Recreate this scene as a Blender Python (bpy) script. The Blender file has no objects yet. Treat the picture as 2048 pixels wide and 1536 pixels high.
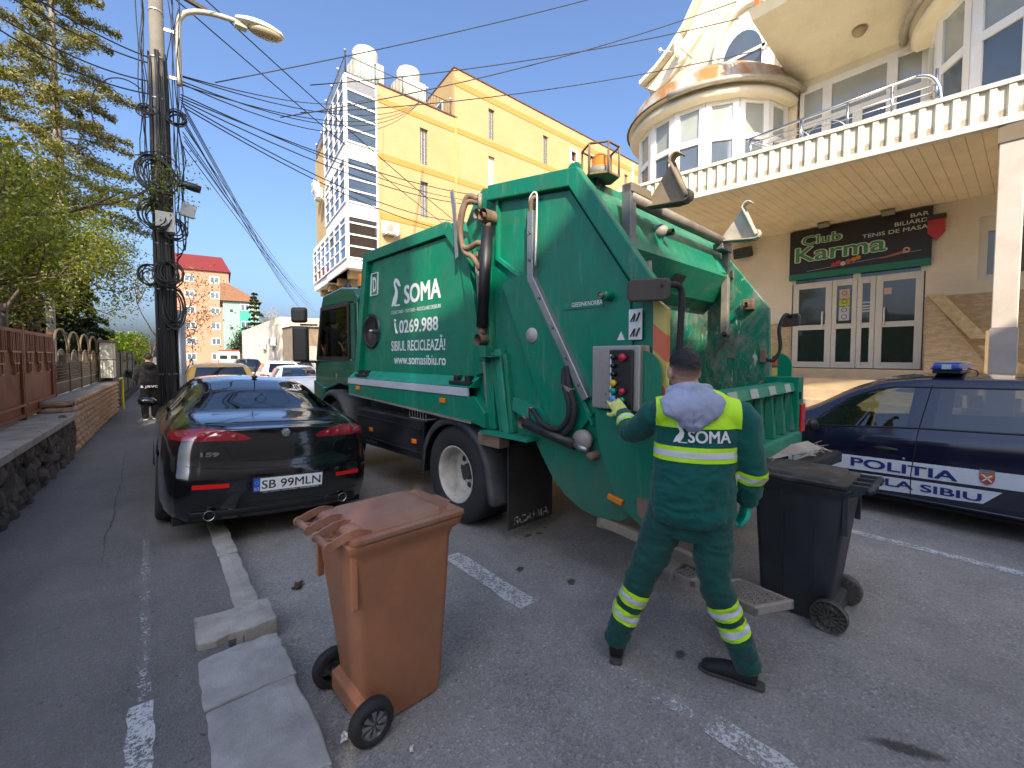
import bpy, bmesh, math, random
import numpy as np
from mathutils import Vector, Matrix, Euler, noise as mnoise

R_ = math.radians
scene = bpy.context.scene
COL = scene.collection
# ------------------------------------------------------------------ camera
YAW = math.atan(724 / 870.0)
cam_d = bpy.data.cameras.new('camera')
cam_d.sensor_width = 36.0
cam_d.lens = 36.0 * 870 / 2048
cam_d.shift_y = -0.0088
cam_d.clip_start = 0.05
cam_d.clip_end = 3000
cam = bpy.data.objects.new('camera', cam_d)
COL.objects.link(cam)
cam.location = (0, 0, 1.72)
cam.rotation_euler = (R_(90 - 2.5), 0, -YAW)
scene.camera = cam
# ------------------------------------------------------------------ sky, sun, exposure
SUN_DIR = Vector((0.25, 0.40, -0.36)).normalized()      # direction the light travels
SUN_EL = math.asin(-SUN_DIR.z)
world = bpy.data.worlds.new('World')
scene.world = world
world.use_nodes = True
wn, wl = world.node_tree.nodes, world.node_tree.links
wn.clear()
sky = wn.new('ShaderNodeTexSky')
sky.sky_type = 'NISHITA'
sky.sun_disc = False
sky.sun_elevation = SUN_EL
sky.sun_rotation = math.atan2(-SUN_DIR.x, -SUN_DIR.y)
sky.altitude = 400
sky.air_density = 0.9
sky.dust_density = 7.5
sky.ozone_density = 6.0
wb = wn.new('ShaderNodeBackground')
wb.inputs['Strength'].default_value = 0.15
wo = wn.new('ShaderNodeOutputWorld')
wl.new(sky.outputs[0], wb.inputs[0])
wl.new(wb.outputs[0], wo.inputs[0])
sun_d = bpy.data.lights.new('sun', 'SUN')
sun_d.energy = 3.4
sun_d.angle = R_(0.55)
sun_d.color = (1.0, 0.87, 0.66)
sun_o = bpy.data.objects.new('sun', sun_d)
COL.objects.link(sun_o)
sun_o.rotation_euler = SUN_DIR.to_track_quat('-Z', 'Y').to_euler()
sun_o.location = (-10, -16, 30)
vs = scene.view_settings
vs.view_transform = 'Standard'
vs.look = 'None'
vs.exposure = 1.2
vs.gamma = 1.0
vs.use_curve_mapping = False
scene.cycles.max_bounces = 8
scene.cycles.transparent_max_bounces = 16
scene.cycles.use_denoising = True
scene.cycles.caustics_reflective = False
scene.cycles.caustics_refractive = False

# ------------------------------------------------------------------ materials
def s2l(c):
    return tuple((x / 255 / 12.92) if x / 255 <= 0.04045 else ((x / 255 + 0.055) / 1.055) ** 2.4 for x in c)

class NT:
    def __init__(self, name):
        self.m = bpy.data.materials.new(name)
        self.m.use_nodes = True
        self.t = self.m.node_tree
        self.t.nodes.clear()
        self.out = self.t.nodes.new('ShaderNodeOutputMaterial')
    def n(self, typ, **kw):
        nd = self.t.nodes.new(typ)
        for k, v in kw.items():
            if k in nd.inputs.keys() if isinstance(k, str) else False:
                self.set(nd, k, v)
            else:
                setattr(nd, k, v)
        return nd
    def set(self, nd, k, v):
        if isinstance(v, bpy.types.NodeSocket):
            self.t.links.new(v, nd.inputs[k])
        else:
            nd.inputs[k].default_value = v
    def coord(self, kind='Object', scale=(1, 1, 1)):
        if kind == 'World':
            o = self.n('ShaderNodeNewGeometry').outputs['Position']
        else:
            o = self.n('ShaderNodeTexCoord').outputs[kind]
        mp = self.n('ShaderNodeMapping')
        self.t.links.new(o, mp.inputs['Vector'])
        mp.inputs['Scale'].default_value = scale
        return mp.outputs[0]
    def noise(self, vec, scale, detail=4, rough=0.55, dist=0.0):
        nd = self.n('ShaderNodeTexNoise')
        self.t.links.new(vec, nd.inputs['Vector'])
        nd.inputs['Scale'].default_value = scale
        nd.inputs['Detail'].default_value = detail
        nd.inputs['Roughness'].default_value = rough
        nd.inputs['Distortion'].default_value = dist
        return nd.outputs['Fac']
    def voronoi(self, vec, scale, feature='F1', out='Distance'):
        nd = self.n('ShaderNodeTexVoronoi')
        nd.feature = feature
        self.t.links.new(vec, nd.inputs['Vector'])
        nd.inputs['Scale'].default_value = scale
        return nd.outputs[out]
    def ramp(self, fac, stops):
        nd = self.n('ShaderNodeValToRGB')
        self.t.links.new(fac, nd.inputs[0])
        els = nd.color_ramp.elements
        while len(els) > 1:
            els.remove(els[-1])
        for i, (p, c) in enumerate(stops):
            e = els[0] if i == 0 else els.new(p)
            e.position = p
            if isinstance(c, (int, float)):
                c = (c, c, c)
            e.color = (*c, 1)
        return nd.outputs[0]
    def mix(self, fac, a, b, blend='MIX'):
        nd = self.n('ShaderNodeMix')
        nd.data_type = 'RGBA'
        nd.blend_type = blend
        for idx, v in ((0, fac), (6, a), (7, b)):
            if isinstance(v, bpy.types.NodeSocket):
                self.t.links.new(v, nd.inputs[idx])
            elif idx == 0:
                nd.inputs[0].default_value = v
            else:
                nd.inputs[idx].default_value = (*v, 1)
        return nd.outputs[2]
    def math(self, op, a, b=0.0):
        nd = self.n('ShaderNodeMath')
        nd.operation = op
        for i, v in enumerate((a, b)):
            if isinstance(v, bpy.types.NodeSocket):
                self.t.links.new(v, nd.inputs[i])
            else:
                nd.inputs[i].default_value = v
        return nd.outputs[0]
    def bump(self, h, strength=0.3, dist=0.01):
        nd = self.n('ShaderNodeBump')
        nd.inputs['Strength'].default_value = strength
        nd.inputs['Distance'].default_value = dist
        self.t.links.new(h, nd.inputs['Height'])
        return nd.outputs[0]
    def bsdf(self, **kw):
        b = self.n('ShaderNodeBsdfPrincipled')
        for k, v in kw.items():
            k = {'color': 'Base Color', 'rough': 'Roughness', 'metal': 'Metallic', 'normal': 'Normal', 'coat': 'Coat Weight', 'coat_rough': 'Coat Roughness',
                 'spec': 'Specular IOR Level', 'alpha': 'Alpha', 'trans': 'Transmission Weight', 'ior': 'IOR', 'sheen': 'Sheen Weight', 'emit': 'Emission Color', 'emit_s': 'Emission Strength', 'sss': 'Subsurface Weight'}[k]
            if isinstance(v, bpy.types.NodeSocket):
                self.t.links.new(v, b.inputs[k])
            elif isinstance(v, tuple) and len(v) == 3:
                b.inputs[k].default_value = (*v, 1)
            else:
                b.inputs[k].default_value = v
        self.t.links.new(b.outputs[0], self.out.inputs[0])
        return b

_M = {}
def mat(name, c, rough=0.6, metal=0.0, var=0.12, scale=3.0, c2=None, dirt=0.0, dirt_c=(0.09, 0.075, 0.055), dirt_scale=2.5, bump=0.0, bump_scale=60.0, coat=0.0, spec=0.5, coords='Object', rust=0.0, stretch=None):
    """General procedural surface: base colour with large and fine variation, blotchy dirt, optional chips of rust, fine relief."""
    if name in _M:
        return _M[name]
    t = NT(name)
    v = t.coord(coords, stretch or (1, 1, 1))
    lo = c2 or tuple(x * (1 - var) for x in c)
    hi = tuple(min(1, x * (1 + var)) for x in c)
    n1 = t.noise(v, scale, 5)
    col = t.mix(t.ramp(n1, [(0.3, 0), (0.7, 1)]), lo, hi)
    n2 = t.noise(v, scale * 14, 3)
    col = t.mix(0.25, col, t.mix(n2, tuple(x * 0.7 for x in c), tuple(min(1, x * 1.25) for x in c)))
    rg = t.math('ADD', t.math('MULTIPLY', n1, 0.16), rough - 0.08)
    if dirt > 0:
        d = t.noise(v, dirt_scale, 8, 0.65, 0.4)
        dm = t.math('MULTIPLY', t.ramp(d, [(0.45, 0), (0.72, 1)]), dirt)
        col = t.mix(dm, col, dirt_c)
        rg = t.math('ADD', rg, t.math('MULTIPLY', dm, 0.35))
    if rust > 0:
        r = t.noise(v, 7.0, 9, 0.7, 0.2)
        rm = t.math('MULTIPLY', t.ramp(r, [(0.66 - rust * 0.1, 0), (0.70 - rust * 0.1, 1)]), 1.0)
        col = t.mix(rm, col, (0.13, 0.052, 0.022))
        rg = t.math('ADD', rg, t.math('MULTIPLY', rm, 0.4))
    kw = dict(color=col, rough=rg, metal=metal, spec=spec)
    if coat:
        kw['coat'] = coat
        kw['coat_rough'] = 0.06
    if bump > 0:
        kw['normal'] = t.bump(t.noise(v, bump_scale, 4), bump, 0.01)
    t.bsdf(**kw)
    _M[name] = t.m
    return t.m

def glass(name, tint=(0.75, 0.82, 0.82), dark=0.0, gloss_c=(1, 1, 1), rough=0.02, base=0.06):
    """Thin window pane: clear tinted body with a Fresnel mirror layer."""
    if name in _M:
        return _M[name]
    t = NT(name)
    tr = t.n('ShaderNodeBsdfTransparent')
    tr.inputs[0].default_value = (*[x * (1 - dark) for x in tint], 1)
    gl = t.n('ShaderNodeBsdfGlossy')
    gl.inputs[0].default_value = (*gloss_c, 1)
    gl.inputs['Roughness'].default_value = rough
    fr = t.n('ShaderNodeFresnel')
    fr.inputs[0].default_value = 1.52
    mx = t.n('ShaderNodeMixShader')
    t.t.links.new(t.math('ADD', fr.outputs[0], base), mx.inputs[0])
    t.t.links.new(tr.outputs[0], mx.inputs[1])
    t.t.links.new(gl.outputs[0], mx.inputs[2])
    t.t.links.new(mx.outputs[0], t.out.inputs[0])
    _M[name] = t.m
    return t.m

def pane(name, c, rough=0.04, metal=0.0):
    """Window pane whose room behind cannot be seen: dark glossy sheet."""
    if name in _M:
        return _M[name]
    t = NT(name)
    v = t.coord('World', (1, 1, 1))
    n1 = t.noise(v, 0.9, 3)
    col = t.mix(n1, tuple(x * 0.6 for x in c), tuple(x * 1.3 for x in c))
    wv = t.noise(v, 1.6, 1)
    t.bsdf(color=col, rough=rough, metal=metal, spec=0.9, normal=t.bump(wv, 0.05, 0.05))
    _M[name] = t.m
    return t.m

# ------------------------------------------------------------------ geometry helpers
class MB:
    """Collects shapes; build() links them as one mesh object."""
    def __init__(self):
        self.v, self.f, self.mi, self.sm = [], [], [], []
        self.M = None
    def add(self, verts, faces, mi=0, smooth=False):
        o = len(self.v)
        if self.M is not None:
            verts = [self.M @ Vector(p) for p in verts]
        self.v += [tuple(p) for p in verts]
        self.f += [tuple(i + o for i in f) for f in faces]
        self.mi += [mi] * len(faces)
        self.sm += [smooth] * len(faces)
        return self
    def box(self, lo, hi, mi=0):
        (x0, y0, z0), (x1, y1, z1) = lo, hi
        V = [(x0, y0, z0), (x1, y0, z0), (x1, y1, z0), (x0, y1, z0), (x0, y0, z1), (x1, y0, z1), (x1, y1, z1), (x0, y1, z1)]
        F = [(0, 3, 2, 1), (4, 5, 6, 7), (0, 1, 5, 4), (1, 2, 6, 5), (2, 3, 7, 6), (3, 0, 4, 7)]
        return self.add(V, F, mi)
    def cbox(self, c, s, mi=0, rot=None):
        V = []
        m = Euler(rot).to_matrix() if rot else None
        for z in (-.5, .5):
            for x, y in ((-.5, -.5), (.5, -.5), (.5, .5), (-.5, .5)):
                p = Vector((x * s[0], y * s[1], z * s[2]))
                if m:
                    p = m @ p
                V.append(p + Vector(c))
        F = [(0, 3, 2, 1), (4, 5, 6, 7), (0, 1, 5, 4), (1, 2, 6, 5), (2, 3, 7, 6), (3, 0, 4, 7)]
        return self.add(V, F, mi)
    def prism(self, poly, axis, lo, hi, mi=0, smooth=False):
        """Extrude a 2-D polygon: axis 'x' -> poly is (y,z); 'y' -> (x,z); 'z' -> (x,y)."""
        def P(a, b, t):
            return {'x': (t, a, b), 'y': (a, t, b), 'z': (a, b, t)}[axis]
        n = len(poly)
        V = [P(a, b, lo) for a, b in poly] + [P(a, b, hi) for a, b in poly]
        area = sum(poly[i][0] * poly[(i + 1) % n][1] - poly[(i + 1) % n][0] * poly[i][1] for i in range(n))
        ccw = area > 0
        if axis == 'y':
            ccw = not ccw
        F = []
        bot, top = tuple(range(n)), tuple(range(n, 2 * n))
        if ccw:
            F += [bot[::-1], top] + [(i, (i + 1) % n, (i + 1) % n + n, i + n) for i in range(n)]
        else:
            F += [bot, top[::-1]] + [(i + n, (i + 1) % n + n, (i + 1) % n, i) for i in range(n)]
        return self.add(V, F, mi, smooth)
    def bar(self, a, b, w, h=None, mi=0, up=(0, 0, 1)):
        a, b = Vector(a), Vector(b)
        h = h or w
        d = (b - a).normalized()
        u = Vector(up)
        s = d.cross(u)
        if s.length < 1e-4:
            s = d.cross(Vector((1, 0, 0)))
        s.normalize()
        u = s.cross(d).normalized()
        V = []
        for p in (a, b):
            for i, j in ((-1, -1), (1, -1), (1, 1), (-1, 1)):
                V.append(p + s * (i * w / 2) + u * (j * h / 2))
        F = [(0, 1, 2, 3), (7, 6, 5, 4), (0, 4, 5, 1), (1, 5, 6, 2), (2, 6, 7, 3), (3, 7, 4, 0)]
        return self.add(V, F, mi)
    def tube(self, path, r, seg=8, mi=0, cap=True, closed=False):
        P = [Vector(p) for p in path]
        n = len(P)
        rs = r if isinstance(r, (list, tuple)) else [r] * n
        V, F = [], []
        prev = None
        for i, p in enumerate(P):
            if closed:
                d = P[(i + 1) % n] - P[i - 1]
            else:
                d = P[min(i + 1, n - 1)] - P[max(i - 1, 0)]
            if d.length < 1e-9:
                d = Vector((0, 0, 1))
            d.normalize()
            if prev is None:
                u = Vector((0, 0, 1)) if abs(d.z) < 0.9 else Vector((1, 0, 0))
                s = d.cross(u).normalized()
            else:
                s = (prev - d * prev.dot(d))
                s = s.normalized() if s.length > 1e-6 else d.cross(Vector((0, 0, 1))).normalized()
            prev = s
            u = s.cross(d)
            for k in range(seg):
                a = 2 * math.pi * k / seg
                V.append(p + (s * math.cos(a) + u * math.sin(a)) * rs[i])
        for i in range(n if closed else n - 1):
            j = (i + 1) % n
            for k in range(seg):
                l = (k + 1) % seg
                F.append((i * seg + k, j * seg + k, j * seg + l, i * seg + l))
        if cap and not closed:
            F.append(tuple(range(seg)))
            F.append(tuple((n - 1) * seg + k for k in range(seg))[::-1])
        return self.add(V, F, mi, True)
    def lathe(self, prof, c=(0, 0, 0), axis='z', seg=24, mi=0, smooth=True, a0=0.0, a1=2 * math.pi, cap=False):
        """prof: list of (radius, along)."""
        full = abs(a1 - a0 - 2 * math.pi) < 1e-6
        ns = seg if full else seg + 1
        V, F = [], []
        for r, t in prof:
            for k in range(ns):
                a = a0 + (a1 - a0) * k / seg
                x, y = r * math.cos(a), r * math.sin(a)
                V.append({'z': (c[0] + x, c[1] + y, c[2] + t), 'x': (c[0] + t, c[1] + x, c[2] + y), 'y': (c[0] + y, c[1] + t, c[2] + x)}[axis])
        for i in range(len(prof) - 1):
            for k in range(seg):
                l = (k + 1) % ns if full else k + 1
                F.append((i * ns + k, i * ns + l, (i + 1) * ns + l, (i + 1) * ns + k))
        if full and cap:
            if prof[0][0] > 1e-5:
                F.append(tuple(range(ns))[::-1])
            if prof[-1][0] > 1e-5:
                F.append(tuple((len(prof) - 1) * ns + k for k in range(ns)))
        return self.add(V, F, mi, smooth)
    def grid(self, fn, nu, nv, mi=0, smooth=True, flip=False):
        V = [fn(i / nu, j / nv) for i in range(nu + 1) for j in range(nv + 1)]
        F = []
        for i in range(nu):
            for j in range(nv):
                q = (i * (nv + 1) + j, (i + 1) * (nv + 1) + j, (i + 1) * (nv + 1) + j + 1, i * (nv + 1) + j + 1)
                F.append(q[::-1] if flip else q)
        return self.add(V, F, mi, smooth)
    def sphere(self, c, r, seg=12, rings=8, mi=0):
        rr = r if isinstance(r, (tuple, list)) else (r, r, r)
        def fn(u, v):
            a, b = 2 * math.pi * u, math.pi * (v - 0.5)
            return (c[0] + rr[0] * math.cos(a) * math.cos(b), c[1] + rr[1] * math.sin(a) * math.cos(b), c[2] + rr[2] * math.sin(b))
        return self.grid(fn, seg, rings, mi)
    def mesh(self, name, mats):
        me = bpy.data.meshes.new(name)
        me.from_pydata(self.v, [], self.f)
        for m in (mats if isinstance(mats, (list, tuple)) else [mats]):
            me.materials.append(m)
        me.polygons.foreach_set('material_index', self.mi)
        me.polygons.foreach_set('use_smooth', self.sm)
        me.update()
        return me
    def build(self, name, mats, parent=None, bevel=0.0, seg=2, weld=False, angle=None):
        me = self.mesh(name, mats)
        if weld or angle:
            bm = bmesh.new()
            bm.from_mesh(me)
            bmesh.ops.remove_doubles(bm, verts=bm.verts, dist=1e-5)
            bmesh.ops.recalc_face_normals(bm, faces=bm.faces)
            if angle:
                for e in bm.edges:
                    if len(e.link_faces) == 2 and e.calc_face_angle(0) > R_(angle):
                        e.smooth = False
            bm.to_mesh(me)
            bm.free()
        o = link(name, me, parent)
        if bevel > 0:
            b = o.modifiers.new('bevel', 'BEVEL')
            b.width = bevel
            b.segments = seg
            b.limit_method = 'ANGLE'
            b.angle_limit = R_(35)
            b.harden_normals = False
        return o

def link(name, data, parent=None):
    o = bpy.data.objects.new(name, data)
    COL.objects.link(o)
    if parent is not None:
        o.parent = parent
    return o

def tag(o, label=None, cat=None, group=None, kind=None):
    if label: o['label'] = label
    if cat: o['category'] = cat
    if group: o['group'] = group
    if kind: o['kind'] = kind
    return o

def thing(name, label, cat, loc=(0, 0, 0), rz=0.0, group=None, rot=None):
    o = link(name, None)
    o.empty_display_size = 0.2
    o.location = loc
    o.rotation_euler = rot or (0, 0, rz)
    return tag(o, label, cat, group)

def copy_tree(o, parent=None):
    c = o.copy()
    COL.objects.link(c)
    c.parent = parent
    for ch in o.children:
        copy_tree(ch, c)
    return c

def instance(name, me, parent, loc=(0, 0, 0), rot=(0, 0, 0), scale=(1, 1, 1)):
    o = link(name, me, parent)
    o.location, o.rotation_euler, o.scale = loc, rot, scale
    return o

def text_mesh(txt, size=1.0, offset=0.0, extrude=0.0, sx=1.0, align='CENTER', shear=0.0, space=1.0):
    cu = bpy.data.curves.new('lettering', 'FONT')
    cu.body = txt
    cu.size = size
    cu.extrude = extrude
    cu.shear = shear
    cu.align_x = align
    cu.align_y = 'BOTTOM_BASELINE'
    cu.space_character = space
    cu.resolution_u = 4
    o = bpy.data.objects.new('lettering', cu)
    COL.objects.link(o)
    dg = bpy.context.evaluated_depsgraph_get()
    me = bpy.data.meshes.new_from_object(o.evaluated_get(dg))
    bpy.data.objects.remove(o)
    bpy.data.curves.remove(cu)
    if sx != 1.0:
        for v in me.vertices:
            v.co.x *= sx
    if offset > 0:                       # heavier strokes: copies shifted round the outline, each a hair higher
        co = np.empty(len(me.vertices) * 3)
        me.vertices.foreach_get('co', co)
        co = co.reshape(-1, 3)
        polys = [tuple(p.vertices) for p in me.polygons]
        V, F = [], []
        n_ = 4 if offset < size * .05 else 10
        for k in range(n_):
            a = 2 * math.pi * (k + .5) / n_
            V += [tuple(c + np.array([offset * math.cos(a), offset * .7 * math.sin(a), .00025 * (k + 1)])) for c in co]
            F += [tuple(i + k * len(co) for i in p) for p in polys]
        me2 = bpy.data.meshes.new('lettering')
        me2.from_pydata(V, [], F)
        bpy.data.meshes.remove(me)
        me = me2
    return me

def text(name, txt, m, parent, loc, rot, size, offset=0.0, sx=1.0, align='CENTER', shear=0.0, space=1.0, fit=None, extrude=0.0, cap=0.73):
    """Lettering as a thin flat mesh; fit=(width, cap height) scales it to that size."""
    me = text_mesh(txt, size, offset, extrude, sx, align, shear, space)
    me.materials.append(m)
    if fit:
        xs = [v.co.x for v in me.vertices]
        k = fit[0] / (max(xs) - min(xs))
        ky = fit[1] / (size * cap)
        for v in me.vertices:
            v.co.x *= k
            v.co.y *= ky
    o = link(name, me, parent)
    o.location, o.rotation_euler = loc, rot
    return o

def spline(pts, n=8, closed=False):
    """Catmull-Rom through pts."""
    P = [Vector(p) for p in pts]
    out = []
    m = len(P)
    for i in range(m if closed else m - 1):
        p0 = P[i - 1] if (closed or i > 0) else P[0]
        p1, p2 = P[i], P[(i + 1) % m]
        p3 = P[(i + 2) % m] if (closed or i + 2 < m) else P[-1]
        for k in range(n):
            t = k / n
            out.append(0.5 * ((2 * p1) + (p2 - p0) * t + (2 * p0 - 5 * p1 + 4 * p2 - p3) * t * t + (3 * p1 - p0 - 3 * p2 + p3) * t ** 3))
    if not closed:
        out.append(P[-1])
    return out

def sag(a, b, drop, n=14):
    a, b = Vector(a), Vector(b)
    return [a.lerp(b, i / n) - Vector((0, 0, drop * 4 * (i / n) * (1 - i / n))) for i in range(n + 1)]
# ================================================================== ground, road, pavements
random.seed(7)
def asphalt(name, base, speck=1.0, warm=0.0):
    t = NT(name)
    v = t.coord('World')
    big = t.noise(v, 0.35, 6, 0.6, 0.3)
    mid = t.noise(v, 3.0, 6, 0.65)
    fine = t.noise(v, 120, 3, 0.7)
    agg = t.voronoi(v, 95.0, 'F1', 'Color')
    aggd = t.voronoi(v, 95.0, 'F1', 'Distance')
    lo = tuple(x * 0.62 for x in base)
    hi = tuple(x * 1.35 for x in base)
    c = t.mix(t.ramp(big, [(0.3, 0), (0.7, 1)]), lo, hi)
    c = t.mix(0.4, c, t.mix(t.ramp(mid, [(0.32, 0), (0.68, 1)]), lo, hi))
    sep = t.n('ShaderNodeSeparateColor')
    t.t.links.new(agg, sep.inputs[0])
    g = t.ramp(sep.outputs[0], [(0.0, 0.45), (0.5, 0.95), (0.93, 1.12), (0.97, 1.75)])
    c = t.mix(0.75 * speck, c, t.mix(1.0, c, g, 'MULTIPLY'))
    c = t.mix(0.5, c, t.mix(1.0, c, t.ramp(fine, [(0.3, 0.6), (0.7, 1.45)]), 'MULTIPLY'))
    holes = t.ramp(t.noise(v, 26, 2, 0.5), [(0.26, 1), (0.31, 0)])
    c = t.mix(t.math('MULTIPLY', holes, 0.8), c, tuple(x * 0.28 for x in base))
    blot = t.ramp(t.noise(v, 0.9, 6, 0.62, 0.9), [(0.50, 0), (0.72, 1)])
    c = t.mix(t.math('MULTIPLY', blot, 0.45), c, tuple(x * 0.5 for x in base))
    tracks = t.ramp(t.noise(t.coord('World', (1.6, .09, 1)), 1.0, 4, 0.55, 0.3), [(0.40, 0), (0.62, 1)])
    c = t.mix(t.math('MULTIPLY', tracks, 0.22), c, tuple(x * 1.45 for x in base))
    spots = t.ramp(t.noise(v, 9.0, 3, 0.6), [(0.70, 0), (0.75, 1)])
    c = t.mix(t.math('MULTIPLY', spots, 0.5), c, tuple(x * 0.35 for x in base))
    h = t.math('ADD', t.math('MULTIPLY', aggd, 0.8), t.math('MULTIPLY', fine, 0.6))
    rg = t.math('ADD', t.math('MULTIPLY', mid, 0.2), 0.66)
    t.bsdf(color=c, rough=rg, normal=t.bump(h, 0.75, 0.006), spec=0.35)
    _M[name] = t.m
    return t.m
A_ROAD = (0.262, 0.247, 0.226)
M_road = asphalt('road_asphalt', A_ROAD, .75)
M_walk = asphalt('pavement_asphalt', (0.158, 0.150, 0.138), 0.5)
def paint_mat(name, wear):
    t = NT(name)
    v = t.coord('World')
    n = t.noise(v, 55, 6, 0.75, 0.3)
    n2 = t.noise(v, 7, 5, 0.6)
    m = t.math('ADD', t.math('MULTIPLY', n, 0.75), t.math('MULTIPLY', n2, 0.35))
    fac = t.ramp(m, [(wear - 0.05, 0), (wear + 0.05, 1)])
    fine = t.noise(v, 130, 3, 0.7)
    pc = t.mix(fine, (0.42, 0.42, 0.41), (0.62, 0.62, 0.60))
    t.bsdf(color=pc, rough=0.75, alpha=fac, normal=t.bump(fine, 0.4, 0.004))
    _M[name] = t.m
    return t.m
M_paint = paint_mat('worn_white_paint', 0.525)
M_paint2 = paint_mat('badly_worn_white_paint', 0.545)
M_paint3 = paint_mat('faint_white_paint', 0.60)
M_conc = mat('kerb_concrete', (0.40, 0.375, 0.33), 0.85, var=0.3, scale=5, dirt=0.75, dirt_c=(0.22, 0.20, 0.17), dirt_scale=4, bump=0.6, bump_scale=90, coords='World')
M_conc2 = mat('slab_concrete', (0.37, 0.36, 0.335), 0.85, var=0.3, scale=4, dirt=0.75, dirt_c=(0.22, 0.21, 0.19), dirt_scale=5, bump=0.5, bump_scale=110, coords='World')
M_earth = mat('ground_earth', (0.11, 0.10, 0.08), 0.95, var=0.3, scale=0.4, coords='World', bump=0.4, bump_scale=20)

MB().grid(lambda a, b: (-500 + 1000 * a, -300 + 1200 * b, -0.03), 2, 2).build('ground', M_earth)['kind'] = 'structure'
road = MB().grid(lambda a, b: (0.50 + 7.1 * a, -45 + 175 * b, 0.0), 2, 2).build('road', M_road)
road['kind'] = 'structure'
walkL = MB().box((-3.2, -45, -0.02), (0.3, 130, 0.085)).build('pavement_left', M_walk)
walkL['kind'] = 'structure'
walkR = MB().box((7.75, -45, -0.02), (45, 24, 0.12)).build('pavement_right', mat('pavers_grey', (0.46, 0.42, 0.36), 0.85, var=0.2, scale=3, dirt=0.4, coords='World', bump=0.3))
walkR['kind'] = 'structure'
yard = MB().box((7.75, 24.01, -0.02), (45, 130, 0.10)).build('yard_paving', M_walk)
yard['kind'] = 'structure'

kerb = MB().box((0.30, -45, -0.01), (0.50, 130, 0.02)).build('kerb_left', M_conc)
kerb['kind'] = 'structure'
# kerb stones: narrow run ahead, wide slabs near the camera
def rough_block(mb, x0, x1, y0, y1, z0, z1, jit=0.006, n=(3, 5)):
    """Worn block: subdivided top with chipped edges."""
    rnd = random.Random(hash((round(x0, 2), round(y0, 2))) & 0xffff)
    nx, ny = n
    T = {}
    V, F = [], []
    for i in range(nx + 1):
        for j in range(ny + 1):
            e = (i in (0, nx)) + (j in (0, ny))
            px = x0 + (x1 - x0) * i / nx + rnd.uniform(-jit, jit) * (2 if e else 1)
            py = y0 + (y1 - y0) * j / ny + rnd.uniform(-jit, jit) * 2
            pz = z1 + rnd.uniform(-jit, jit) * 0.5 - (0.010 * rnd.random() if e else 0) - (0.012 * rnd.random() if e == 2 else 0)
            T[i, j] = len(V)
            V.append((px, py, pz))
    for i in range(nx):
        for j in range(ny):
            F.append((T[i, j], T[i + 1, j], T[i + 1, j + 1], T[i, j + 1]))
    ring = [(i, 0) for i in range(nx)] + [(nx, j) for j in range(ny)] + [(i, ny) for i in range(nx, 0, -1)] + [(0, j) for j in range(ny, 0, -1)]
    base = len(V)
    for i, j in ring:
        p = V[T[i, j]]
        V.append((p[0], p[1], z0))
    m = len(ring)
    for k in range(m):
        a, b = ring[k], ring[(k + 1) % m]
        F.append((T[a], base + k, base + (k + 1) % m, T[b]))
    mb.add(V, F)
    return mb
ys = [1.15, 1.75, 2.38, 2.83]
for k in range(6):
    ys.insert(0, ys[0] - 0.62)
for a, b in zip(ys[:-1], ys[1:]):
    rough_block(MB(), 0.148, 0.49 + 0.02 * a, a + 0.004, b - 0.004, 0, 0.098, 0.0035, (6, 8)).build('kerb_slab', M_conc2, kerb, 0.008)
rough_block(MB(), 0.165, 0.56, 2.90, 3.20, 0, 0.135, 0.007, (6, 5)).build('kerb_slab', M_conc, kerb, 0.01)
MB().box((0.17, 2.835, -0.01), (0.53, 2.895, 0.045)).build('joint_soil', M_earth, kerb)
y = 3.22
while y < 40:
    L = 0.98
    ofs = 0.02 * (y - 3) * 0.25 if y < 12 else 0.05
    rough_block(MB(), 0.375 + ofs, 0.515 + ofs, y, y + L - 0.012, 0, 0.105, 0.004, (2, 6)).build('kerb_stone', M_conc, kerb, 0.008)
    y += L
MB().box((7.60, -45, -0.02), (7.75, 24, 0.135)).build('kerb_right', M_conc, None, 0.01)['kind'] = 'structure'
MB().box((0.29, 2.9, -0.01), (0.38, 40, 0.09)).build('kerb_bedding', M_walk, kerb)

def sheet(name, pts, z, m, parent=None):
    o = MB().add([(x, y, z) for x, y in pts], [tuple(range(len(pts)))]).build(name, m, parent)
    return o
def ragged(x0, x1, y0, y1, j, n=14, seed=1):
    r = random.Random(seed)
    P = [(x0 + r.uniform(-j, j), y0 + (y1 - y0) * i / n) for i in range(n + 1)][::-1]
    P += [(x1 + r.uniform(-j, j), y0 + (y1 - y0) * i / n) for i in range(n + 1)]
    return P
mk = [sheet('lane_dash', ragged(1.88, 2.04, 2.18, 3.17, 0.008, seed=2), 0.004, M_paint, road),
      sheet('lane_dash', ragged(1.90, 2.04, -0.35, 0.92, 0.012, seed=3), 0.004, M_paint2, road),
      sheet('lane_dash', ragged(1.89, 1.99, 0.95, 1.45, 0.02, seed=5), 0.004, M_paint3, road),
      sheet('parking_line', ragged(5.19, 5.30, -0.15, 1.35, 0.006, seed=4), 0.004, M_paint, road),
      sheet('parking_line', ragged(5.19, 5.30, -4.2, -1.6, 0.006, seed=9), 0.004, M_paint, road)]
for k in range(3):
    sheet('lane_dash', ragged(1.9, 2.04, 5.5 + 3.3 * k, 6.6 + 3.3 * k, 0.008, seed=20 + k), 0.004, M_paint, road)
sheet('pavement_dash', ragged(-0.125, -0.035, 1.3, 2.63, 0.010, 20, 6), 0.089, M_paint, walkL)
sheet('pavement_dash_trace', ragged(-0.09, -0.045, 2.65, 5.0, 0.012, 30, 8), 0.089, M_paint3, walkL)
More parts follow.
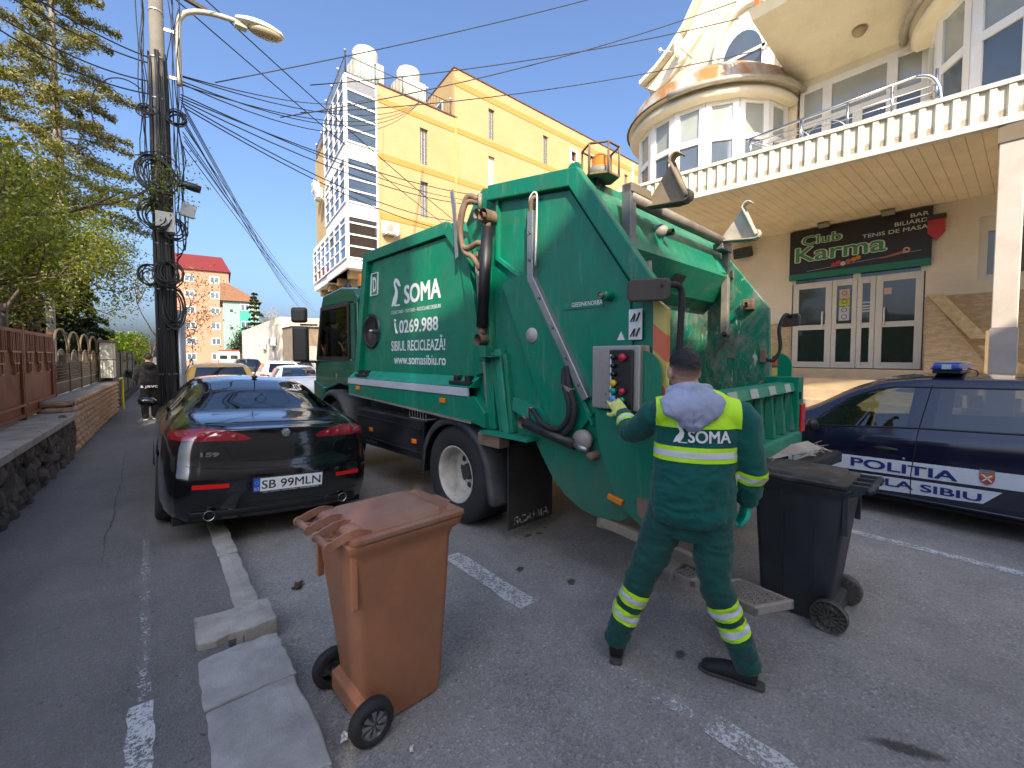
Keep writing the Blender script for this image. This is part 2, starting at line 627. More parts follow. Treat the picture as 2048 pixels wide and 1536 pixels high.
# saw-cut seam in the pavement, old stains on the road
M_tar = mat('tar', (0.022, 0.021, 0.021), 0.6, var=0.2, coords='World')
M_seam = mat('seam_dark', (0.075, 0.07, 0.066), 0.9, var=.3, coords='World')
def crack(x, y0, y1, w_, seed, m=M_seam, drift=0.0):
    r = random.Random(seed)
    n = int((y1 - y0) / .07)
    L_, R2 = [], []
    o_ = 0
    for i in range(n + 1):
        o_ = o_ * .8 + r.uniform(-.012, .012)
        ww = w_ * r.uniform(.3, 1.2) * min(1, 4 * i / n, 4 * (n - i) / n)
        L_.append((x + o_ - ww / 2 + drift * i / n, y0 + (y1 - y0) * i / n))
        R2.append((x + o_ + ww / 2 + drift * i / n, y0 + (y1 - y0) * i / n))
    sheet('pavement_seam', L_[::-1] + R2, 0.0885, m, walkL)
crack(-.34, 4.2, 10.2, .011, 1)

def stain_mat(name, c, edge):
    t = NT(name)
    v = t.coord('Object')
    d = t.n('ShaderNodeVectorMath'); d.operation = 'LENGTH'
    t.t.links.new(t.coord('Object'), d.inputs[0])
    n = t.noise(t.coord('World'), 22, 7, 0.7)
    m = t.math('ADD', d.outputs['Value'], t.math('MULTIPLY', t.math('SUBTRACT', n, 0.5), 1.1))
    a = t.ramp(m, [(edge - 0.35, 0.55), (edge, 0.0)])
    b = t.bsdf(color=c, rough=0.55, alpha=a)
    return t.m
M_stain = stain_mat('oil_stain', (0.03, 0.03, 0.032), 0.75)
disc = MB().lathe([(1.0, 0), (0.0, 0.0001)], seg=20).mesh('stain', M_stain)
for x, y, sx, sy, r in [(2.50, 0.30, 0.035, 0.13, 0.5), (2.62, 0.02, 0.035, 0.05, 0), (2.30, 1.25, 0.04, 0.03, 0.3), (2.74, 3.05, 0.05, 0.03, 0), (2.86, 3.02, 0.04, 0.03, 0), (3.0, 3.08, 0.015, 0.02, 0), (2.42, 2.2, 0.05, 0.03, 0.8), (2.25, 2.6, 0.05, 0.03, 0.6)]:
    o = instance('oil_stain', disc, road, (x, y, 0.003), (0, 0, r), (sx * 1.6, sy * 1.6, 1))

# ================================================================== left boundary: walls, gate, fences
LA = -math.atan(0.0345)
LFM = Matrix.Translation((-1.33, 0, 0)) @ Matrix.Rotation(LA, 4, 'Z')
def lf(x, s, z=0.0):
    return tuple(LFM @ Vector((x, s, z)))
M_stone = mat('field_stone', (0.11, 0.092, 0.075), 0.85, var=0.55, scale=6, dirt=0.5, dirt_c=(0.035, 0.03, 0.027), bump=0.7, bump_scale=40, coords='World')
M_mortar = mat('dark_mortar', (0.035, 0.032, 0.028), 0.95, bump=0.5, bump_scale=50)
M_cap = mat('cap_concrete', (0.33, 0.31, 0.28), 0.9, var=0.2, scale=4, dirt=0.7, dirt_c=(0.13, 0.115, 0.09), dirt_scale=3, bump=0.5, bump_scale=70)
w = thing('stone_wall', 'low dark rubble stone wall with pale concrete cap under the red metal gate', 'wall', (-1.33, 0, 0), LA)
MB().box((-0.42, -3, 0.0), (-0.055, 10.15, 0.70)).build('wall_core', M_mortar, w)
MB().box((-0.72, -3, 0.70), (0.05, 10.18, 0.79)).build('cap_slab', M_cap, w, 0.012)
rk = []
for k in range(6):
    rnd = random.Random(k)
    mb = MB()
    def f(u, v, k=k):
        a, b = 2 * math.pi * u, math.pi * (v - .5)
        p = Vector((math.cos(a) * math.cos(b) * 0.05, math.sin(a) * math.cos(b) * 0.066, math.sin(b) * 0.125))
        n = mnoise.noise(p * 14 + Vector((k * 3.1, 0, 0)))
        return p * (1 + 0.55 * n)
    mb.grid(f, 7, 5, 0, False)
    rk.append(mb.mesh('stone', M_stone))
rnd = random.Random(3)
s = 4.6
cnt = 0
while s < 10.05:
    z = 0.12 + rnd.uniform(0, .1)
    while z < 0.68:
        sc = rnd.uniform(0.75, 1.3)
        instance('stone', rk[rnd.randrange(6)], w, (-0.05 + rnd.uniform(-.015, .03), s + rnd.uniform(-.03, .03), z), (rnd.uniform(-.35, .35), rnd.uniform(-.2, .2), rnd.uniform(0, 6)), (sc, sc, sc * rnd.uniform(.8, 1.2)))
        z += 0.19 * sc + rnd.uniform(0, .03)
        cnt += 1
    s += rnd.uniform(0.10, 0.135)
# brick wall
M_brick = mat('split_face_brick', (0.44, 0.29, 0.17), 0.9, var=0.3, scale=3.0, dirt=0.35, dirt_c=(0.17, 0.11, 0.07), dirt_scale=5, bump=0.8, bump_scale=45, coords='World')
w = thing('brick_wall', 'tan split-face brick garden wall with grey slab cap beside the pavement', 'wall', (-1.33, 0, 0), LA)
MB().box((-0.45, 10.22, 0.0), (-0.035, 17.35, 0.93)).build('wall_core', M_mortar, w)
MB().box((-0.62, 10.2, 0.93), (-0.04, 17.4, 0.985)).build('cap_slab', M_cap, w, 0.008)
def brk(L, H, D, seed):
    rnd = random.Random(seed)
    def f(u, v):
        e = min(u, 1 - u, v, 1 - v)
        bul = 0.0 if e < 0.01 else D * (0.7 + 0.5 * rnd.random())
        return (bul, L * (u - .5), H * (v - .5))
    return MB().grid(f, 4, 3, 0, False).mesh('brick', M_brick)
bk = [brk(0.40, 0.106, 0.045, k) for k in range(4)]
rnd = random.Random(5)
for r in range(8):
    s = 10.25 + (0.2 if r % 2 else 0.0) + 0.2
    while s < 17.3:
        instance('brick', bk[rnd.randrange(4)], w, (-0.036, s, 0.148 + r * 0.112), (0, rnd.uniform(-.03, .03), 0))
        s += 0.412
for r in range(8):
    instance('brick', bk[r % 4], w, (-0.23, 10.222, 0.148 + r * 0.112), (0, 0, -math.pi / 2))
# red-brown gate
M_gate = mat('gate_red_paint', (0.18, 0.050, 0.028), 0.55, var=0.25, scale=2, dirt=0.4, dirt_c=(0.10, 0.045, 0.03), rust=0.3)
M_gatebar = mat('gate_bar_paint', (0.27, 0.105, 0.06), 0.5, var=0.2, dirt=0.3)
g = thing('metal_gate', 'rust red sheet metal gate with stepped bar pattern on the stone wall', 'gate', (-1.33, 0, 0), LA)
def gate_leaf(s0, s1):
    MB().box((-0.43, s0, 0.84), (-0.415, s1, 2.05)).build('gate_sheet', M_gate, g)
    mb = MB()
    for zz in (2.07, 0.86):
        mb.bar((-0.41, s0, zz), (-0.41, s1, zz), 0.05)
    for ss in (s0 + .025, s1 - .025):
        mb.bar((-0.41, ss, 0.84), (-0.41, ss, 2.1), 0.05)
    mb.build('gate_frame', M_gate, g, 0.004)
    MB().bar((-0.385, s0, 1.02), (-0.385, s1, 1.02), 0.03).build('gate_rail', M_gatebar, g)
    n = max(2, round((s1 - s0) / 0.62))
    for k in range(n):
        c = s0 + (k + .5) * (s1 - s0) / n
        for dx, zb in ((0.22, 1.78), (0.13, 1.62), (0.06, 1.48)):
            for sg in (-1, 1):
                MB().bar((-0.395, c + sg * dx, zb), (-0.395, c + sg * dx, 2.05), 0.022).build('gate_bar', M_gatebar, g)
            MB().bar((-0.39, c - dx, zb), (-0.39, c + dx, zb), 0.022).build('gate_bar', M_gatebar, g)
for s0, s1 in ((5.3, 7.25), (7.3, 9.28), (9.36, 11.22)):
    gate_leaf(s0, s1)
for s in (9.28, 11.22):
    MB().box((-0.46, s, 0.8), (-0.38, s + .08, 2.14)).build('gate_post', M_gate, g, 0.004)
# dark board fence behind the gate
M_dk = mat('dark_brown_boards', (0.075, 0.058, 0.048), 0.7, var=0.25, dirt=0.3, scale=4)
g = thing('board_fence', 'dark brown board fence standing higher behind the red gate', 'fence', (-1.33, 0, 0), LA)
for k in range(22):
    s = 4.6 + k * 0.30
    MB().box((-1.02 - 0.03 * (k % 2), s, 0.2), (-0.99 - 0.03 * (k % 2), s + 0.28, 2.50)).build('board', M_dk, g)
for zz in (1.4, 2.52):
    MB().box((-0.985, 4.5, zz - .04), (-0.94, 11.3, zz + .04)).build('rail', M_dk, g)
for s in (5.6, 7.6, 9.6, 11.28):
    MB().box((-1.04, s, 0.1), (-0.93, s + .1, 2.62)).build('post', M_dk, g)
# wrought fence with arches on the brick wall
M_wr = mat('wrought_iron_brown', (0.055, 0.040, 0.030), 0.5, metal=0.3, var=0.2, dirt=0.3)
M_wr2 = mat('wrought_iron_worn_edge', (0.24, 0.18, 0.12), 0.45, metal=0.4, var=0.2)
g = thing('iron_fence', 'brown wrought iron fence with double arches on the brick wall', 'fence', (-1.33, 0, 0), LA)
for k in range(5):
    a = 11.38 + k * 1.42
    b = a + 1.32
    c = (a + b) / 2
    mb = MB()
    mb.tube([(-0.40, c + (b - a) / 2 * math.cos(t), 1.80 + 0.44 * math.sin(t) ** 0.8) for t in [math.pi * i / 16 for i in range(17)]], 0.020, 6)
    mb.tube([(-0.40, c + (b - a) / 3.6 * math.cos(t), 1.55 + 0.30 * math.sin(t) ** 0.8) for t in [math.pi * i / 12 for i in range(13)]], 0.014, 6)
    mb.build('arch', M_wr2, g)
    for r in range(6):
        MB().bar((-0.40, a, 1.26 + 0.055 * r), (-0.40, b, 1.26 + 0.055 * r), 0.012).build('slat', M_wr, g)
    mb = MB()
    for q in range(13):
        ss = a + (b - a) * q / 12
        top = 1.60 + 0.28 * max(0, 1 - abs(q - 6) / 4.0)
        mb.bar((-0.40, ss, 1.2), (-0.40, ss, top), 0.014)
    mb.build('pickets', M_wr, g)
    MB().box((-0.41, a, 1.0), (-0.395, b, 1.20)).build('kick_plate', M_wr, g)
    MB().bar((-0.40, a, 1.22), (-0.40, b, 1.22), 0.03).build('rail', M_wr2, g)
    MB().box((-0.425, a - 0.075, 0.98), (-0.375, a - 0.025, 1.84)).build('post', M_wr, g)
    MB().sphere((-0.40, a - 0.05, 1.86), 0.035, 8, 6).build('finial', M_wr2, g)
# meter box and gas pipe
M_box = mat('meter_box_grey', (0.50, 0.49, 0.42), 0.5, var=0.08, dirt=0.25, dirt_c=(0.25, 0.23, 0.19))
o = thing('meter_box', 'pale grey double gas meter box at the end of the brick wall', 'meter box', lf(-0.16, 16.95), LA)
for z0 in (1.10, 1.62):
    d = MB().box((-0.15, -0.30, z0), (0.12, 0.30, z0 + 0.5)).build('box', M_box, o, 0.012)
    MB().box((0.121, -0.27, z0 + .03), (0.130, 0.27, z0 + .47)).build('door', M_box, d, 0.004)
MB().lathe([(0.03, 0.13), (0.03, 0.15), (0, 0.15)], (0, 0, 1.64), 'x', 10).build('knob', mat('yellow_paint', (0.75, 0.55, 0.02), 0.4), o)
MB().box((-0.2, -0.36, 2.10), (0.2, 0.36, 2.16)).build('roof', mat('meter_roof', (0.12, 0.10, 0.08), 0.7), o, 0.01)
o = MB().tube(spline([lf(0.02, 17.2, 1.04), lf(0.05, 17.55, 1.05), lf(0.06, 17.7, 1.0), lf(0.06, 17.72, 0.5), lf(0.06, 17.73, 0.09)], 6), 0.028, 8).build('gas_pipe', mat('yellow_gas_paint', (0.78, 0.62, 0.02), 0.4, dirt=0.15))
tag(o, 'bright yellow gas pipe running down beside the meter box', 'pipe')
# dark railing beyond
M_blk = mat('black_iron', (0.020, 0.019, 0.020), 0.5, var=0.2)
g = thing('dark_fence', 'black metal fence far along the pavement beyond the meter box', 'fence', (-1.33, 0, 0), LA)
MB().box((-0.34, 18.0, 0.0), (-0.1, 44, 0.35)).build('base_wall', M_mortar, g)
for k in range(9):
    MB().box((-0.26, 18.1 + k * 2.8, 0.3), (-0.18, 18.2 + k * 2.8, 1.95)).build('post', M_blk, g)
for k in range(110):
    MB().box((-0.235, 18.25 + k * .225, 0.35), (-0.21, 18.25 + k * .225 + .14, 1.85)).build('slat', M_blk, g)
# ================================================================== unseen blocks added behind the camera, outlines shaped to shade the street
M_plain = mat('render_cream', (0.55, 0.50, 0.42), 0.9, var=0.1, coords='World')
mb = MB().prism([(-5.52, -8), (-12.6, -8), (-16.35, -14), (-9.27, -14)], 'z', 0, 22.7)
mb.prism([(-5.5, 0), (-5.5, 13.35), (-4.2, 12.15), (-1.4, 11.15), (3.84, 9.55), (5.2, 9.2), (5.2, 0)], 'y', -16, -8)
sb = mb.build('shade_casters', M_plain)
sb['kind'] = 'structure'
# ================================================================== club building on the right
M_cream = mat('cream_render', (0.86, 0.74, 0.56), 0.9, var=0.07, scale=1.2, dirt=0.25, dirt_c=(0.62, 0.51, 0.36), dirt_scale=1.3, bump=0.25, bump_scale=140, coords='World')
M_cream2 = mat('cream_render_pale', (0.74, 0.67, 0.50), 0.9, var=0.07, scale=1.2, dirt=0.3, dirt_c=(0.50, 0.42, 0.30), dirt_scale=1.6, bump=0.2, bump_scale=140, coords='World')
M_pvc = mat('white_pvc', (0.80, 0.79, 0.76), 0.35, var=0.04, dirt=0.12, dirt_c=(0.5, 0.46, 0.38))
M_pvc2 = mat('ivory_pvc', (0.72, 0.66, 0.55), 0.4, var=0.05, dirt=0.15, dirt_c=(0.45, 0.38, 0.28))
M_win = pane('window_glass_blue', (0.10, 0.13, 0.17))
M_win_l = pane('window_glass_pale', (0.34, 0.36, 0.33), 0.08)
M_win_d = pane('window_glass_dark', (0.022, 0.026, 0.026))
M_fas = mat('fascia_metal_cream', (0.72, 0.66, 0.53), 0.45, var=0.06, dirt=0.35, dirt_c=(0.48, 0.40, 0.30), dirt_scale=1.8, coords='World')
M_sof = mat('soffit_board', (0.86, 0.69, 0.43), 0.6, var=0.10, scale=2, dirt=0.45, dirt_c=(0.58, 0.44, 0.24), dirt_scale=1.2, coords='World')
M_chrome = mat('polished_steel', (0.62, 0.62, 0.62), 0.18, metal=1.0, var=0.05)
M_gutter = mat('weathered_zinc', (0.42, 0.38, 0.31), 0.5, metal=0.4, var=0.2, dirt=0.6, dirt_c=(0.28, 0.22, 0.15))
def rust_sheet():
    t = NT('rusting_sheet_roof')
    v = t.coord('World', (1, 1, .35))
    n = t.noise(v, 1.6, 7, 0.65, 0.4)
    c = t.mix(t.ramp(n, [(0.44, 0), (0.60, 1)]), (0.45, 0.43, 0.38), (0.36, 0.17, 0.05))
    t.bsdf(color=c, rough=0.55, metal=0.2)
    return t.m
M_rusty = rust_sheet()
cb = thing('club_building', 'cream rendered building with long balcony above the club entrance', 'building', (0, 0, 0))
X0 = 12.5
# main wall with real openings is built of slabs round the door and the window
mb = MB()
mb.box((X0, 3.98, 0), (22, 8.14, 8.6))            # left of the door, up to the upper storey
mb.box((X0, 1.52, 3.62), (22, 3.98, 5.05))        # above the door
mb.box((X0, -9, 0), (22, 1.52, 3.20))             # right of the door under window level
mb.box((X0, 0.78, 3.20), (22, 1.52, 5.05))
mb.box((X0, -0.35, 4.42), (22, 0.78, 5.05))
mb.box((X0, -9, 3.20), (22, -0.35, 5.05))
mb.box((X0 + 0.2, 1.52, 0), (22, 3.98, 1.42))     # under the door
mb.build('wall', M_cream, cb)
# upper wall and gable
mb = MB().box((X0 + .02, -9, 5.05), (22, 3.98, 5.15)).box((X0, -9, 8.25), (22, 3.98, 8.61))
mb.prism([(8.14, 8.61), (8.14, 10.35), (7.75, 10.45), (7.35, 10.72), (6.9, 11.15), (5.3, 13.6), (4.2, 15.6), (-9, 15.6), (-9, 8.61)], 'x', X0, 22)
mb.build('gable_wall', M_cream2, cb)
mb = MB()
pth = [(8.30, 10.30), (7.75, 10.52), (7.33, 10.80), (6.86, 11.24), (5.25, 13.7), (4.1, 15.8)]
for (a, b), (c, d) in zip(pth[:-1], pth[1:]):
    mb.bar((X0 + 4, a, b), (X0 + 4, c, d), 8.6, 0.10, up=(1, 0, 0)) if False else mb.add([(X0 - .35, a, b), (X0 - .35, c, d), (22, c, d), (22, a, b), (X0 - .35, a + .02, b + .12), (X0 - .35, c + .02, d + .12), (22, c + .02, d + .12), (22, a + .02, b + .12)], [(0, 1, 2, 3), (7, 6, 5, 4), (0, 4, 5, 1), (1, 5, 6, 2), (2, 6, 7, 3), (3, 7, 4, 0)])
mb.build('roof_edge', M_cream2, cb)
# raised plaster ribbon along the gable
mb = MB()
for (a, b), (c, d) in zip(pth[:-1], pth[1:]):
    mb.add([(X0 - .12, a - .05, b - .02), (X0 - .12, c - .05, d - .02), (X0 - .12, c - .42, d - .30), (X0 - .12, a - .42, b - .30), (X0 + .05, a - .05, b - .02), (X0 + .05, c - .05, d - .02), (X0 + .05, c - .42, d - .30), (X0 + .05, a - .42, b - .30)], [(0, 1, 2, 3), (7, 6, 5, 4), (0, 4, 5, 1), (1, 5, 6, 2), (2, 6, 7, 3), (3, 7, 4, 0)])
mb.build('gable_ribbon', M_cream, cb)
# arched attic window
def arch_poly(c, r, z0, z1, n=12):
    return [(c + r, z0), (c + r, z1)] + [(c + r * math.cos(a), z1 + 1.35 * r * math.sin(a)) for a in [math.pi * i / n for i in range(1, n)]] + [(c - r, z1), (c - r, z0)]
aw = MB().prism(arch_poly(5.22, 0.70, 8.75, 9.9), 'x', X0 - .05, X0 + .02).build('attic_window', M_pvc, cb)
MB().prism(arch_poly(5.30, 0.50, 8.85, 9.72), 'x', X0 - .07, X0 - .055).build('window_pane', M_win, aw)
MB().box((X0 - .10, 4.52, 9.72), (X0 - .045, 5.92, 9.80)).build('glazing_bar', M_pvc, aw)
MB().box((X0 - .10, 4.72, 8.8), (X0 - .045, 4.80, 9.8)).build('glazing_bar', M_pvc, aw)
mb = MB()
pts = arch_poly(5.22, 0.86, 8.75, 9.9)
mb.tube([(X0 - .02, a, b) for a, b in pts], 0.09, 6)
mb.build('arch_moulding', M_cream2, aw)
# ---- front door set
M_dint = mat('door_recess', (0.05, 0.045, 0.04), 0.9)
ds = MB().box((X0 + .2, 1.52, 1.42), (X0 + .28, 3.98, 3.62)).build('door_reveal', M_dint, cb)
cols = [(3.96, 3.14), (3.14, 2.66), (2.66, 2.33), (2.33, 1.54)]
zb, zm, zt = 1.44, 2.42, 3.50
for i, (a, b) in enumerate(cols):
    d = MB()
    st = 0.13 if i in (0, 3) else 0.095
    d.box((X0 + .02, a - .004, zb), (X0 + .09, a - st, zt)).box((X0 + .02, b + st, zb), (X0 + .09, b + .004, zt))
    for z0, z1 in ((zb, zb + .14), (zm - .06, zm + .06), (zt - .13, zt)):
        d.box((X0 + .022, a - st, z0), (X0 + .088, b + st, z1))
    lf_ = d.build('door_leaf', M_pvc2, cb, 0.006)
    for z0, z1 in ((zb + .14, zm - .06), (zm + .06, zt - .13)):
        MB().box((X0 + .045, b + st, z0), (X0 + .055, a - st, z1)).build('door_pane', M_win_d if z0 < 2 else pane('door_glass', (0.05, 0.056, 0.062)), lf_)
    if i in (0, 3):
        yy = b + .17 if i == 0 else a - .17
        MB().tube([(X0 + .02, yy, 2.42), (X0 - .05, yy, 2.42), (X0 - .05, yy, 2.78), (X0 + .02, yy, 2.78)], 0.018, 8).build('handle', M_pvc, lf_)
MB().box((X0 + .015, 1.52, zt), (X0 + .10, 3.98, zt + .14)).build('door_head', M_pvc2, cb)
for a, b in ((3.9, 2.75), (2.6, 1.6)):
    MB().box((X0 + .008, b, zt + .015), (X0 + .014, a, zt + .10)).build('transom_pane', M_win_d, cb)
# small notices on the narrow leaf
for k, (zc, hh, c) in enumerate([(3.17, .22, (0.62, 0.42, 0.33)), (2.97, .15, (0.55, 0.55, 0.05)), (2.78, .19, (0.55, 0.55, 0.52)), (2.62, .14, (0.58, 0.58, 0.56))]):
    pst = MB().box((X0 + .036, 2.80, zc - hh / 2), (X0 + .043, 3.0, zc + hh / 2)).build('door_notice', mat('notice_%d' % k, c, 0.6), cb)
    MB().lathe([(0.055, -.001), (0.055, .0), (0.042, .0005)], (X0 + .034, 2.90, zc + .02), 'x', 14).build('notice_mark', mat('notice_ink', (0.06, 0.03, 0.03), 0.6), pst)
MB().box((X0 + .036, 2.06, 3.08), (X0 + .043, 2.19, 3.22)).build('door_notice', mat('notice_0', (0.62, 0.42, 0.33), 0.6), cb)
for k, zc in enumerate((2.92, 2.84, 2.78, 2.72)):
    MB().box((X0 + .036, 2.43, zc), (X0 + .043, 2.57, zc + .035)).build('door_notice', mat('notice_2', (0.55, 0.55, 0.52), 0.6), cb)
# steps
M_step = mat('step_travertine', (0.52, 0.40, 0.26), 0.7, var=0.15, scale=3, dirt=0.3, dirt_c=(0.32, 0.24, 0.15), coords='World')
for k in range(6):
    MB().box((X0 - 2.1 + .33 * k, -0.5 if k < 5 else 1.2, 0.0), (X0 + .3, 6.0, 0.35 + .215 * k)).build('step', M_step, cb, 0.01)
# stone facing either side of the door
t = NT('strip_stone_cladding')
v = t.coord('World', (1, 1, 3.2))
n = t.voronoi(v, 9.5, 'F1', 'Color')
sp = t.n('ShaderNodeSeparateColor'); t.t.links.new(n, sp.inputs[0])
cc = t.mix(sp.outputs[0], (0.46, 0.33, 0.18), (0.62, 0.47, 0.29))
t.bsdf(color=cc, rough=0.9, normal=t.bump(sp.outputs[1], 0.8, 0.02))
M_clad = t.m
MB().box((X0 - .05, 3.99, 1.3), (X0, 4.55, 2.55)).build('cladding', M_clad, cb)
MB().box((X0 - .05, -0.3, 1.2), (X0, 1.51, 2.95)).build('cladding', M_clad, cb)
# slanted board panels beside the entrance
M_osb = mat('chip_board', (0.60, 0.46, 0.24), 0.75, var=0.3, scale=8, c2=(0.42, 0.30, 0.14), coords='World')
def slab_yz(name, a, b, w, x0, x1, m, par):
    return MB().prism([(a[0], a[1]), (a[0] - w, a[1]), (b[0] - w, b[1]), (b[0], b[1])], 'x', x0, x1).build(name, m, par)
slab_yz('ramp_board', (1.44, 2.95), (0.80, 2.05), .24, X0 - .5, X0 - .46, M_osb, cb)
slab_yz('ramp_board', (0.70, 1.92), (0.28, 1.42), .26, X0 - .5, X0 - .46, M_osb, cb)
MB().prism([(1.44, 2.95), (0.5, 1.42), (1.44, 1.42)], 'x', X0 - .45, X0 - .06).build('ramp_side', M_clad, cb)
MB().box((X0 - .5, 0.05, 1.25), (X0 - .3, 0.31, 1.41)).build('ramp_foot', M_osb, cb)
for a, b in ((0.55, 0.20), (-0.02, -0.5)):
    MB().box((X0 - 1.6, b, 0.5), (X0 - 1.5, a, 2.15)).build('leaning_panel', mat('brown_panel', (0.36, 0.24, 0.13), 0.7, var=0.2), cb)
# ground floor window at the right
wn_ = MB().box((X0 + .05, -0.35, 3.20), (X0 + .12, -0.23, 4.42)).box((X0 + .05, 0.66, 3.20), (X0 + .12, 0.78, 4.42)).box((X0 + .052, -0.23, 3.2), (X0 + .118, 0.66, 3.30)).box((X0 + .052, -0.23, 4.14), (X0 + .118, 0.66, 4.42)).build('window', M_pvc2, cb)
MB().box((X0 + .08, -0.23, 3.30), (X0 + .09, 0.66, 4.14)).build('window_pane', pane('window_green', (0.15, 0.16, 0.12)), wn_)
MB().box((X0 + .095, -0.2, 3.32), (X0 + .10, 0.45, 3.62)).build('window_card', mat('card_grey', (0.4, 0.42, 0.4), 0.8), wn_)
MB().box((X0 + .3, -0.35, 3.2), (X0 + .32, 0.78, 4.42)).build('window_reveal', M_dint, wn_)
# ---- balcony slab, soffit boards, ribbed fascia, column
FD = Vector((-0.1357, 0.9907, 0)).normalized()
FP = Vector((9.01, 0.0, 0))
def fas(s, z=0.0, out=0.0):
    p = FP + FD * s + Vector((-0.9907, -0.1357, 0)) * out
    return (p.x, p.y, z)
S0, S1 = -7.0, 6.3
endp = fas(S1)
mb = MB().add([fas(S0, 4.93), fas(S1, 4.93), (X0, endp[1] + .9, 4.93), (X0, fas(S0)[1], 4.93), fas(S0, 5.05), fas(S1, 5.05), (X0, endp[1] + .9, 5.05), (X0, fas(S0)[1], 5.05)], [(3, 2, 1, 0), (4, 5, 6, 7), (0, 1, 5, 4), (1, 2, 6, 5), (2, 3, 7, 6), (3, 0, 4, 7)])
bal = mb.build('balcony_slab', M_cream, cb)
k = 0
yy = -6.5
while yy < 6.9:
    xa = 9.0 - 0.137 * yy + .03
    MB().add([(xa, yy + .002, 4.9), (X0 - .005, yy + .002, 4.82), (X0 - .005, yy + .163, 4.82), (xa, yy + .163, 4.9), (xa, yy + .002, 4.929), (X0 - .005, yy + .002, 4.929), (X0 - .005, yy + .163, 4.929), (xa, yy + .163, 4.929)], [(3, 2, 1, 0), (4, 5, 6, 7), (0, 1, 5, 4), (1, 2, 6, 5), (2, 3, 7, 6), (3, 0, 4, 7)]).build('soffit_board', M_sof, bal, 0.004)
    yy += 0.165
mb = MB()
mb.add([fas(S0, 4.84, .0), fas(S1, 4.84, .0), fas(S1, 5.40, .0), fas(S0, 5.40, .0), fas(S0, 4.84, -.06), fas(S1, 4.84, -.06), fas(S1, 5.40, -.06), fas(S0, 5.40, -.06)], [(0, 3, 2, 1), (4, 5, 6, 7), (0, 1, 5, 4), (1, 2, 6, 5), (2, 3, 7, 6), (3, 0, 4, 7)])
fs = mb.build('fascia_sheet', M_fas, cb)
for z0, z1, o_ in ((4.835, 4.93, .045), (5.355, 5.42, .05)):
    MB().add([fas(S0, z0, o_), fas(S1, z0, o_), fas(S1, z1, o_), fas(S0, z1, o_), fas(S0, z0, -.07), fas(S1, z0, -.07), fas(S1, z1, -.07), fas(S0, z1, -.07)], [(0, 3, 2, 1), (4, 5, 6, 7), (0, 1, 5, 4), (1, 2, 6, 5), (2, 3, 7, 6), (3, 0, 4, 7)]).build('fascia_trim', M_fas, fs, 0.004)
rib = MB().prism([(0, 0), (0.10, 0), (0.083, 0.034), (0.017, 0.034)], 'z', 4.93, 5.355).mesh('fascia_rib', M_fas)
fa = math.atan2(FD.y, FD.x)
s = S0 + .05
while s < S1 - .1:
    instance('fascia_rib', rib, fs, fas(s, 0, 0.001), (0, 0, fa))
    s += 0.176
c_ = fas(0.30)
col = MB().box((c_[0] - .02, c_[1] - .13, 2.1), (c_[0] + .2, c_[1] + .11, 4.95)).build('column', mat('column_paint', (0.66, 0.56, 0.47), 0.7, var=0.05, dirt=0.2), cb, 0.01)
MB().box((c_[0] - .03, c_[1] - .14, 0.1), (c_[0] + .21, c_[1] + .12, 2.1)).build('column_shade', mat('column_shade_grey', (0.36, 0.32, 0.28), 0.8), col)  # lower column coloured darker to stand for the shade falling on it
MB().box((c_[0] - .035, c_[1] - .145, 4.6), (c_[0] + .215, c_[1] + .125, 4.82)).build('column_cap', mat('column_cap_brown', (0.22, 0.17, 0.11), 0.8), col)
# ---- upper storey: window wall
MB().box((X0 + .25, -9, 5.05), (X0 + .3, 3.98, 8.3)).build('window_reveal', M_dint, cb)
ww = [(3.92, 3.36), (3.36, 2.18), (2.18, 1.62), (1.62, 0.9), (0.9, 0.2)]
for a, b in ww:
    f = MB()
    f.box((X0, a - .09, 5.12), (X0 + .1, a, 8.25)).box((X0, b, 5.12), (X0 + .1, b + .09, 8.25))
    for z0, z1 in ((5.12, 5.25), (7.28, 7.42), (8.12, 8.25)):
        f.box((X0 + .002, b + .09, z0), (X0 + .098, a - .09, z1))
    f = f.build('window', M_pvc, cb)
    MB().box((X0 + .05, b + .09, 7.42), (X0 + .06, a - .09, 8.12)).build('window_pane', M_win_l if a > 1.9 else pane('window_brown', (0.16, 0.12, 0.09)), f)
    if a - b > 1:
        MB().box((X0 + .01, (a + b) / 2 - .09, 5.25), (X0 + .09, (a + b) / 2 + .09, 7.28)).build('glazing_bar', M_pvc, f)
    MB().box((X0 + .05, b + .09, 5.25), (X0 + .06, a - .09, 7.28)).build('window_pane', M_win, f)
MB().box((X0 - .01, 1.75, 5.9), (X0 + .0, 1.98, 6.2)).build('blue_sticker', mat('sticker_blue', (0.12, 0.45, 0.68), 0.5), cb)
MB().box((X0 - .01, 3.45, 5.6), (X0 + .0, 3.72, 5.95)).build('blue_sticker', mat('sticker_blue', (0.12, 0.45, 0.68), 0.5), cb)
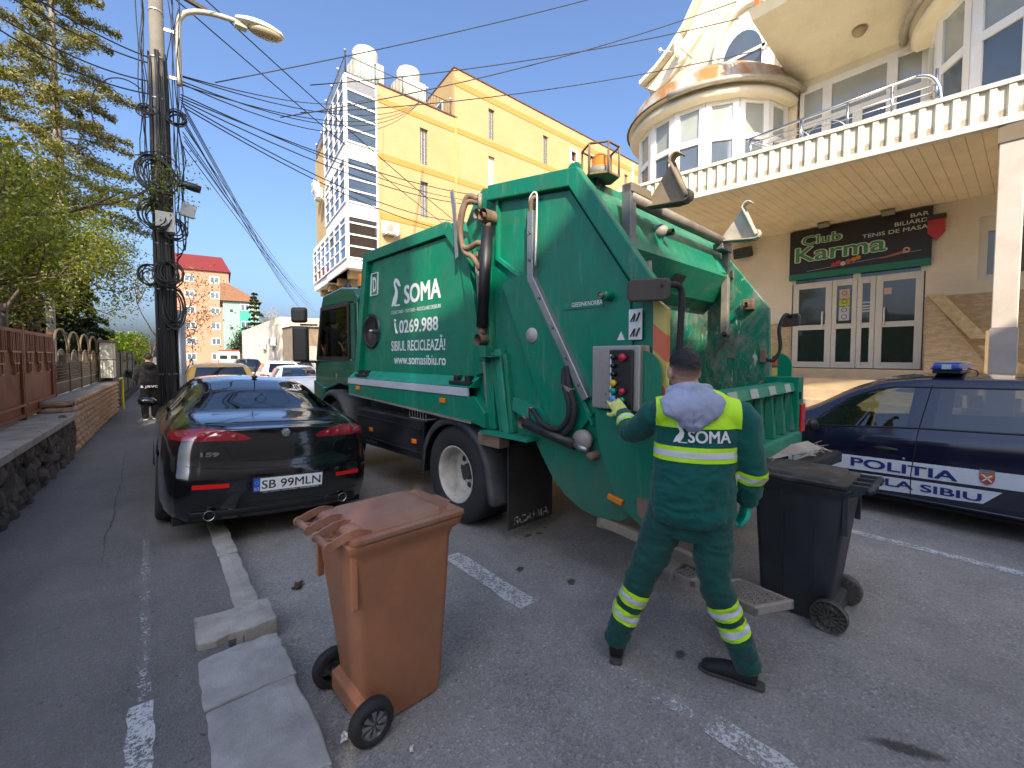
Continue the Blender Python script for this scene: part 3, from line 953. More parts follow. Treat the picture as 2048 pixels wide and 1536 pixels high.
# ---- rounded bays
def bay(cy, r, y_lo, y_hi, n, a0, a1, z0, z1, zmid, name, skirt=True, ry=None):
    b = MB().build('bay', None, cb) if False else None
    root = link(name, None, cb)
    ry = ry or r
    P = []
    for i in range(n + 1):
        a = a0 + (a1 - a0) * i / n
        P.append(Vector((X0 - r * math.sin(a), cy + ry * math.cos(a), 0)))
    for i in range(n):
        p, q = P[i], P[i + 1]
        d = (q - p)
        L = d.length
        ang = math.atan2(d.y, d.x)
        fm = MB()
        fm.M = Matrix.Translation(p) @ Matrix.Rotation(ang, 4, 'Z')
        pw = 0.16 * min(1, L / 1.0) + .02
        fm.box((0, -.05, z0), (pw, .05, z1)).box((L - pw, -.05, z0), (L, .05, z1))
        for a, c in ((z0, z0 + .12), (zmid - .07, zmid + .07), (z1 - .12, z1)):
            fm.box((pw, -.048, a), (L - pw, .048, c))
        fm.build('window_frame', M_pvc, root)
        for a, c, mm in ((z0 + .12, zmid - .07, M_win), (zmid + .07, z1 - .12, M_win_l)):
            g_ = MB()
            g_.M = fm.M
            g_.box((pw, -.008, a), (L - pw, .008, c))
            g_.build('window_pane', mm, root)
    nn = 24
    def ring(k, z):
        return [Vector((X0 + .1 - r * k * math.sin(a0 + (a1 - a0) * i / nn) - .1, cy + ry * k * math.cos(a0 + (a1 - a0) * i / nn), z)) for i in range(nn + 1)]
    def band(name_, rings, m, smooth=True):
        mbb = MB()
        V = [p for rg in rings for p in rg]
        F = []
        for j in range(len(rings) - 1):
            for i in range(nn):
                F.append((j * (nn + 1) + i, j * (nn + 1) + i + 1, (j + 1) * (nn + 1) + i + 1, (j + 1) * (nn + 1) + i))
        mbb.add(V, F, 0, smooth)
        o = mbb.build(name_, m, root)
        return o
    band('bay_inner', [ring(0.8, z0), ring(0.8, z1)], M_dint)
    band('eave', [ring(0.96, z1 - .02), ring(1.10, z1 - .02), ring(1.14, z1 + .08), ring(1.10, z1 + .24), ring(1.03, z1 + .26), ring(1.16, z1 + .30)], M_cream2)
    rf = band('bay_roof', [ring(1.17, z1 + .30), ring(1.08, z1 + .72), ring(0.86, z1 + 1.05), ring(0.5, z1 + 1.3), ring(0.0, z1 + 1.36)], M_rusty)
    MB().tube([p + Vector((0, 0, 0)) for p in ring(1.18, z1 + .30)], 0.022, 6).build('roof_lip', mat('dark_lip', (0.10, 0.08, 0.06), 0.6), rf)
    gt = ring(1.19, z1 + .26)
    MB().tube(gt[12:] if skirt else gt[:14], 0.075, 8).build('gutter', M_gutter, root)
    band('bay_sill', [ring(1.04, 5.06), ring(1.04, z0)], M_cream2)
    return root
bay(6.15, 1.95, 4.2, 8.1, 8, 0.04, math.pi - 0.02, 5.85, 7.95, 7.05, 'round_bay')
bay(-0.75, 2.3, -3, 1.6, 8, 0.06, math.pi - .1, 5.5, 8.0, 7.0, 'round_bay', False)
# ---- upper balcony
mb = MB()
mb.add([(X0, 4.05, 8.42), (X0, -6, 8.42), (10.2, -6, 8.95), (10.2, 4.15, 8.95), (X0, 4.05, 8.95), (X0, -6, 8.95), (10.1, -6, 9.15), (10.1, 4.2, 9.15), (X0, 4.1, 9.15), (X0, -6, 9.15)],
       [(0, 1, 2, 3), (3, 2, 6, 7), (0, 3, 7, 8), (7, 6, 9, 8), (0, 8, 9, 1), (1, 9, 6, 2)])
ub = mb.build('upper_balcony', M_cream2, cb)
M_or = mat('orange_paint', (0.62, 0.17, 0.05), 0.5, var=0.1)
MB().box((10.15, 4.0, 9.15), (10.23, 4.1, 10.4)).build('rail_post', M_or, ub)
MB().box((10.15, 4.02, 10.2), (X0, 4.08, 10.26)).build('rail', M_or, ub)
for k in range(12):
    MB().box((10.17, 3.85 - k * .16, 9.15), (10.2, 3.88 - k * .16, 10.2)).build('rail_bar', M_or, ub)
MB().lathe([(0.001, 0), (0.13, -.0), (0.13, -.05), (0.09, -.11), (0, -.12)], (11.7, 2.6, 8.6), 'z', 16).build('ceiling_lamp', mat('lamp_bulk', (0.33, 0.26, 0.16), 0.5), ub)
# ---- railing of the balcony: polished steel
rl = thing('balcony_railing', 'polished steel railing with curved end on the ribbed balcony', 'railing')
M_c = M_chrome
def rp(s, z, out=-0.25):
    return fas(s, z, out)
MB().tube([rp(3.62, 5.78), rp(1.28, 5.97)], 0.025, 8).build('handrail', M_c, rl)
MB().tube([rp(3.62, 5.78), (9.4, 3.1, 5.55), (10.2, 2.9, 5.4)], 0.02, 8).build('handrail', M_c, rl)
MB().tube(spline([rp(1.28, 5.97), rp(1.12, 5.9), rp(1.02, 5.7), rp(0.99, 5.4)], 5), 0.025, 8).build('end_curve', M_c, rl)
for s_ in (3.55, 2.75, 2.1, 1.55, 1.05):
    MB().tube([rp(s_, 5.4), rp(s_, 5.78 + (3.62 - s_) * .08)], 0.02, 8).build('post', M_c, rl)
for k in range(3):
    z_ = 5.50 + .10 * k
    MB().tube([rp(3.55, z_), rp(1.05, z_ + .06)], 0.008, 6).build('wire', M_c, rl)
for s_ in (2.4, 2.9):
    MB().tube([rp(s_ + .3 * math.cos(a), 5.42 + .28 * math.sin(a)) for a in [math.pi * i / 10 for i in range(11)]], 0.008, 6).build('hoop', M_c, rl)
# ---- satellite dish, horn speaker, floodlight, alarm
dsh = thing('satellite_dish', 'white satellite dish on the gable roof edge', 'satellite dish', (12.1, 6.95, 10.75))
mm = MB()
mm.M = Matrix.Rotation(R_(100), 4, 'Z') @ Matrix.Rotation(R_(75), 4, 'Y')
mm.lathe([(0.0, -.05), (.14, -.04), (.27, .0), (.28, .008)], seg=20)
mm.build('dish', M_pvc, dsh)
MB().tube([(0.05, 0, 0), (0.35, -.25, -.35)], 0.02, 6).build('mount', M_gutter, dsh)
MB().tube([(0, 0, -.2), (-.35, .35, -.1)], 0.012, 6).sphere((-.37, .37, -.09), .06, 8, 6).build('receiver_arm', M_pvc, dsh)
dk = mat('dark_lamp_housing', (0.035, 0.032, 0.03), 0.5)
o = MB().cbox((X0 - .14, 5.13, 4.50), (0.24, 0.42, 0.26), rot=(0, R_(-18), 0)).build('floodlight', dk, None, 0.02)
tag(o, 'dark floodlight box under the soffit left of the club sign', 'floodlight')
o = thing('alarm_siren', 'red alarm siren box at the upper end of the club sign', 'alarm', (X0, 1.38, 4.3))
MB().prism([(-.13, .22), (.13, .22), (.13, -.05), (0, -.22), (-.13, -.05)], 'x', -.12, -.01).build('housing', mat('siren_red', (0.45, 0.03, 0.04), 0.35), o, 0.015)
MB().box((-.14, -.14, .22), (0, .14, .3)).build('bracket', dk, o)
for yy in (3.25, 2.1):
    o = thing('sign_lamp', 'small lamp over the %s of the club sign' % ('left half' if yy > 3 else 'right half'), 'lamp', (X0 - .25, yy, 4.76), 0, 'lamps above the club sign')
    MB().cbox((-.12, 0, 0.02), (0.14, 0.22, 0.10), rot=(0, R_(25), 0)).build('lamp_head', mat('lamp_grey', (0.25, 0.22, 0.17), 0.5), o, 0.01)
    MB().tube([(-.06, 0, .02), (0.22, 0, .04)], .012, 6).build('arm', dk, o)
# ---- club sign
sg = thing('club_sign', 'long black club sign with green lettering above the entrance doors', 'sign', (X0 - .1, 2.74, 0))
MB().box((0, -1.30, 3.70), (.095, 1.28, 4.79)).build('board', mat('sign_black', (0.016, 0.012, 0.012), 0.4, var=0.2), sg, 0.004)
MB().box((-.006, -1.30, 3.60), (.09, 1.28, 3.74)).build('green_strip', mat('sign_green_strip', (0.01, 0.17, 0.085), 0.4), sg)
RT = (R_(90), 0, R_(-90))
M_sgw = mat('sign_white_edge', (0.62, 0.66, 0.58), 0.5)
M_sgg = mat('sign_green_letter', (0.05, 0.26, 0.06), 0.4, var=0.3, scale=20)
def word(txt, y, z, w_, h_, rr):
    r = (R_(90), 0, R_(-90))
    text('letter_halo', txt, M_sgw, sg, (-.004, y, z), r, 0.5, offset=0.030, fit=(w_ + .06, h_), sx=1)
    text('lettering', txt, M_sgg, sg, (-.008, y, z), r, 0.5, offset=0.008, fit=(w_, h_))
word('Club', 0.62, 4.42, 0.78, 0.22, 0)
word('Karma', 0.30, 4.03, 1.72, 0.36, 0)
for tx, y_, z_, w_ in (('BAR', -1.10, 4.63, .28), ('BILIARD', -0.97, 4.50, .52), ('TENIS DE MASA', -0.70, 4.36, 1.08)):
    text('small_lettering', tx, M_sgw, sg, (-.004, y_, z_), RT, 0.2, offset=0.002, fit=(w_, .085))
for k, (y_, z_, c) in enumerate([(.36, 3.86, (.5, .02, .02)), (.27, 3.90, (.5, .02, .02)), (.18, 3.86, (.55, .5, .4)), (.08, 3.90, (.55, .1, .02)), (-.02, 3.92, (.6, .2, .02)), (-.1, 3.95, (.6, .2, .02))]):
    MB().lathe([(0.05, -.006), (0.0, -.008)], (0, y_, z_), 'x', 14).build('printed_ball', mat('ball_%d' % k, c, 0.4), sg)
MB().prism([(.9, 3.78), (.9, 3.785), (-1.15, 3.93), (-1.15, 3.925)], 'x', -.006, -.001).build('printed_cue', M_sgw, sg)
MB().prism([(-.45, 3.86), (-.9, 3.97), (-.98, 3.93), (-.6, 3.86)], 'x', -.006, -.001).build('printed_dart', mat('dart_red', (.5, .12, .09), .5), sg)
MB().lathe([(0.06, -.006), (0.03, -.008)], (0, -.92, 3.97), 'x', 14).build('printed_ring', mat('ring_pink', (.6, .35, .3), .5), sg)

# ================================================================== yellow office building
M_yel = mat('yellow_render', (0.43, 0.305, 0.145), 0.9, var=0.06, scale=0.4, dirt=0.35, dirt_c=(0.38, 0.25, 0.095), dirt_scale=0.5, coords='World')
M_yel2 = mat('ochre_band', (0.42, 0.235, 0.055), 0.9, var=0.05, coords='World')
M_wpan = mat('white_cladding', (0.84, 0.83, 0.82), 0.4, var=0.03, coords='World')
M_cur = pane('curtain_glass', (0.055, 0.08, 0.115), 0.03)
M_edge = mat('roof_flashing_brown', (0.13, 0.07, 0.045), 0.6)
yb = thing('yellow_office_building', 'tall yellow office block with glazed white corner tower', 'building', (8.65, 24.8, 0), math.atan(.031))
FLd = Vector((0.148, 0.989, 0))          # left face direction in the building's frame
def yl(s, z, out=0.0):
    n = Vector((-0.989, 0.148, 0))
    p = FLd * s + n * out
    return (p.x, p.y, z)
# masses
mb = MB()
q0, q1 = yl(0, 0), yl(11.2, 0)
mb.prism([(1.85, 0.06), (7.15, 0.06), (8.8, 11.2), (2.0, 11.2), (1.1, 5.5)], 'z', 6.9, 17.35)
mb.prism([(1.0, 0.9), (7.15, 0.03), (8.8, 11.2), (2.6, 11.2)], 'z', 0, 6.9)
mb.build('wall', M_yel, yb)
MB().prism([(7.15, 0.06), (40, 0.06), (40, 14), (8.9, 13)], 'z', 0, 20.5).build('wall_high', M_yel, yb)
GW = [(4.55, 13.65, 15.85, 0), (4.55, 10.4, 12.6, 0), (9.95, 16.9, 19.0, 0), (9.95, 13.0, 15.75, 1), (15.4, 16.75, 18.95, 0), (15.4, 13.2, 15.4, 0), (20.9, 16.75, 18.95, 0), (31.5, 17.6, 18.9, 1), (26.4, 16.75, 18.95, 0), (18.75, 17.95, 18.75, 2)]
def skin(x0, x1, z0, z1, nm):
    """Front wall with real window openings."""
    ops = [(x, x + .62, a, b) for x, a, b, k in GW if x0 < x < x1]
    mb = MB()
    cur = x0
    for xa in sorted({o_[0] for o_ in ops}):
        mb.box((cur, -.16, z0), (xa, .055, z1))
        zc = z0
        for o_ in sorted([q for q in ops if q[0] == xa], key=lambda q: q[2]):
            mb.box((xa, -.16, zc), (xa + .62, .055, o_[2]))
            zc = o_[3]
        mb.box((xa, -.16, zc), (xa + .62, .055, z1))
        cur = xa + .62
    mb.box((cur, -.16, z0), (x1, .055, z1))
    return mb.build(nm, M_yel, yb)
skin(1.86, 7.15, 6.9, 17.34, 'front_skin')
skin(7.15, 40, 0, 20.5, 'front_skin')
mb = MB()
a = yl(5.9, 0)
mb.prism([(a[0] + .15, a[1]), (a[0] + 2.5, a[1]), (3.9, 10.4), (yl(10.4, 0)[0] + .15, 10.4)], 'z', 9.9, 16.3)
mb.build('wall_rear', M_yel, yb)
for (z0, z1) in ((13.15, 13.5), (9.75, 10.1), (16.35, 16.65)):
    MB().box((1.9, -.185, z0), (7.15, -.15, z1)).build('ochre_band', M_yel2, yb)
for (z0, z1) in ((19.4, 19.8), (16.4, 16.75), (13.15, 13.5)):
    MB().box((7.16, -.185, z0), (40, -.15, z1)).build('ochre_band', M_yel2, yb)
MB().box((1.85, -.22, 17.345), (7.3, .1, 17.42)).build('roof_flashing', M_edge, yb)
MB().box((7.1, -.22, 20.505), (40, .2, 20.58)).prism([(7.1, 0), (7.3, 0), (9.05, 13), (8.85, 13)], 'z', 20.5, 20.58).build('roof_flashing', M_edge, yb)
MB().box((7.15, -.24, 0), (7.24, -.155, 17.3)).build('downpipe', mat('pipe_ochre', (0.55, 0.36, 0.12), 0.6), yb)
# tower: white cladding behind and frame bars in front, every pane a part
MB().prism([yl(0, 0)[:2], (1.85, 0), (1.85, 3), (2.2, 6.0), yl(6.0, 0)[:2]], 'z', 6.7, 17.3).build('tower_core', M_wpan, yb)
mbx = MB().prism([(0.2, .3), (2.2, 5.9), (2.7, 11.1), yl(11.1, 0)[:2]], 'z', 6.7, 9.95)
mbx.build('tower_wing', M_wpan, yb)
def ypane(p, q, z0, z1, m, parent, off=0.02):
    d = (q - p)
    L = d.length
    g_ = MB()
    g_.M = Matrix.Translation(p) @ Matrix.Rotation(math.atan2(d.y, d.x), 4, 'Z')
    g_.box((0.05, -off, z0 + .045), (L - .05, -off + .015, z1 - .045))
    return g_.build('window_pane', m, parent)
def yframe(p, q, zs, parent, nv):
    d = (q - p)
    L = d.length
    g_ = MB()
    g_.M = Matrix.Translation(p) @ Matrix.Rotation(math.atan2(d.y, d.x), 4, 'Z')
    for z in zs:
        g_.box((0, -.07, z - .045), (L, -.021, z + .045))
    for i in range(nv + 1):
        x = L * i / nv
        g_.box((x - .045, -.075, zs[0]), (x + .045, -.0205, zs[-1]))
    return g_.build('window_frame', M_pvc, parent)
rowsets = [[13.65, 14.35, 15.05, 15.75, 16.45, 17.15], [10.35, 11.0, 11.65, 12.3, 12.75], [7.25, 7.9, 8.55, 9.2, 9.55]]
P0, P1 = Vector((0.06, 0, 0)), Vector((1.80, 0, 0))
for ri, zs in enumerate(rowsets):
    yframe(P0, P1, zs, yb, 1)
    for i, (a, b) in enumerate(zip(zs[:-1], zs[1:])):
        mm = mat('tower_grey_panel', (0.22, 0.22, 0.23), 0.5) if (ri == 0 and i == 4) else (pane('curtain_glass_low', (0.03, 0.022, 0.018), 0.03) if ri == 2 else M_cur)
        ypane(P0, P1, a, b, mm, yb)
for ri, zs in enumerate(rowsets):
    L_, n_ = (5.9, 4) if ri < 2 else (11.0, 7)
    a, b = Vector(yl(L_, 0)), Vector(yl(0.06, 0))
    yframe(a, b, zs, yb, n_)
    for k in range(n_):
        for i, (z0, z1) in enumerate(zip(zs[:-1], zs[1:])):
            if ri == 2 and k == 4 and i == 2:
                ypane(a.lerp(b, k / n_), a.lerp(b, (k + 1) / n_), z0, z1, pane('open_vent', (.01, .008, .006), .4), yb)
                continue
            ypane(a.lerp(b, k / n_), a.lerp(b, (k + 1) / n_), z0, z1, M_cur, yb)
# underside beams
for k in range(4):
    p = Vector(yl(1.0 + k * 3, 0)) + Vector((.3, 0, 0))
    MB().box((p.x, p.y - .2, 6.25), (p.x + 1.2, p.y + .2, 6.7)).build('beam', M_yel, yb)
for k in range(3):
    p = Vector(yl(1.4 + k * 3, 0)) + Vector((1.05, 0, 0))
    fr_ = MB().box((p.x - .1, p.y, 3.2), (p.x + .06, p.y + 1.6, 5.6)).build('window', M_pvc, yb)
    MB().box((p.x - .13, p.y + .15, 3.35), (p.x - .11, p.y + 1.45, 5.45)).build('window_pane', M_cur, fr_)
# glass block windows with recess
M_gb = mat('glass_block', (0.15, 0.145, 0.14), 0.2, var=0.25, scale=9)
M_grout = mat('block_grout', (0.50, 0.48, 0.45), 0.8)
M_rev = mat('reveal_yellow_pale', (0.55, 0.40, 0.17), 0.9)
blk = MB().box((-.085, -.02, -.085), (.085, .0, .085)).mesh('glass_block', M_gb)
def gwin(x, z0, z1, w_=0.62, plain=False):
    f = MB().box((x + .001, -.145, z0 + .001), (x + .03, .05, z1 - .001)).box((x + w_ - .03, -.145, z0 + .001), (x + w_ - .001, .05, z1 - .001)).build('window_surround', M_rev, yb)
    if plain:
        MB().box((x, .02, z0), (x + w_, .05, z1)).build('window_pane', mat('white_blind', (0.55, 0.53, 0.52), 0.5), f)
        return
    MB().box((x, .02, z0), (x + w_, .05, z1)).build('block_grout', M_grout, f)
    nz = round((z1 - z0) / .205)
    for i in range(3):
        for j in range(nz):
            instance('glass_block', blk, f, (x + (i + .5) * w_ / 3, .012, z0 + (j + .5) * (z1 - z0) / nz), scale=(.92, 1, .92))
for x, z0, z1, pl_ in GW:
    if pl_ < 2:
        gwin(x, z0, z1, plain=pl_)
sq = MB().box((18.55, -.20, 17.75), (19.57, -.161, 17.95)).box((18.55, -.20, 18.75), (19.57, -.161, 18.95)).box((18.55, -.20, 17.95), (18.75, -.161, 18.75)).box((19.37, -.20, 17.95), (19.57, -.161, 18.75)).build('window_surround', M_wpan, yb)
MB().box((18.75, .03, 17.95), (19.37, .05, 18.75)).build('window_pane', M_win_d, sq)
MB().box((27.6, -.28, 17.6), (27.8, -.161, 20.2)).build('white_pipe', M_pvc, yb)
# attic door in the end wall of the high part
dd = MB()
dd.M = Matrix.Translation((7.4, 1.6, 17.4)) @ Matrix.Rotation(math.atan2(13, 1.75), 4, 'Z')
dd.box((0, -.02, 0), (2.2, .06, 1.9))
dd = dd.build('attic_window', M_pvc, yb)
g_ = MB()
g_.M = Matrix.Translation((7.4, 1.6, 17.4)) @ Matrix.Rotation(math.atan2(13, 1.75), 4, 'Z')
g_.box((0.12, .061, .1), (1.0, .07, 1.8)).box((1.2, .061, .1), (2.08, .07, 1.8))
g_.build('window_pane', M_cur, dd)
# roof terrace railing
M_rail = mat('railing_dark', (0.06, 0.06, 0.07), 0.5)
rr = thing('roof_railing', 'dark wrought railing round the roof terrace of the yellow building', 'railing', (8.65, 24.8, 17.35), math.atan(.031))
def railrun(a, b, n):
    a, b = Vector(a), Vector(b)
    for z in (.08, .98):
        MB().tube([a + Vector((0, 0, z)), b + Vector((0, 0, z))], .025, 6).build('rail', M_rail, rr)
    for i in range(n + 1):
        p = a.lerp(b, i / n)
        big = i % 8 == 0
        MB().tube([p, p + Vector((0, 0, 1.15 if big else .98))], .03 if big else .012, 6).build('post' if big else 'bar', M_rail, rr)
        if big:
            MB().sphere(p + Vector((0, 0, 1.22)), .09, 8, 6).build('finial', mat('finial_grey', (.4, .4, .42), .3), rr)
railrun((0.1, 0.1, 0), (7.0, 0.1, 0), 32)
railrun((0.1, 0.1, 0), Vector(yl(5.8, 0)) + Vector((.1, 0, 0)), 24)
railrun(Vector(yl(6.2, -1.0)) + Vector((.2, 0, 0)), Vector(yl(10.3, -1.0)) + Vector((.2, 0, 0)), 16)
M_tank = mat('tank_cream', (0.50, 0.46, 0.37), 0.5, var=0.05)
for x_, lab in ((1.75, 'nearer the corner'), (4.55, 'further from the corner')):
    tk = thing('rooftop_unit', 'round topped cream ventilation unit on the roof terrace, ' + lab, 'ventilation unit', (8.65 + x_, 25.9 + .1, 17.35), math.atan(.031), 'ventilation units on the roof')
    MB().box((-.85, -.5, 0), (.85, .9, 1.7)).build('casing', M_tank, tk, .03)
    for i in range(10):
        MB().box((-.8 + i * .16, -.52, .1), (-.72 + i * .16, -.501, 1.6)).build('fin', mat('fin_green_grey', (0.42, 0.48, 0.44), .5), tk)
    MB().lathe([(.72, 1.7), (.74, 2.35), (.66, 2.5), (.3, 2.58), (0, 2.58)], (0, .2, 0), 'z', 20).build('fan_drum', M_tank, tk)
def ac(name, label, loc, rz, sc=1.0):
    o = thing(name, label, 'air conditioner', loc, rz, 'outdoor air conditioning units')
    MB().box((-.43 * sc, -.42 * sc, 0), (.43 * sc, -.08 * sc, .6 * sc)).build('casing', M_pvc, o, .02)
    MB().lathe([(.22 * sc, -.424 * sc), (.20 * sc, -.43 * sc), (0, -.431 * sc)], (-.1 * sc, 0, .3 * sc), 'y', 18).build('fan_grille', mat('grille_beige', (.36, .28, .22), .5), o)
    MB().box((-.35 * sc, -.4 * sc, -.06 * sc), (-.3 * sc, 0, -.005)).box((.3 * sc, -.4 * sc, -.06 * sc), (.35 * sc, 0, -.005)).build('bracket', M_pvc, o)
    return o
ac('air_conditioner', 'white air conditioner on the yellow wall right of the glass tower', (11.05, 24.71, 8.85), math.atan(.031), 1.1)
nl_ = math.atan2(-0.117, 0.993) - math.pi / 2 + R_(0)
ac('air_conditioner', 'upper white air conditioner on the left rear wall of the yellow building', (9.52, 32.6, 13.2), R_(-96.7), 1.1)
ac('air_conditioner', 'lower white air conditioner on the left rear wall of the yellow building', (9.42, 31.6, 12.4), R_(-96.7), 1.1)

# ================================================================== far buildings
M_pink = mat('salmon_render', (0.42, 0.225, 0.145), 0.9, var=0.06, scale=.3, coords='World')
M_redroof = mat('red_metal_roof', (0.15, 0.018, 0.016), 0.5, var=0.12, coords='World')
pk = thing('salmon_apartment_block', 'salmon apartment block with dark red mansard roof down the street', 'building', (12.3, 101.5, 0), R_(-6))
MB().box((-11, 0, -1), (0, 14, 18)).build('wall', M_pink, pk)
MB().box((-11.02, -.06, -1), (-8.9, -.01, 17.9)).build('side_strip', mat('salmon_dark', (0.50, 0.17, 0.13), .9), pk)
MB().add([(-11.4, -.4, 18), (.4, -.4, 18), (-1.0, 3.2, 21.4), (-10, 3.2, 21.4), (-11.4, 14.4, 18), (.4, 14.4, 18), (-1, 10.8, 21.4), (-10, 10.8, 21.4)], [(0, 1, 2, 3), (1, 5, 6, 2), (5, 4, 7, 6), (4, 0, 3, 7), (3, 2, 6, 7), (0, 4, 5, 1)]).build('roof', M_redroof, pk)
wf = MB().box((-.75, -.05, -.65), (.75, -.02, .65)).mesh('window', M_pvc)
wp = MB().box((-.64, -.07, -.52), (-.06, -.052, .52)).box((.06, -.07, -.52), (.64, -.052, .52)).mesh('pane', M_win)
for i in range(6):
    for x_ in (-6.2, -2.3):
        w1 = instance('window', wf, pk, (x_, 0, 1.6 + 2.95 * i))
        instance('pane', wp, w1)
M_mint = mat('mint_render', (0.25, 0.38, 0.31), 0.9, var=0.05, coords='World')
M_tile = mat('brown_tile_roof', (0.20, 0.095, 0.045), 0.85, var=0.2, scale=2, coords='World', bump=.4, bump_scale=6)
mt = thing('mint_apartment_block', 'mint green block with brown tiled roof right of the salmon one', 'building', (13.7, 80.2, 0), R_(-6))
MB().box((-4.8, 0, -1), (0, 11, 10.3)).build('wall', M_mint, mt)
MB().box((-2.6, -.05, -1), (-1.2, -.01, 9)).build('green_strip', mat('green_strip', (0.05, 0.36, 0.24), .9), mt)
MB().add([(-5.2, -.5, 10.3), (.5, -.5, 10.3), (.5, 11.5, 10.3), (-5.2, 11.5, 10.3), (-5.0, 4.5, 13.6), (-4.0, 4.5, 13.6)], [(0, 1, 5, 4), (1, 2, 5), (2, 3, 4, 5), (3, 0, 4), (3, 2, 1, 0)]).build('roof', M_tile, mt)
for i in range(4):
    w1 = instance('window', wf, mt, (-1.9, 0, 1.3 + 2.7 * i), scale=(.8, 1, .8))
    instance('pane', wp, w1)
for i in range(3):
    MB().box((-3.9, -.04, 3.2 + 2.7 * i), (-3.5, -.005, 3.6 + 2.7 * i)).build('small_window', M_win_d, mt)
# low workshop
M_wsh = mat('workshop_white', (0.66, 0.58, 0.46), 0.9, var=0.12, scale=.8, dirt=.3, coords='World')
M_wsh2 = mat('workshop_grey', (0.27, 0.21, 0.155), 0.95, var=0.2, scale=.9, dirt=.4, coords='World')
ws = thing('workshop', 'low whitewashed workshop with grey rear part beyond the truck cab', 'building', (7.4, 35.5, 0))
MB().box((0, 0, 0), (3, 17, 4.05)).build('wall', M_wsh, ws)
MB().prism([(-.02, 4.05), (17, 3.9), (17, 4.25), (-.02, 4.6)], 'x', -.02, 3).build('parapet', M_wsh, ws)
MB().box((.15, -3, 0), (7, -.01, 3.7)).build('rear_wall', M_wsh2, ws)
MB().box((0.1, -3.1, 3.7), (7, .0, 3.78)).build('rear_roof', mat('tar_roof', (.05, .045, .04), .8), ws)
for k in range(5):
    MB().box((-.12, 2.0 + 3.1 * k, 0), (-.005, 2.4 + 3.1 * k, 4.0)).build('pilaster', M_wsh, ws)
MB().box((-.06, .9, 0.1), (-.005, 1.9, 2.4)).build('door', mat('door_grey', (.42, .40, .36), .6), ws)
MB().box((.6, -3.05, .2), (1.7, -3.01, 2.4)).build('door', mat('door_pale', (.45, .43, .38), .6), ws)
MB().box((2.2, -3.05, .9), (3.4, -3.01, 2.2)).build('window', mat('window_boarded', (.22, .20, .17), .6), ws)
ac('air_conditioner', 'white air conditioner on the workshop wall, nearer the corner', (7.4, 37.0, 2.5), R_(-90))
ac('air_conditioner', 'white air conditioner on the workshop wall, further along', (7.4, 40.6, 2.3), R_(-90))
# low red roofs behind the workshop
for k, (x_, y_, w_, h_, lab) in enumerate([(15.5, 62, 9, 3.6, 'small house with red roof behind the workshop, beside the bare tree'), (20.5, 58, 9, 3.2, 'cream house with red roof just left of the truck mirror')]):
    hs = thing('small_house', lab, 'house', (x_, y_, 0), R_(-25), 'small houses beyond the workshop')
    MB().box((-w_ / 2, 0, 0), (w_ / 2, 8, h_)).build('wall', M_wsh, hs)
    MB().prism([(-.5, h_), (8.5, h_), (4, h_ + 2.6)], 'x', -w_ / 2 - .3, w_ / 2 + .3).build('roof', mat('red_tiles', (.33, .10, .06), .8, var=.2), hs)
    for q in range(2):
        MB().box((-2.6 + q * 3.4, -.05, 1.2), (-1.2 + q * 3.4, -.01, 2.6)).build('window', M_win, hs)
# house at far left behind the trees
M_hw = mat('house_white', (0.72, 0.70, 0.66), .9, var=.06, coords='World')
hl = thing('white_house', 'white walled house with brown tiled roof behind the garden trees', 'house', (-4.0, 15.8, 0), R_(4))
MB().box((-9, 0, 0), (0, 11, 6.0)).build('wall', M_hw, hl)
MB().add([(-9.6, -.7, 5.9), (.7, -.7, 5.9), (.7, 11.7, 5.9), (-9.6, 11.7, 5.9), (-4.8, 3.5, 9.3), (-4.2, 7.5, 9.3)], [(0, 1, 4), (1, 2, 5, 4), (2, 3, 5), (3, 0, 4, 5), (3, 2, 1, 0)]).build('roof', M_tile, hl)
for s_, z_ in ((1.2, 3.6), (4.4, 3.6), (1.2, .9), (4.4, .9)):
    f = MB().box((-.02, s_, z_), (.05, s_ + 1.4, z_ + 1.5)).build('window', M_pvc, hl)
    MB().box((.051, s_ + .1, z_ + .1), (.06, s_ + 1.3, z_ + 1.4)).build('pane', M_win, f)
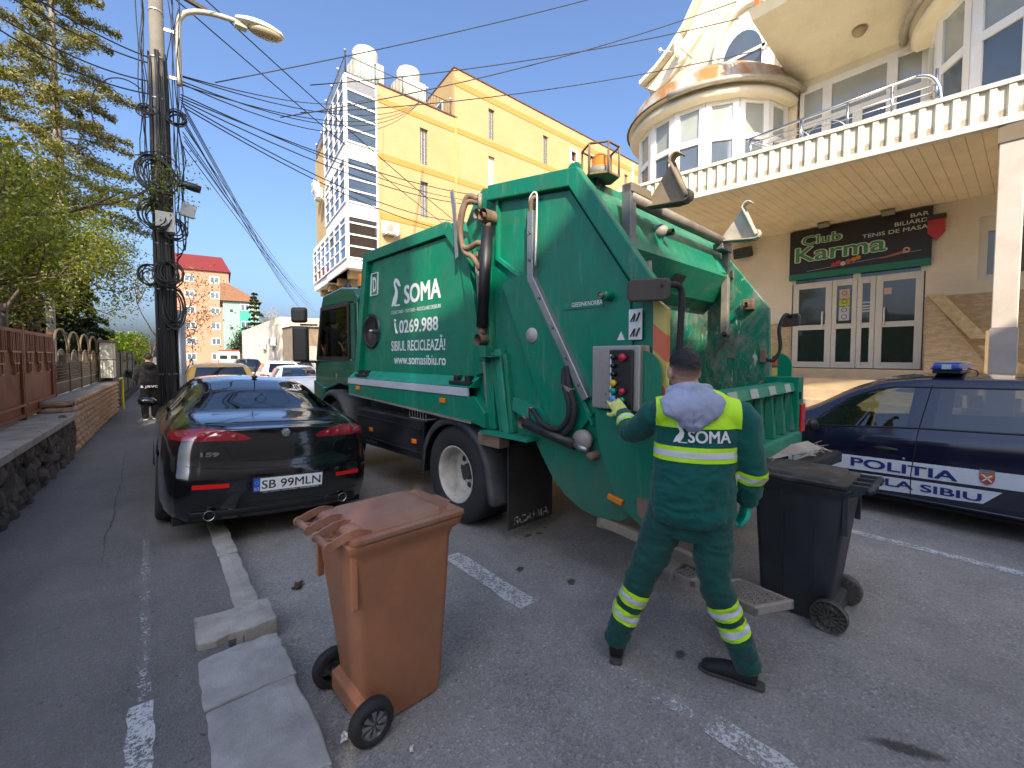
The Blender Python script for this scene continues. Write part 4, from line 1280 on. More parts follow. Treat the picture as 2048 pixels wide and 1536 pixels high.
# ================================================================== refuse truck
def truck_green(name, base, stain=0.0):
    t = NT(name)
    v = t.coord('Object')
    n1 = t.noise(v, 1.2, 5)
    c = t.mix(n1, tuple(x * 0.85 for x in base), tuple(x * 1.15 for x in base))
    d = t.noise(v, 2.3, 9, 0.68, 0.5)
    dm = t.math('MULTIPLY', t.ramp(d, [(0.44, 0), (0.72, 1)]), 0.6)
    c = t.mix(dm, c, (0.035, 0.105, 0.07))
    vs_ = t.coord('Object', (9, 9, 1.2))
    st = t.noise(vs_, 2.0, 6, 0.7)
    sm = t.math('MULTIPLY', t.ramp(st, [(0.56, 0), (0.72, 1)]), 0.24 + stain * .4)
    c = t.mix(sm, c, (0.30, 0.33, 0.28))
    ch = t.noise(v, 38, 3, 0.6)
    cm = t.ramp(ch, [(0.765 - stain * .06, 0), (0.78 - stain * .06, 1)])
    c = t.mix(cm, c, (0.45, 0.46, 0.40))
    if stain:
        sp = t.noise(t.coord('Object', (1, 1, .6)), 5, 8, 0.75, 0.6)
        c = t.mix(t.math('MULTIPLY', t.ramp(sp, [(0.46, 0), (0.62, 1)]), stain), c, (0.20, 0.21, 0.18))
        sp2 = t.noise(t.coord('Object', (1, 1, .25)), 13, 6, 0.7, 0.3)
        c = t.mix(t.math('MULTIPLY', t.ramp(sp2, [(0.60, 0), (0.67, 1)]), stain), c, (0.55, 0.54, 0.48))
        bl = t.noise(v, 3.1, 6, 0.7, 0.4)
        c = t.mix(t.math('MULTIPLY', t.ramp(bl, [(0.55, 0), (0.7, 1)]), stain * .8), c, (0.045, 0.05, 0.045))
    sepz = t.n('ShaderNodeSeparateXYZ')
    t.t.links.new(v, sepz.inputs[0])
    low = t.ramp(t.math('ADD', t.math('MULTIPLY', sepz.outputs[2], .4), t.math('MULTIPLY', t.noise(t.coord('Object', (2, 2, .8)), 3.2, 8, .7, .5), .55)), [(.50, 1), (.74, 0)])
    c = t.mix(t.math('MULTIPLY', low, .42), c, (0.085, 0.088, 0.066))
    rs = t.noise(v, 6.5, 9, 0.72, 0.3)
    c = t.mix(t.ramp(rs, [(0.715, 0), (0.735, 1)]), c, (0.12, 0.055, 0.028))
    scr = t.noise(t.coord('Object', (1.0, 3.0, 22.0)), 3.0, 5, 0.6, 0.2)
    c = t.mix(t.math('MULTIPLY', t.ramp(scr, [(0.70, 0), (0.74, 1)]), .35), c, (0.22, 0.34, 0.27))
    rg = t.math('ADD', t.math('MULTIPLY', dm, 0.6), t.math('ADD', t.math('MULTIPLY', n1, .12), 0.24))
    t.bsdf(color=c, rough=rg, spec=0.5, normal=t.bump(t.noise(v, 140, 2), 0.06, 0.004))
    _M[name] = t.m
    return t.m
TG = (0.0, 0.185, 0.105)
M_tg = truck_green('truck_green', TG)
M_tg2 = truck_green('truck_green_light', (0.004, 0.25, 0.15))
M_tgin = truck_green('hopper_green_scuffed', (0.0, 0.18, 0.105), 1.0)
M_cab = mat('cab_green_gloss', (0.004, 0.105, 0.068), 0.2, var=.06, coat=.8, scale=1)
M_steel = mat('brushed_steel_worn', (0.36, 0.36, 0.35), 0.38, metal=0.75, var=0.18, scale=5, dirt=.35, dirt_c=(.16, .15, .13))
M_steeld = mat('dirty_steel', (0.26, 0.235, 0.20), 0.6, metal=0.3, var=0.3, scale=6, dirt=.6, dirt_c=(.13, .10, .07), rust=.25)
M_rusts = mat('rusty_brown_steel', (0.20, 0.13, 0.085), 0.75, var=0.35, scale=7, dirt=.5, dirt_c=(.08, .055, .04))
M_black = mat('black_painted_metal', (0.013, 0.013, 0.014), 0.4, var=.25, dirt=.3, dirt_c=(.07, .065, .055))
M_rub = mat('black_rubber', (0.016, 0.016, 0.017), 0.75, var=.3, scale=8, dirt=.45, dirt_c=(.05, .045, .04))
M_plas = mat('grey_black_plastic', (0.035, 0.037, 0.042), 0.55, var=.2, dirt=.6, dirt_c=(.12, .105, .085), dirt_scale=3.5)
M_navy = mat('skirt_black', (0.012, 0.014, 0.018), 0.35, var=.2, dirt=.5, dirt_c=(.07, .065, .06))
M_rim = mat('rim_cream', (0.50, 0.47, 0.40), 0.55, var=.15, scale=9, dirt=.6, dirt_c=(.15, .13, .10), dirt_scale=7)
M_wht = mat('sticker_white', (0.72, 0.73, 0.72), 0.45, var=.05, dirt=.15, dirt_c=(.4, .42, .4))
M_ink = mat('print_black', (0.02, 0.02, 0.02), .5)
M_amb = mat('amber_lens', (0.75, 0.20, 0.01), .2, var=.1)
M_red = mat('red_lens', (0.55, 0.01, 0.01), .15, var=.1)
tr = thing('refuse_truck', 'big green rear loading refuse truck in the middle of the street', 'truck', (2.55, 1.0, 0), R_(3.5))
# ---- container body
body = MB().prism([(2.26, 1.10), (2.62, 2.80), (2.78, 3.09), (4.84, 3.09), (5.17, 1.50), (5.17, 1.20)], 'x', .055, 2.445).build('container', M_tg, tr, .015)
MB().prism([(2.72, 3.05), (2.92, 3.14), (4.70, 3.12), (4.84, 3.05)], 'x', .30, 2.2).build('container_roof', M_tg, body, .02)
def polybar(pts, w_, x0, x1, name, m, par, bev=.006):
    """Flat strip following a polyline in the y-z plane."""
    mb = MB()
    P = [Vector((a, b)) for a, b in pts]
    L, Rr = [], []
    for i, p in enumerate(P):
        d0 = (P[i] - P[i - 1]).normalized() if i else (P[1] - P[0]).normalized()
        d1 = (P[i + 1] - P[i]).normalized() if i < len(P) - 1 else d0
        t_ = (d0 + d1).normalized()
        n_ = Vector((-t_.y, t_.x))
        k_ = 1 / max(.4, n_.dot(Vector((-d0.y, d0.x))))
        L.append(p + n_ * w_ / 2 * k_)
        Rr.append(p - n_ * w_ / 2 * k_)
    mb.prism([tuple(q) for q in L + Rr[::-1]], 'x', x0, x1)
    return mb.build(name, m, par, bev)
polybar([(5.10, 1.50), (4.79, 3.03), (2.90, 3.03)], .13, -.012, .06, 'panel_frame', M_tg, body)
polybar([(2.90, 3.03), (2.62, 2.74), (2.36, 1.55)], .13, -.012, .06, 'panel_frame', M_tg, body)
MB().prism([(4.90, 1.52), (4.62, 2.95), (2.93, 2.95), (2.72, 2.72), (2.46, 1.52)], 'x', .03, .0551).build('side_panel', M_tg, body, .004)
# ledge, silver strip, lower fascia
MB().add([(.03, 5.19, 1.52), (.03, 2.40, 1.52), (-.09, 2.42, 1.42), (-.09, 5.19, 1.42), (.06, 5.19, 1.41), (.06, 2.42, 1.41)], [(0, 1, 2, 3), (3, 2, 5, 4), (0, 3, 4), (1, 5, 2), (0, 4, 5, 1)]).build('ledge', M_tg2, body)
MB().box((-.10, 2.44, 1.335), (-.075, 5.19, 1.415)).build('silver_strip', mat('silver_strip', (.62, .63, .66), .35, metal=.3, var=.08), body, .004)
MB().prism([(5.2, 1.335), (5.2, 1.20), (2.42, 1.10), (2.20, 1.06), (2.20, 1.20), (2.34, 1.335)], 'x', -.088, .06).build('lower_fascia', M_tg, body, .006)
polybar([(5.2, 1.19), (2.40, 1.09)], .025, -.09, .05, 'fascia_edge', M_steeld, body, 0)
for y_ in (4.83, 2.60):
    lp = MB().box((-.085, y_ - .17, 1.44), (.03, y_ + .17, 1.475)).build('ledge_lamp', M_black, body, .008)
    MB().cbox((-.02, y_ - .09, 1.50), (.07, .07, .06)).build('lamp_knob', M_black, lp, .01)
    MB().cbox((-.02, y_ + .09, 1.50), (.07, .07, .06)).build('lamp_knob', M_black, lp, .01)
for y_, z_, x_ in ((4.87, 1.29, -.09), (2.85, 1.27, -.09), (4.72, .73, .02), (3.60, .73, .02)):
    mk_ = MB().box((x_ - .02, y_ - .045, z_ - .025), (x_, y_ + .045, z_ + .025)).build('side_marker', M_amb, tr, .005)
# lettering on the panel
def tl(txt, ya, yb_, z_, h_, m=M_wht, off=.006, x_=.0275, nm='lettering', par=body):
    return text(nm, txt, m, par, (x_, (ya + yb_) / 2, z_), RT, 0.3, offset=off, fit=(abs(ya - yb_), h_))
tl('SOMA', 3.83, 3.06, 2.345, .215, off=.012)
tl('COLECTARE • TRATARE • RECICLARE DESEURI', 4.15, 3.06, 2.235, .042, off=.003)
tl('0269.988', 3.95, 3.11, 2.00, .155, off=.008)
tl('SIBIUL RECICLEAZĂ!', 4.15, 2.98, 1.785, .125, off=.006)
tl('www.somasibiu.ro', 4.09, 2.97, 1.625, .115, off=.006)
# pelican emblem: neck with bill, body, legs
def pelican(par, m, origin, sc, rot):
    P = [(0, 0), (.07, .18), (.15, .33), (.25, .44), (.29, .55), (.25, .67), (.19, .78), (.20, .91), (.30, 1.0), (.45, .98), (.60, .86), (.70, .68), (.55, .70), (.43, .79), (.37, .87), (.31, .84), (.33, .76), (.43, .64), (.49, .50), (.46, .30), (.36, .13), (.31, .06), (.62, .06), (.62, .01), (.22, .01), (.23, .07)]
    pts = [Vector((a * sc, b * sc, 0)) for a, b in P]
    bm = bmesh.new()
    f = bm.faces.new([bm.verts.new(p) for p in pts])
    bmesh.ops.triangulate(bm, faces=[f])
    me = bpy.data.meshes.new('pelican_emblem')
    bm.to_mesh(me)
    bm.free()
    me.materials.append(m)
    o = link('pelican_emblem', me, par)
    o.location, o.rotation_euler = origin, rot
    return o
pelican(body, M_wht, (.0275, 4.14, 2.325), .34, RT)
# telephone receiver mark and square D mark
MB().tube([(.026, 4.03 - .045 * math.cos(a) - .03 + .02 * math.sin(a), 2.075 + .085 * math.sin(a)) for a in [math.pi * (.58 + .84 * i / 8) for i in range(9)]], [.022, .02, .013, .012, .012, .012, .013, .02, .022], 6).build('phone_mark', M_wht, body)
dm_ = MB()
for a, b in (((.026, 4.70, 2.52), (.026, 4.50, 2.52)), ((.026, 4.50, 2.52), (.026, 4.48, 2.80)), ((.026, 4.48, 2.80), (.026, 4.66, 2.80)), ((.026, 4.66, 2.80), (.026, 4.70, 2.52))):
    dm_.bar(a, b, .012, .02, up=(1, 0, 0))
dm_.build('mark_frame', M_wht, body)
tl('D', 4.64, 4.54, 2.57, .19, off=.012)
rd = MB().lathe([(.0, .024), (.20, .024), (.23, .0), (.23, .05)], (0, 4.68, 2.05), 'x', 28).build('round_cover', mat('cover_black', (.015, .015, .018), .25), body)
MB().lathe([(0, -.02), (.02, -.015), (.025, .02)], (0.005, 4.68, 2.05), 'x', 12).build('latch', M_steel, rd)
# ---- tailgate
TP = [(2.20, 1.02), (2.52, 2.72), (2.62, 3.02), (2.48, 3.22), (2.36, 3.29), (2.16, 3.235), (1.27, 3.115), (0.62, 2.215), (0.60, 1.52), (0.34, 1.50), (0.34, .88), (0.66, .66), (0.84, .55), (1.02, .52), (1.20, .545), (1.36, .62), (1.50, .75), (1.61, .90), (1.69, 1.02)]
tg_ = MB().prism(TP, 'x', .035, .085).build('tailgate', M_tg, tr, .006)
ck = MB().prism(TP, 'x', 2.40, 2.45).build('cheek_right', M_tgin, tg_, .006)
MB().prism([(2.45, 1.05), (2.6, 3.0), (2.36, 3.28), (2.16, 3.23), (1.27, 3.11), (1.24, 3.03), (2.2, 3.0), (2.2, 1.05)], 'x', .08, 2.40).build('tailgate_roof', M_tg, tg_)
# raised frame on the side: top beam, slanting rear beam
polybar([(2.22, 3.19), (1.24, 3.05), (0.60, 2.13)], .135, -.035, .04, 'side_beam', M_tg, tg_, .01)
polybar([(2.12, 3.21), (2.13, 2.60), (1.78, 2.36)], .03, .0, .04, 'seam_strip', M_tg2, tg_, 0)
MB().prism([(1.70, 3.03), (1.30, 2.97), (.78, 2.22), (.72, 1.30), (1.08, 1.30), (1.70, 2.36)], 'x', .012, .0345).build('inset_panel', M_tg, tg_)
MB().prism([(2.05, 2.36), (1.74, 2.42), (1.06, 1.28), (1.22, 1.10), (1.45, 1.10)], 'x', -.02, .0345).build('slant_panel', M_tg, tg_, .008)
polybar([(1.72, 2.35), (1.05, 1.22)], .02, -.025, .03, 'slant_edge', M_tg2, tg_, 0)
MB().prism([(1.98, 2.18), (1.46, 1.26), (1.92, 1.26), (2.10, 2.2)], 'x', .02, .0345).build('inset_panel', M_tg, tg_)
MB().prism([(1.93, 1.25), (1.48, 1.13), (1.42, 1.26), (1.9, 1.36)], 'x', -.012, .034).build('inset_ledge', M_tg2, tg_)
for a, b, w_, m_ in (((2.30, 2.75), (2.16, 1.05), .10, M_tg), ((2.16, 1.75), (2.03, 1.05), .055, M_tg), ((2.08, 1.78), (1.96, 1.04), .075, M_tg2), ((1.99, 1.74), (1.90, 1.05), .04, M_tg)):
    polybar([a, b], w_, -.045 if m_ is M_tg2 else -.035, .034, 'hinge_column', m_, tg_, .006)
polybar([(2.42, 2.7), (2.22, 1.02)], .05, -.012, .03, 'column_edge', M_steeld, tg_, .004)
MB().prism([(2.22, 1.045), (1.62, 1.045), (1.62, 1.02), (2.22, 1.02)], 'x', -.13, .035).build('bracket_plate', M_tg2, tg_)
MB().box((-.09, 2.00, .90), (.04, 2.30, 1.015)).build('bracket_block', M_rusts, tg_, .01)
# grey conduit
polybar([(1.67, 2.90), (1.67, 2.36), (1.10, 1.40)], .065, -.045, .03, 'conduit', M_steel, tg_, .006)
for y_, z_ in ((1.67, 2.72), (1.67, 2.5), (1.56, 2.18), (1.42, 1.94), (1.28, 1.70), (1.16, 1.50)):
    MB().lathe([(.011, -.056), (.011, -.045), (.0, -.056)], (0, y_, z_), 'x', 8).build('bolt', M_steeld, tg_)
MB().tube(spline([(-.02, 1.69, 2.88), (-.05, 1.66, 3.0), (-.04, 1.60, 3.02), (-.035, 1.60, 2.85), (-.03, 1.62, 2.45)], 6), .008, 6).build('wire', M_wht, tg_)
MB().tube(spline([(-.02, 1.68, 2.88), (-.04, 1.65, 2.98), (-.02, 1.61, 3.0)], 6), .02, 6).build('hose_end', M_rusts, tg_)
# lifting ram
cyl = MB().tube([(-.085, 2.155, 2.86), (-.085, 2.235, 1.98)], .053, 14).build('lift_ram', M_black, tg_)
MB().tube([(-.085, 2.15, 2.92), (-.085, 2.155, 2.85)], .033, 12).lathe([(.062, -.06), (.062, .06), (0, .06), (0, -.06)][:2], (-.085, 2.15, 2.95), 'x', 18).lathe([(.03, -.08), (.03, .12), (0, .12)], (-.085, 2.15, 2.95), 'x', 14).build('ram_eye', M_rusts, cyl)
MB().tube([(-.085, 2.235, 1.98), (-.085, 2.24, 1.90)], .035, 12).lathe([(.05, -.05), (.05, .06), (0, .06)], (-.085, 2.24, 1.87), 'x', 16).build('ram_clevis', M_rusts, cyl)
MB().cbox((-.06, 2.21, 1.74), (.1, .09, .14)).build('ram_bracket', M_tg, cyl, .01)
MB().cbox((-.06, 2.13, 1.715), (.14, .2, .012)).build('bracket_shelf', M_tg, cyl)
# hydraulic hoses by the hump
MB().tube(spline([(-.03, 2.36, 3.17), (-.08, 2.45, 3.20), (-.09, 2.55, 3.0), (-.09, 2.52, 2.78), (-.1, 2.42, 2.72), (-.1, 2.28, 2.74), (-.09, 2.2, 2.72)], 7), .028, 8).tube(spline([(-.03, 2.36, 3.14), (-.09, 2.46, 3.14), (-.10, 2.53, 2.9), (-.10, 2.47, 2.70), (-.11, 2.33, 2.62), (-.1, 2.24, 2.5)], 7), .024, 8).build('hose', M_rusts, tg_)
MB().tube([(-.05, 2.30, 3.2), (-.05, 2.30, 3.06)], .022, 8).lathe([(.045, -.06), (.045, 0), (0, 0)], (-.02, 2.32, 3.02), 'x', 12).build('hose_fitting', M_steeld, tg_)
MB().prism([(2.74, 3.32), (2.70, 3.35), (2.66, 3.2), (2.63, 2.68), (2.66, 2.66), (2.70, 3.1)], 'x', -.07, -.055).build('deflector_blade', M_steel, tg_)
# lower ram and hoses
lr = MB().tube([(-.06, 1.70, 1.165), (-.06, 1.18, 1.06)], .044, 14).build('lock_ram', M_black, tg_)
MB().tube([(-.06, 1.18, 1.06), (-.06, 1.06, 1.035)], .022, 10).build('ram_rod', M_steel, lr)
MB().lathe([(.05, -.03), (.05, .08), (0, .08)], (-.06, 1.72, 1.17), 'x', 14).build('ram_eye', M_steeld, lr)
MB().lathe([(0, -.075), (.075, -.07), (.08, -.03), (.03, .05)], (0, 1.12, 1.10), 'x', 20).build('pivot_disc', mat('disc_taupe', (.27, .24, .21), .6), lr)
MB().lathe([(0, -.06), (.03, -.06), (.035, .04)], (0, 1.05, .99), 'x', 12).build('pivot_bolt', M_rusts, lr)
MB().tube(spline([(-.04, 1.30, 1.62), (-.08, 1.27, 1.50), (-.09, 1.21, 1.36), (-.09, 1.23, 1.24), (-.08, 1.34, 1.16), (-.09, 1.48, 1.19), (-.08, 1.60, 1.29)], 7), .022, 8).tube(spline([(-.04, 1.28, 1.64), (-.06, 1.24, 1.5), (-.08, 1.17, 1.34), (-.08, 1.2, 1.2), (-.07, 1.27, 1.13)], 7), .026, 8).build('hose', M_rub, tg_)
MB().tube([(-.06, 1.66, 1.16), (-.06, 1.66, 1.30), (-.07, 1.60, 1.29)], .012, 8).build('hose_fitting', M_steeld, tg_)
MB().cbox((-.07, 1.24, 1.48), (.06, .09, .025), rot=(R_(25), 0, 0)).build('hose_clamp', M_steeld, tg_)
MB().lathe([(0, -.032), (.062, -.03), (.065, .0)], (0, 1.665, 1.89), 'x', 20).build('cover_disc', mat('disc_grey', (.42, .40, .36), .6), tg_)
# control cabinet
M_cabst = mat('cabinet_steel', (.40, .38, .35), .42, metal=.55, var=.12, dirt=.3, dirt_c=(.22, .2, .17))
cbx = MB().box((-.10, .625, 1.358), (.03, 1.0, 1.79)).build('control_cabinet', M_cabst, tg_, .01)
MB().box((-.122, .665, 1.37), (-.1005, .845, 1.762)).build('button_panel', mat('panel_black', (.016, .016, .018), .3, dirt=.3, dirt_c=(.06, .055, .05)), cbx, .008)
MB().box((-.1235, .823, 1.375), (-.122, .836, 1.73)).build('label_strip', M_wht, cbx)
for y_, z_, r_, c in ((.73, 1.71, .026, (.45, .02, .04)), (.80, 1.71, .016, (.012, .012, .013)), (.80, 1.655, .016, (.012, .012, .013)), (.798, 1.60, .018, (.012, .012, .013)), (.798, 1.54, .023, (.75, .48, .03)), (.798, 1.488, .021, (.0, .30, .22)), (.73, 1.488, .022, (.45, .02, .04)), (.798, 1.437, .022, (.10, .28, .62)), (.73, 1.43, .02, (.0, .30, .24))):
    MB().lathe([(r_ * .8, -.122), (r_ * .8, -.132), (r_, -.134), (r_, -.148), (r_ * .85, -.154), (0, -.155)], (0, y_, z_), 'x', 18).build('button', mat('button_%d_%d' % (int(c[0] * 100), int(c[1] * 100)), c, .3), cbx)
for z_ in (1.40, 1.46):
    MB().lathe([(.008, -.106), (0, -.107)], (0, .88, z_), 'x', 8).build('rivet', M_steeld, cbx)
# rounded fins beside the hopper, lower flank panel
def rfin(y0, y1, z0, z1, r):
    P = [(y1, z0), (y1, z1)] + [(y0 + r + r * math.cos(a), z1 - r + r * math.sin(a)) for a in [math.pi / 2 + math.pi / 2 * i / 8 for i in range(9)]] + [(y0, z0)]
    return P
MB().prism(rfin(.50, .69, 1.33, 1.755, .14), 'x', -.06, -.045).build('side_fin', M_tg, tg_)
MB().prism(rfin(.42, .60, 1.45, 1.75, .13), 'x', 2.46, 2.475).build('side_fin', M_tg, tg_)
MB().prism([(1.02, 1.34), (.52, 1.34), (.52, .72), (.56, .64), (.64, .60), (.80, .68), (.87, .80), (.98, 1.1)], 'x', -.05, .034).build('flank_panel', M_tg, tg_, .008)
MB().prism([(.66, .78), (.54, .80), (.54, .70), (.60, .64), (.66, .67)], 'x', -.053, -.0505).build('rust_patch', M_rusts, tg_)
MB().cbox((-.065, .82, .735), (.03, .12, .04), rot=(R_(12), 0, 0)).build('side_marker', M_amb, tg_, .006)
# stickers
st_ = MB().box((.005, .675, 1.83), (.011, .775, 2.035)).build('warning_plate', M_wht, tg_)
for z_ in (1.98, 1.88):
    mb = MB()
    mb.bar((.004, .76, z_ - .03), (.004, .73, z_ + .02), .006, .012, up=(1, 0, 0)).bar((.004, .735, z_ - .03), (.004, .725, z_ + .025), .006, .02, up=(1, 0, 0)).bar((.004, .715, z_ - .028), (.004, .69, z_ + .028), .006, .024, up=(1, 0, 0))
    mb.build('pictogram', M_ink, st_)
MB().prism([(.865, 1.83), (.805, 1.83), (.835, 1.89)], 'x', .004, .011).build('warning_triangle', M_wht, tg_)
pl_ = MB().box((.006, .985, 2.075), (.0115, 1.35, 2.14)).build('maker_plate', M_tg, tg_)
text('lettering', 'GEESINKNORBA', M_wht, pl_, (.0045, 1.13, 2.09), RT, .1, offset=.001, fit=(.28, .034))
MB().lathe([(.022, .004), (0, .003)], (0, 1.315, 2.107), 'x', 16).build('maker_mark', M_tg2, pl_)
MB().lathe([(.035, .02), (.035, -.05), (.03, -.07), (0, -.075)], (0, .93, 2.14), 'x', 14).build('lock_knob', M_tg, tg_)
MB().lathe([(.022, -.09), (.025, -.07), (0, -.1)], (0, .945, 2.14), 'x', 12).build('knob_cap', M_steeld, tg_)
hz = [MB().prism([(.585, 2.10 - .17 * k), (.49, 2.02 - .17 * k), (.49, 2.02 - .17 * (k + 1)), (.585, 2.10 - .17 * (k + 1))], 'x', -.012, .03).build('hazard_stripe', mat('hazard_red', (.62, .12, .05), .5, dirt=.4, dirt_c=(.3, .2, .12)) if k % 2 else mat('hazard_yellow', (.55, .45, .12), .5, dirt=.5, dirt_c=(.3, .24, .13)), tg_) for k in range(4)]
for k in range(4):
    MB().prism([(.595, 1.80 - .1 * k), (.595, 1.72 - .1 * k), (.545, 1.72 - .1 * k), (.545, 1.80 - .1 * k)], 'x', 2.452, 2.458).build('hazard_stripe', mat('hazard_red', (.62, .12, .05)) if k % 2 else mat('hazard_yellow', (.55, .45, .12)), tg_)
# mirrors and their tubes
def rrect(y0, y1, z0, z1, r, n=4):
    P = []
    for cy_, cz_, a0 in ((y1 - r, z1 - r, 0), (y0 + r, z1 - r, 90), (y0 + r, z0 + r, 180), (y1 - r, z0 + r, 270)):
        P += [(cy_ + r * math.cos(R_(a0 + 90 * i / n)), cz_ + r * math.sin(R_(a0 + 90 * i / n))) for i in range(n + 1)]
    return P
mm = MB()
mm.M = Matrix.Translation((-.10, .57, 2.13)) @ Matrix.Rotation(R_(28), 4, 'Z')
mm.prism(rrect(-.13, .13, -.07, .07, .035), 'x', -.035, .0)
mm.build('rear_mirror', mat('mirror_back_dirty', (.045, .036, .03), .6, dirt=.5, dirt_c=(.1, .08, .06)), tg_, .01)
MB().tube(spline([(-.09, .5, 2.15), (-.02, .44, 2.16), (.03, .42, 2.12), (.03, .42, 1.95), (.03, .43, 1.72)], 6), .020, 8).build('mirror_tube', M_rub, tg_)
mm = MB()
mm.M = Matrix.Translation((2.62, .47, 2.09)) @ Matrix.Rotation(R_(-35), 4, 'Z')
mm.prism(rrect(-.12, .12, -.065, .065, .035), 'x', -.03, .0)
mm.build('rear_mirror', mat('mirror_back_dirty', (.045, .036, .03), .6), tg_, .01)
MB().tube(spline([(2.60, .47, 2.12), (2.5, .5, 2.14), (2.46, .54, 2.0), (2.47, .53, 1.8), (2.44, .58, 1.68), (2.38, .64, 1.69)], 7), .018, 8).build('mirror_tube', M_rub, tg_)
MB().cbox((2.385, .66, 1.72), (.03, .06, .14)).build('tube_plate', M_rusts, tg_, .008)
# hood over the hopper (folded plate), pusher, floor
def fold(prof, x0, x1, name, m, th=.02):
    mb = MB()
    P = [Vector(p) for p in prof]
    n = len(P)
    V = [(x, p.x, p.y) for p in P for x in (x0, x1)]
    F = [(2 * i, 2 * i + 1, 2 * i + 3, 2 * i + 2) for i in range(n - 1)]
    mb.add(V, F)
    o = mb.build(name, m, tg_)
    s_ = o.modifiers.new('thick', 'SOLIDIFY')
    s_.thickness = th
    s_.offset = 0
    return o
fold([(1.30, 3.09), (1.14, 2.90), (1.00, 2.56), (1.17, 2.32), (1.30, 2.24)], .085, 2.398, 'hood', M_tg)
fold([(1.30, 2.24), (1.34, 1.9), (1.50, 1.5), (1.66, 1.15)], .085, 2.398, 'pusher_plate', M_tgin)
fold([(1.66, 1.15), (1.62, .95), (1.42, .70), (1.1, .58), (.75, .72), (.48, .94)], .085, 2.398, 'hopper_floor', M_tgin)
MB().add([(2.39, 1.26, 3.06), (2.39, 1.10, 2.88), (2.39, .98, 2.60), (1.95, 1.02, 2.60), (1.95, 1.15, 2.92), (2.39, 1.2, 2.36), (1.95, 1.2, 2.36)], [(0, 4, 3, 1), (1, 3, 2), (2, 3, 6, 5)]).build('hood_gusset', M_tg2, tg_)
MB().add([(1.20, 1.035, 2.47), (1.42, 1.035, 2.47), (1.42, 1.095, 2.385), (1.20, 1.095, 2.385)], [(0, 1, 2, 3)]).build('hood_slot', M_ink, tg_)
MB().add([(.62, 1.035, 2.47), (.78, 1.035, 2.47), (.78, 1.09, 2.39), (.62, 1.09, 2.39)], [(0, 1, 2, 3)]).build('hood_slot', M_ink, tg_)
MB().tube([(.70, 1.03, 2.50), (.70, 1.02, 2.36)], .03, 8).build('slot_fitting', M_steeld, tg_)
cmd = MB().sphere((.95, 1.06, 2.80), (.06, .07, .06), 14, 8).build('camera_dome', mat('camera_dome_grey', (.30, .29, .25), .5), tg_)
MB().lathe([(.028, -.07), (.028, .0)], (.97, 1.02, 2.78), 'y', 12).build('camera_lens', M_ink, cmd)
MB().cbox((.95, 1.06, 2.72), (.03, .03, .05)).build('camera_foot', M_tg2, cmd)
# inner cheek fittings
MB().cbox((2.36, .80, 2.26), (.08, .1, .11)).lathe([(.02, -.06), (.02, 0)], (2.33, .80, 2.26), 'x', 10).build('buffer_block', M_rusts, tg_, .008)
for y_, z_ in ((1.15, 1.72), (1.0, 1.70), (.95, 1.7), (.8, 1.5), (1.1, 1.42)):
    MB().lathe([(.018, -.006), (0, -.012)], (2.398, y_, z_), 'x', 10).build('bolt_head', M_rusts, tg_)
MB().cbox((2.37, 1.02, 2.60), (.05, .1, .07)).build('latch_box', M_steeld, tg_)
MB().tube([(2.37, 1.05, 2.55), (2.37, 1.04, 2.36)], .012, 6).build('latch_rod', mat('rust_orange', (.35, .16, .05), .8), tg_)
# hopper rear wall: lip, ribs, ledge
hw_ = MB().box((.10, .42, .95), (2.36, .47, 1.42)).build('hopper_wall', M_tg, tg_)
for k in range(8):
    xx = .18 + k * .29
    MB().add([(xx, .415, .99), (xx + .10, .415, .99), (xx + .07, .415, 1.36), (xx + .03, .415, 1.36), (xx + .01, .335, 1.0), (xx + .09, .335, 1.0), (xx + .06, .37, 1.36), (xx + .04, .37, 1.36)], [(4, 5, 6, 7), (0, 4, 7, 3), (5, 1, 2, 6), (7, 6, 2, 3), (0, 1, 5, 4)]).build('wall_rib', M_tg, hw_)
MB().add([(.08, .34, 1.38), (2.38, .34, 1.38), (2.38, .36, 1.455), (.08, .36, 1.455), (2.38, .50, 1.46), (.08, .50, 1.46)], [(0, 1, 2, 3), (3, 2, 4, 5)]).build('hopper_lip', M_tg2, hw_)
for k in range(4):
    MB().add([(.62 + k * .45, .337, 1.385), (.80 + k * .45, .337, 1.385), (.80 + k * .45, .356, 1.458), (.62 + k * .45, .356, 1.458)], [(0, 1, 2, 3)]).build('lip_wear_strip', mat('worn_aluminium', (.40, .45, .42), .5, metal=.4), hw_)
MB().box((.09, .30, .87), (2.38, .44, .99)).build('hopper_ledge', M_tg2, hw_, .02)
for x0_, x1_ in ((2.30, 2.47), (.02, .16)):
    eb = MB().box((x0_, .315, .86), (x1_, .62, 1.515)).build('end_box', M_tg, tg_, .008)
    MB().box((x0_ + .05, .295, .97), (x1_ + .012, .314, 1.25)).build('tail_light', M_red, eb, .008)
    MB().box((x0_ + .02, .300, 1.3), (x0_ + .05, .3145, 1.37)).build('slot', M_ink, eb)
    for zz in (1.46, 1.42):
        MB().lathe([(.009, -.004), (0, -.006)], ((x0_ + x1_) / 2 - .05, .313, zz), 'y', 8).build('bolt_head', M_steel, eb)
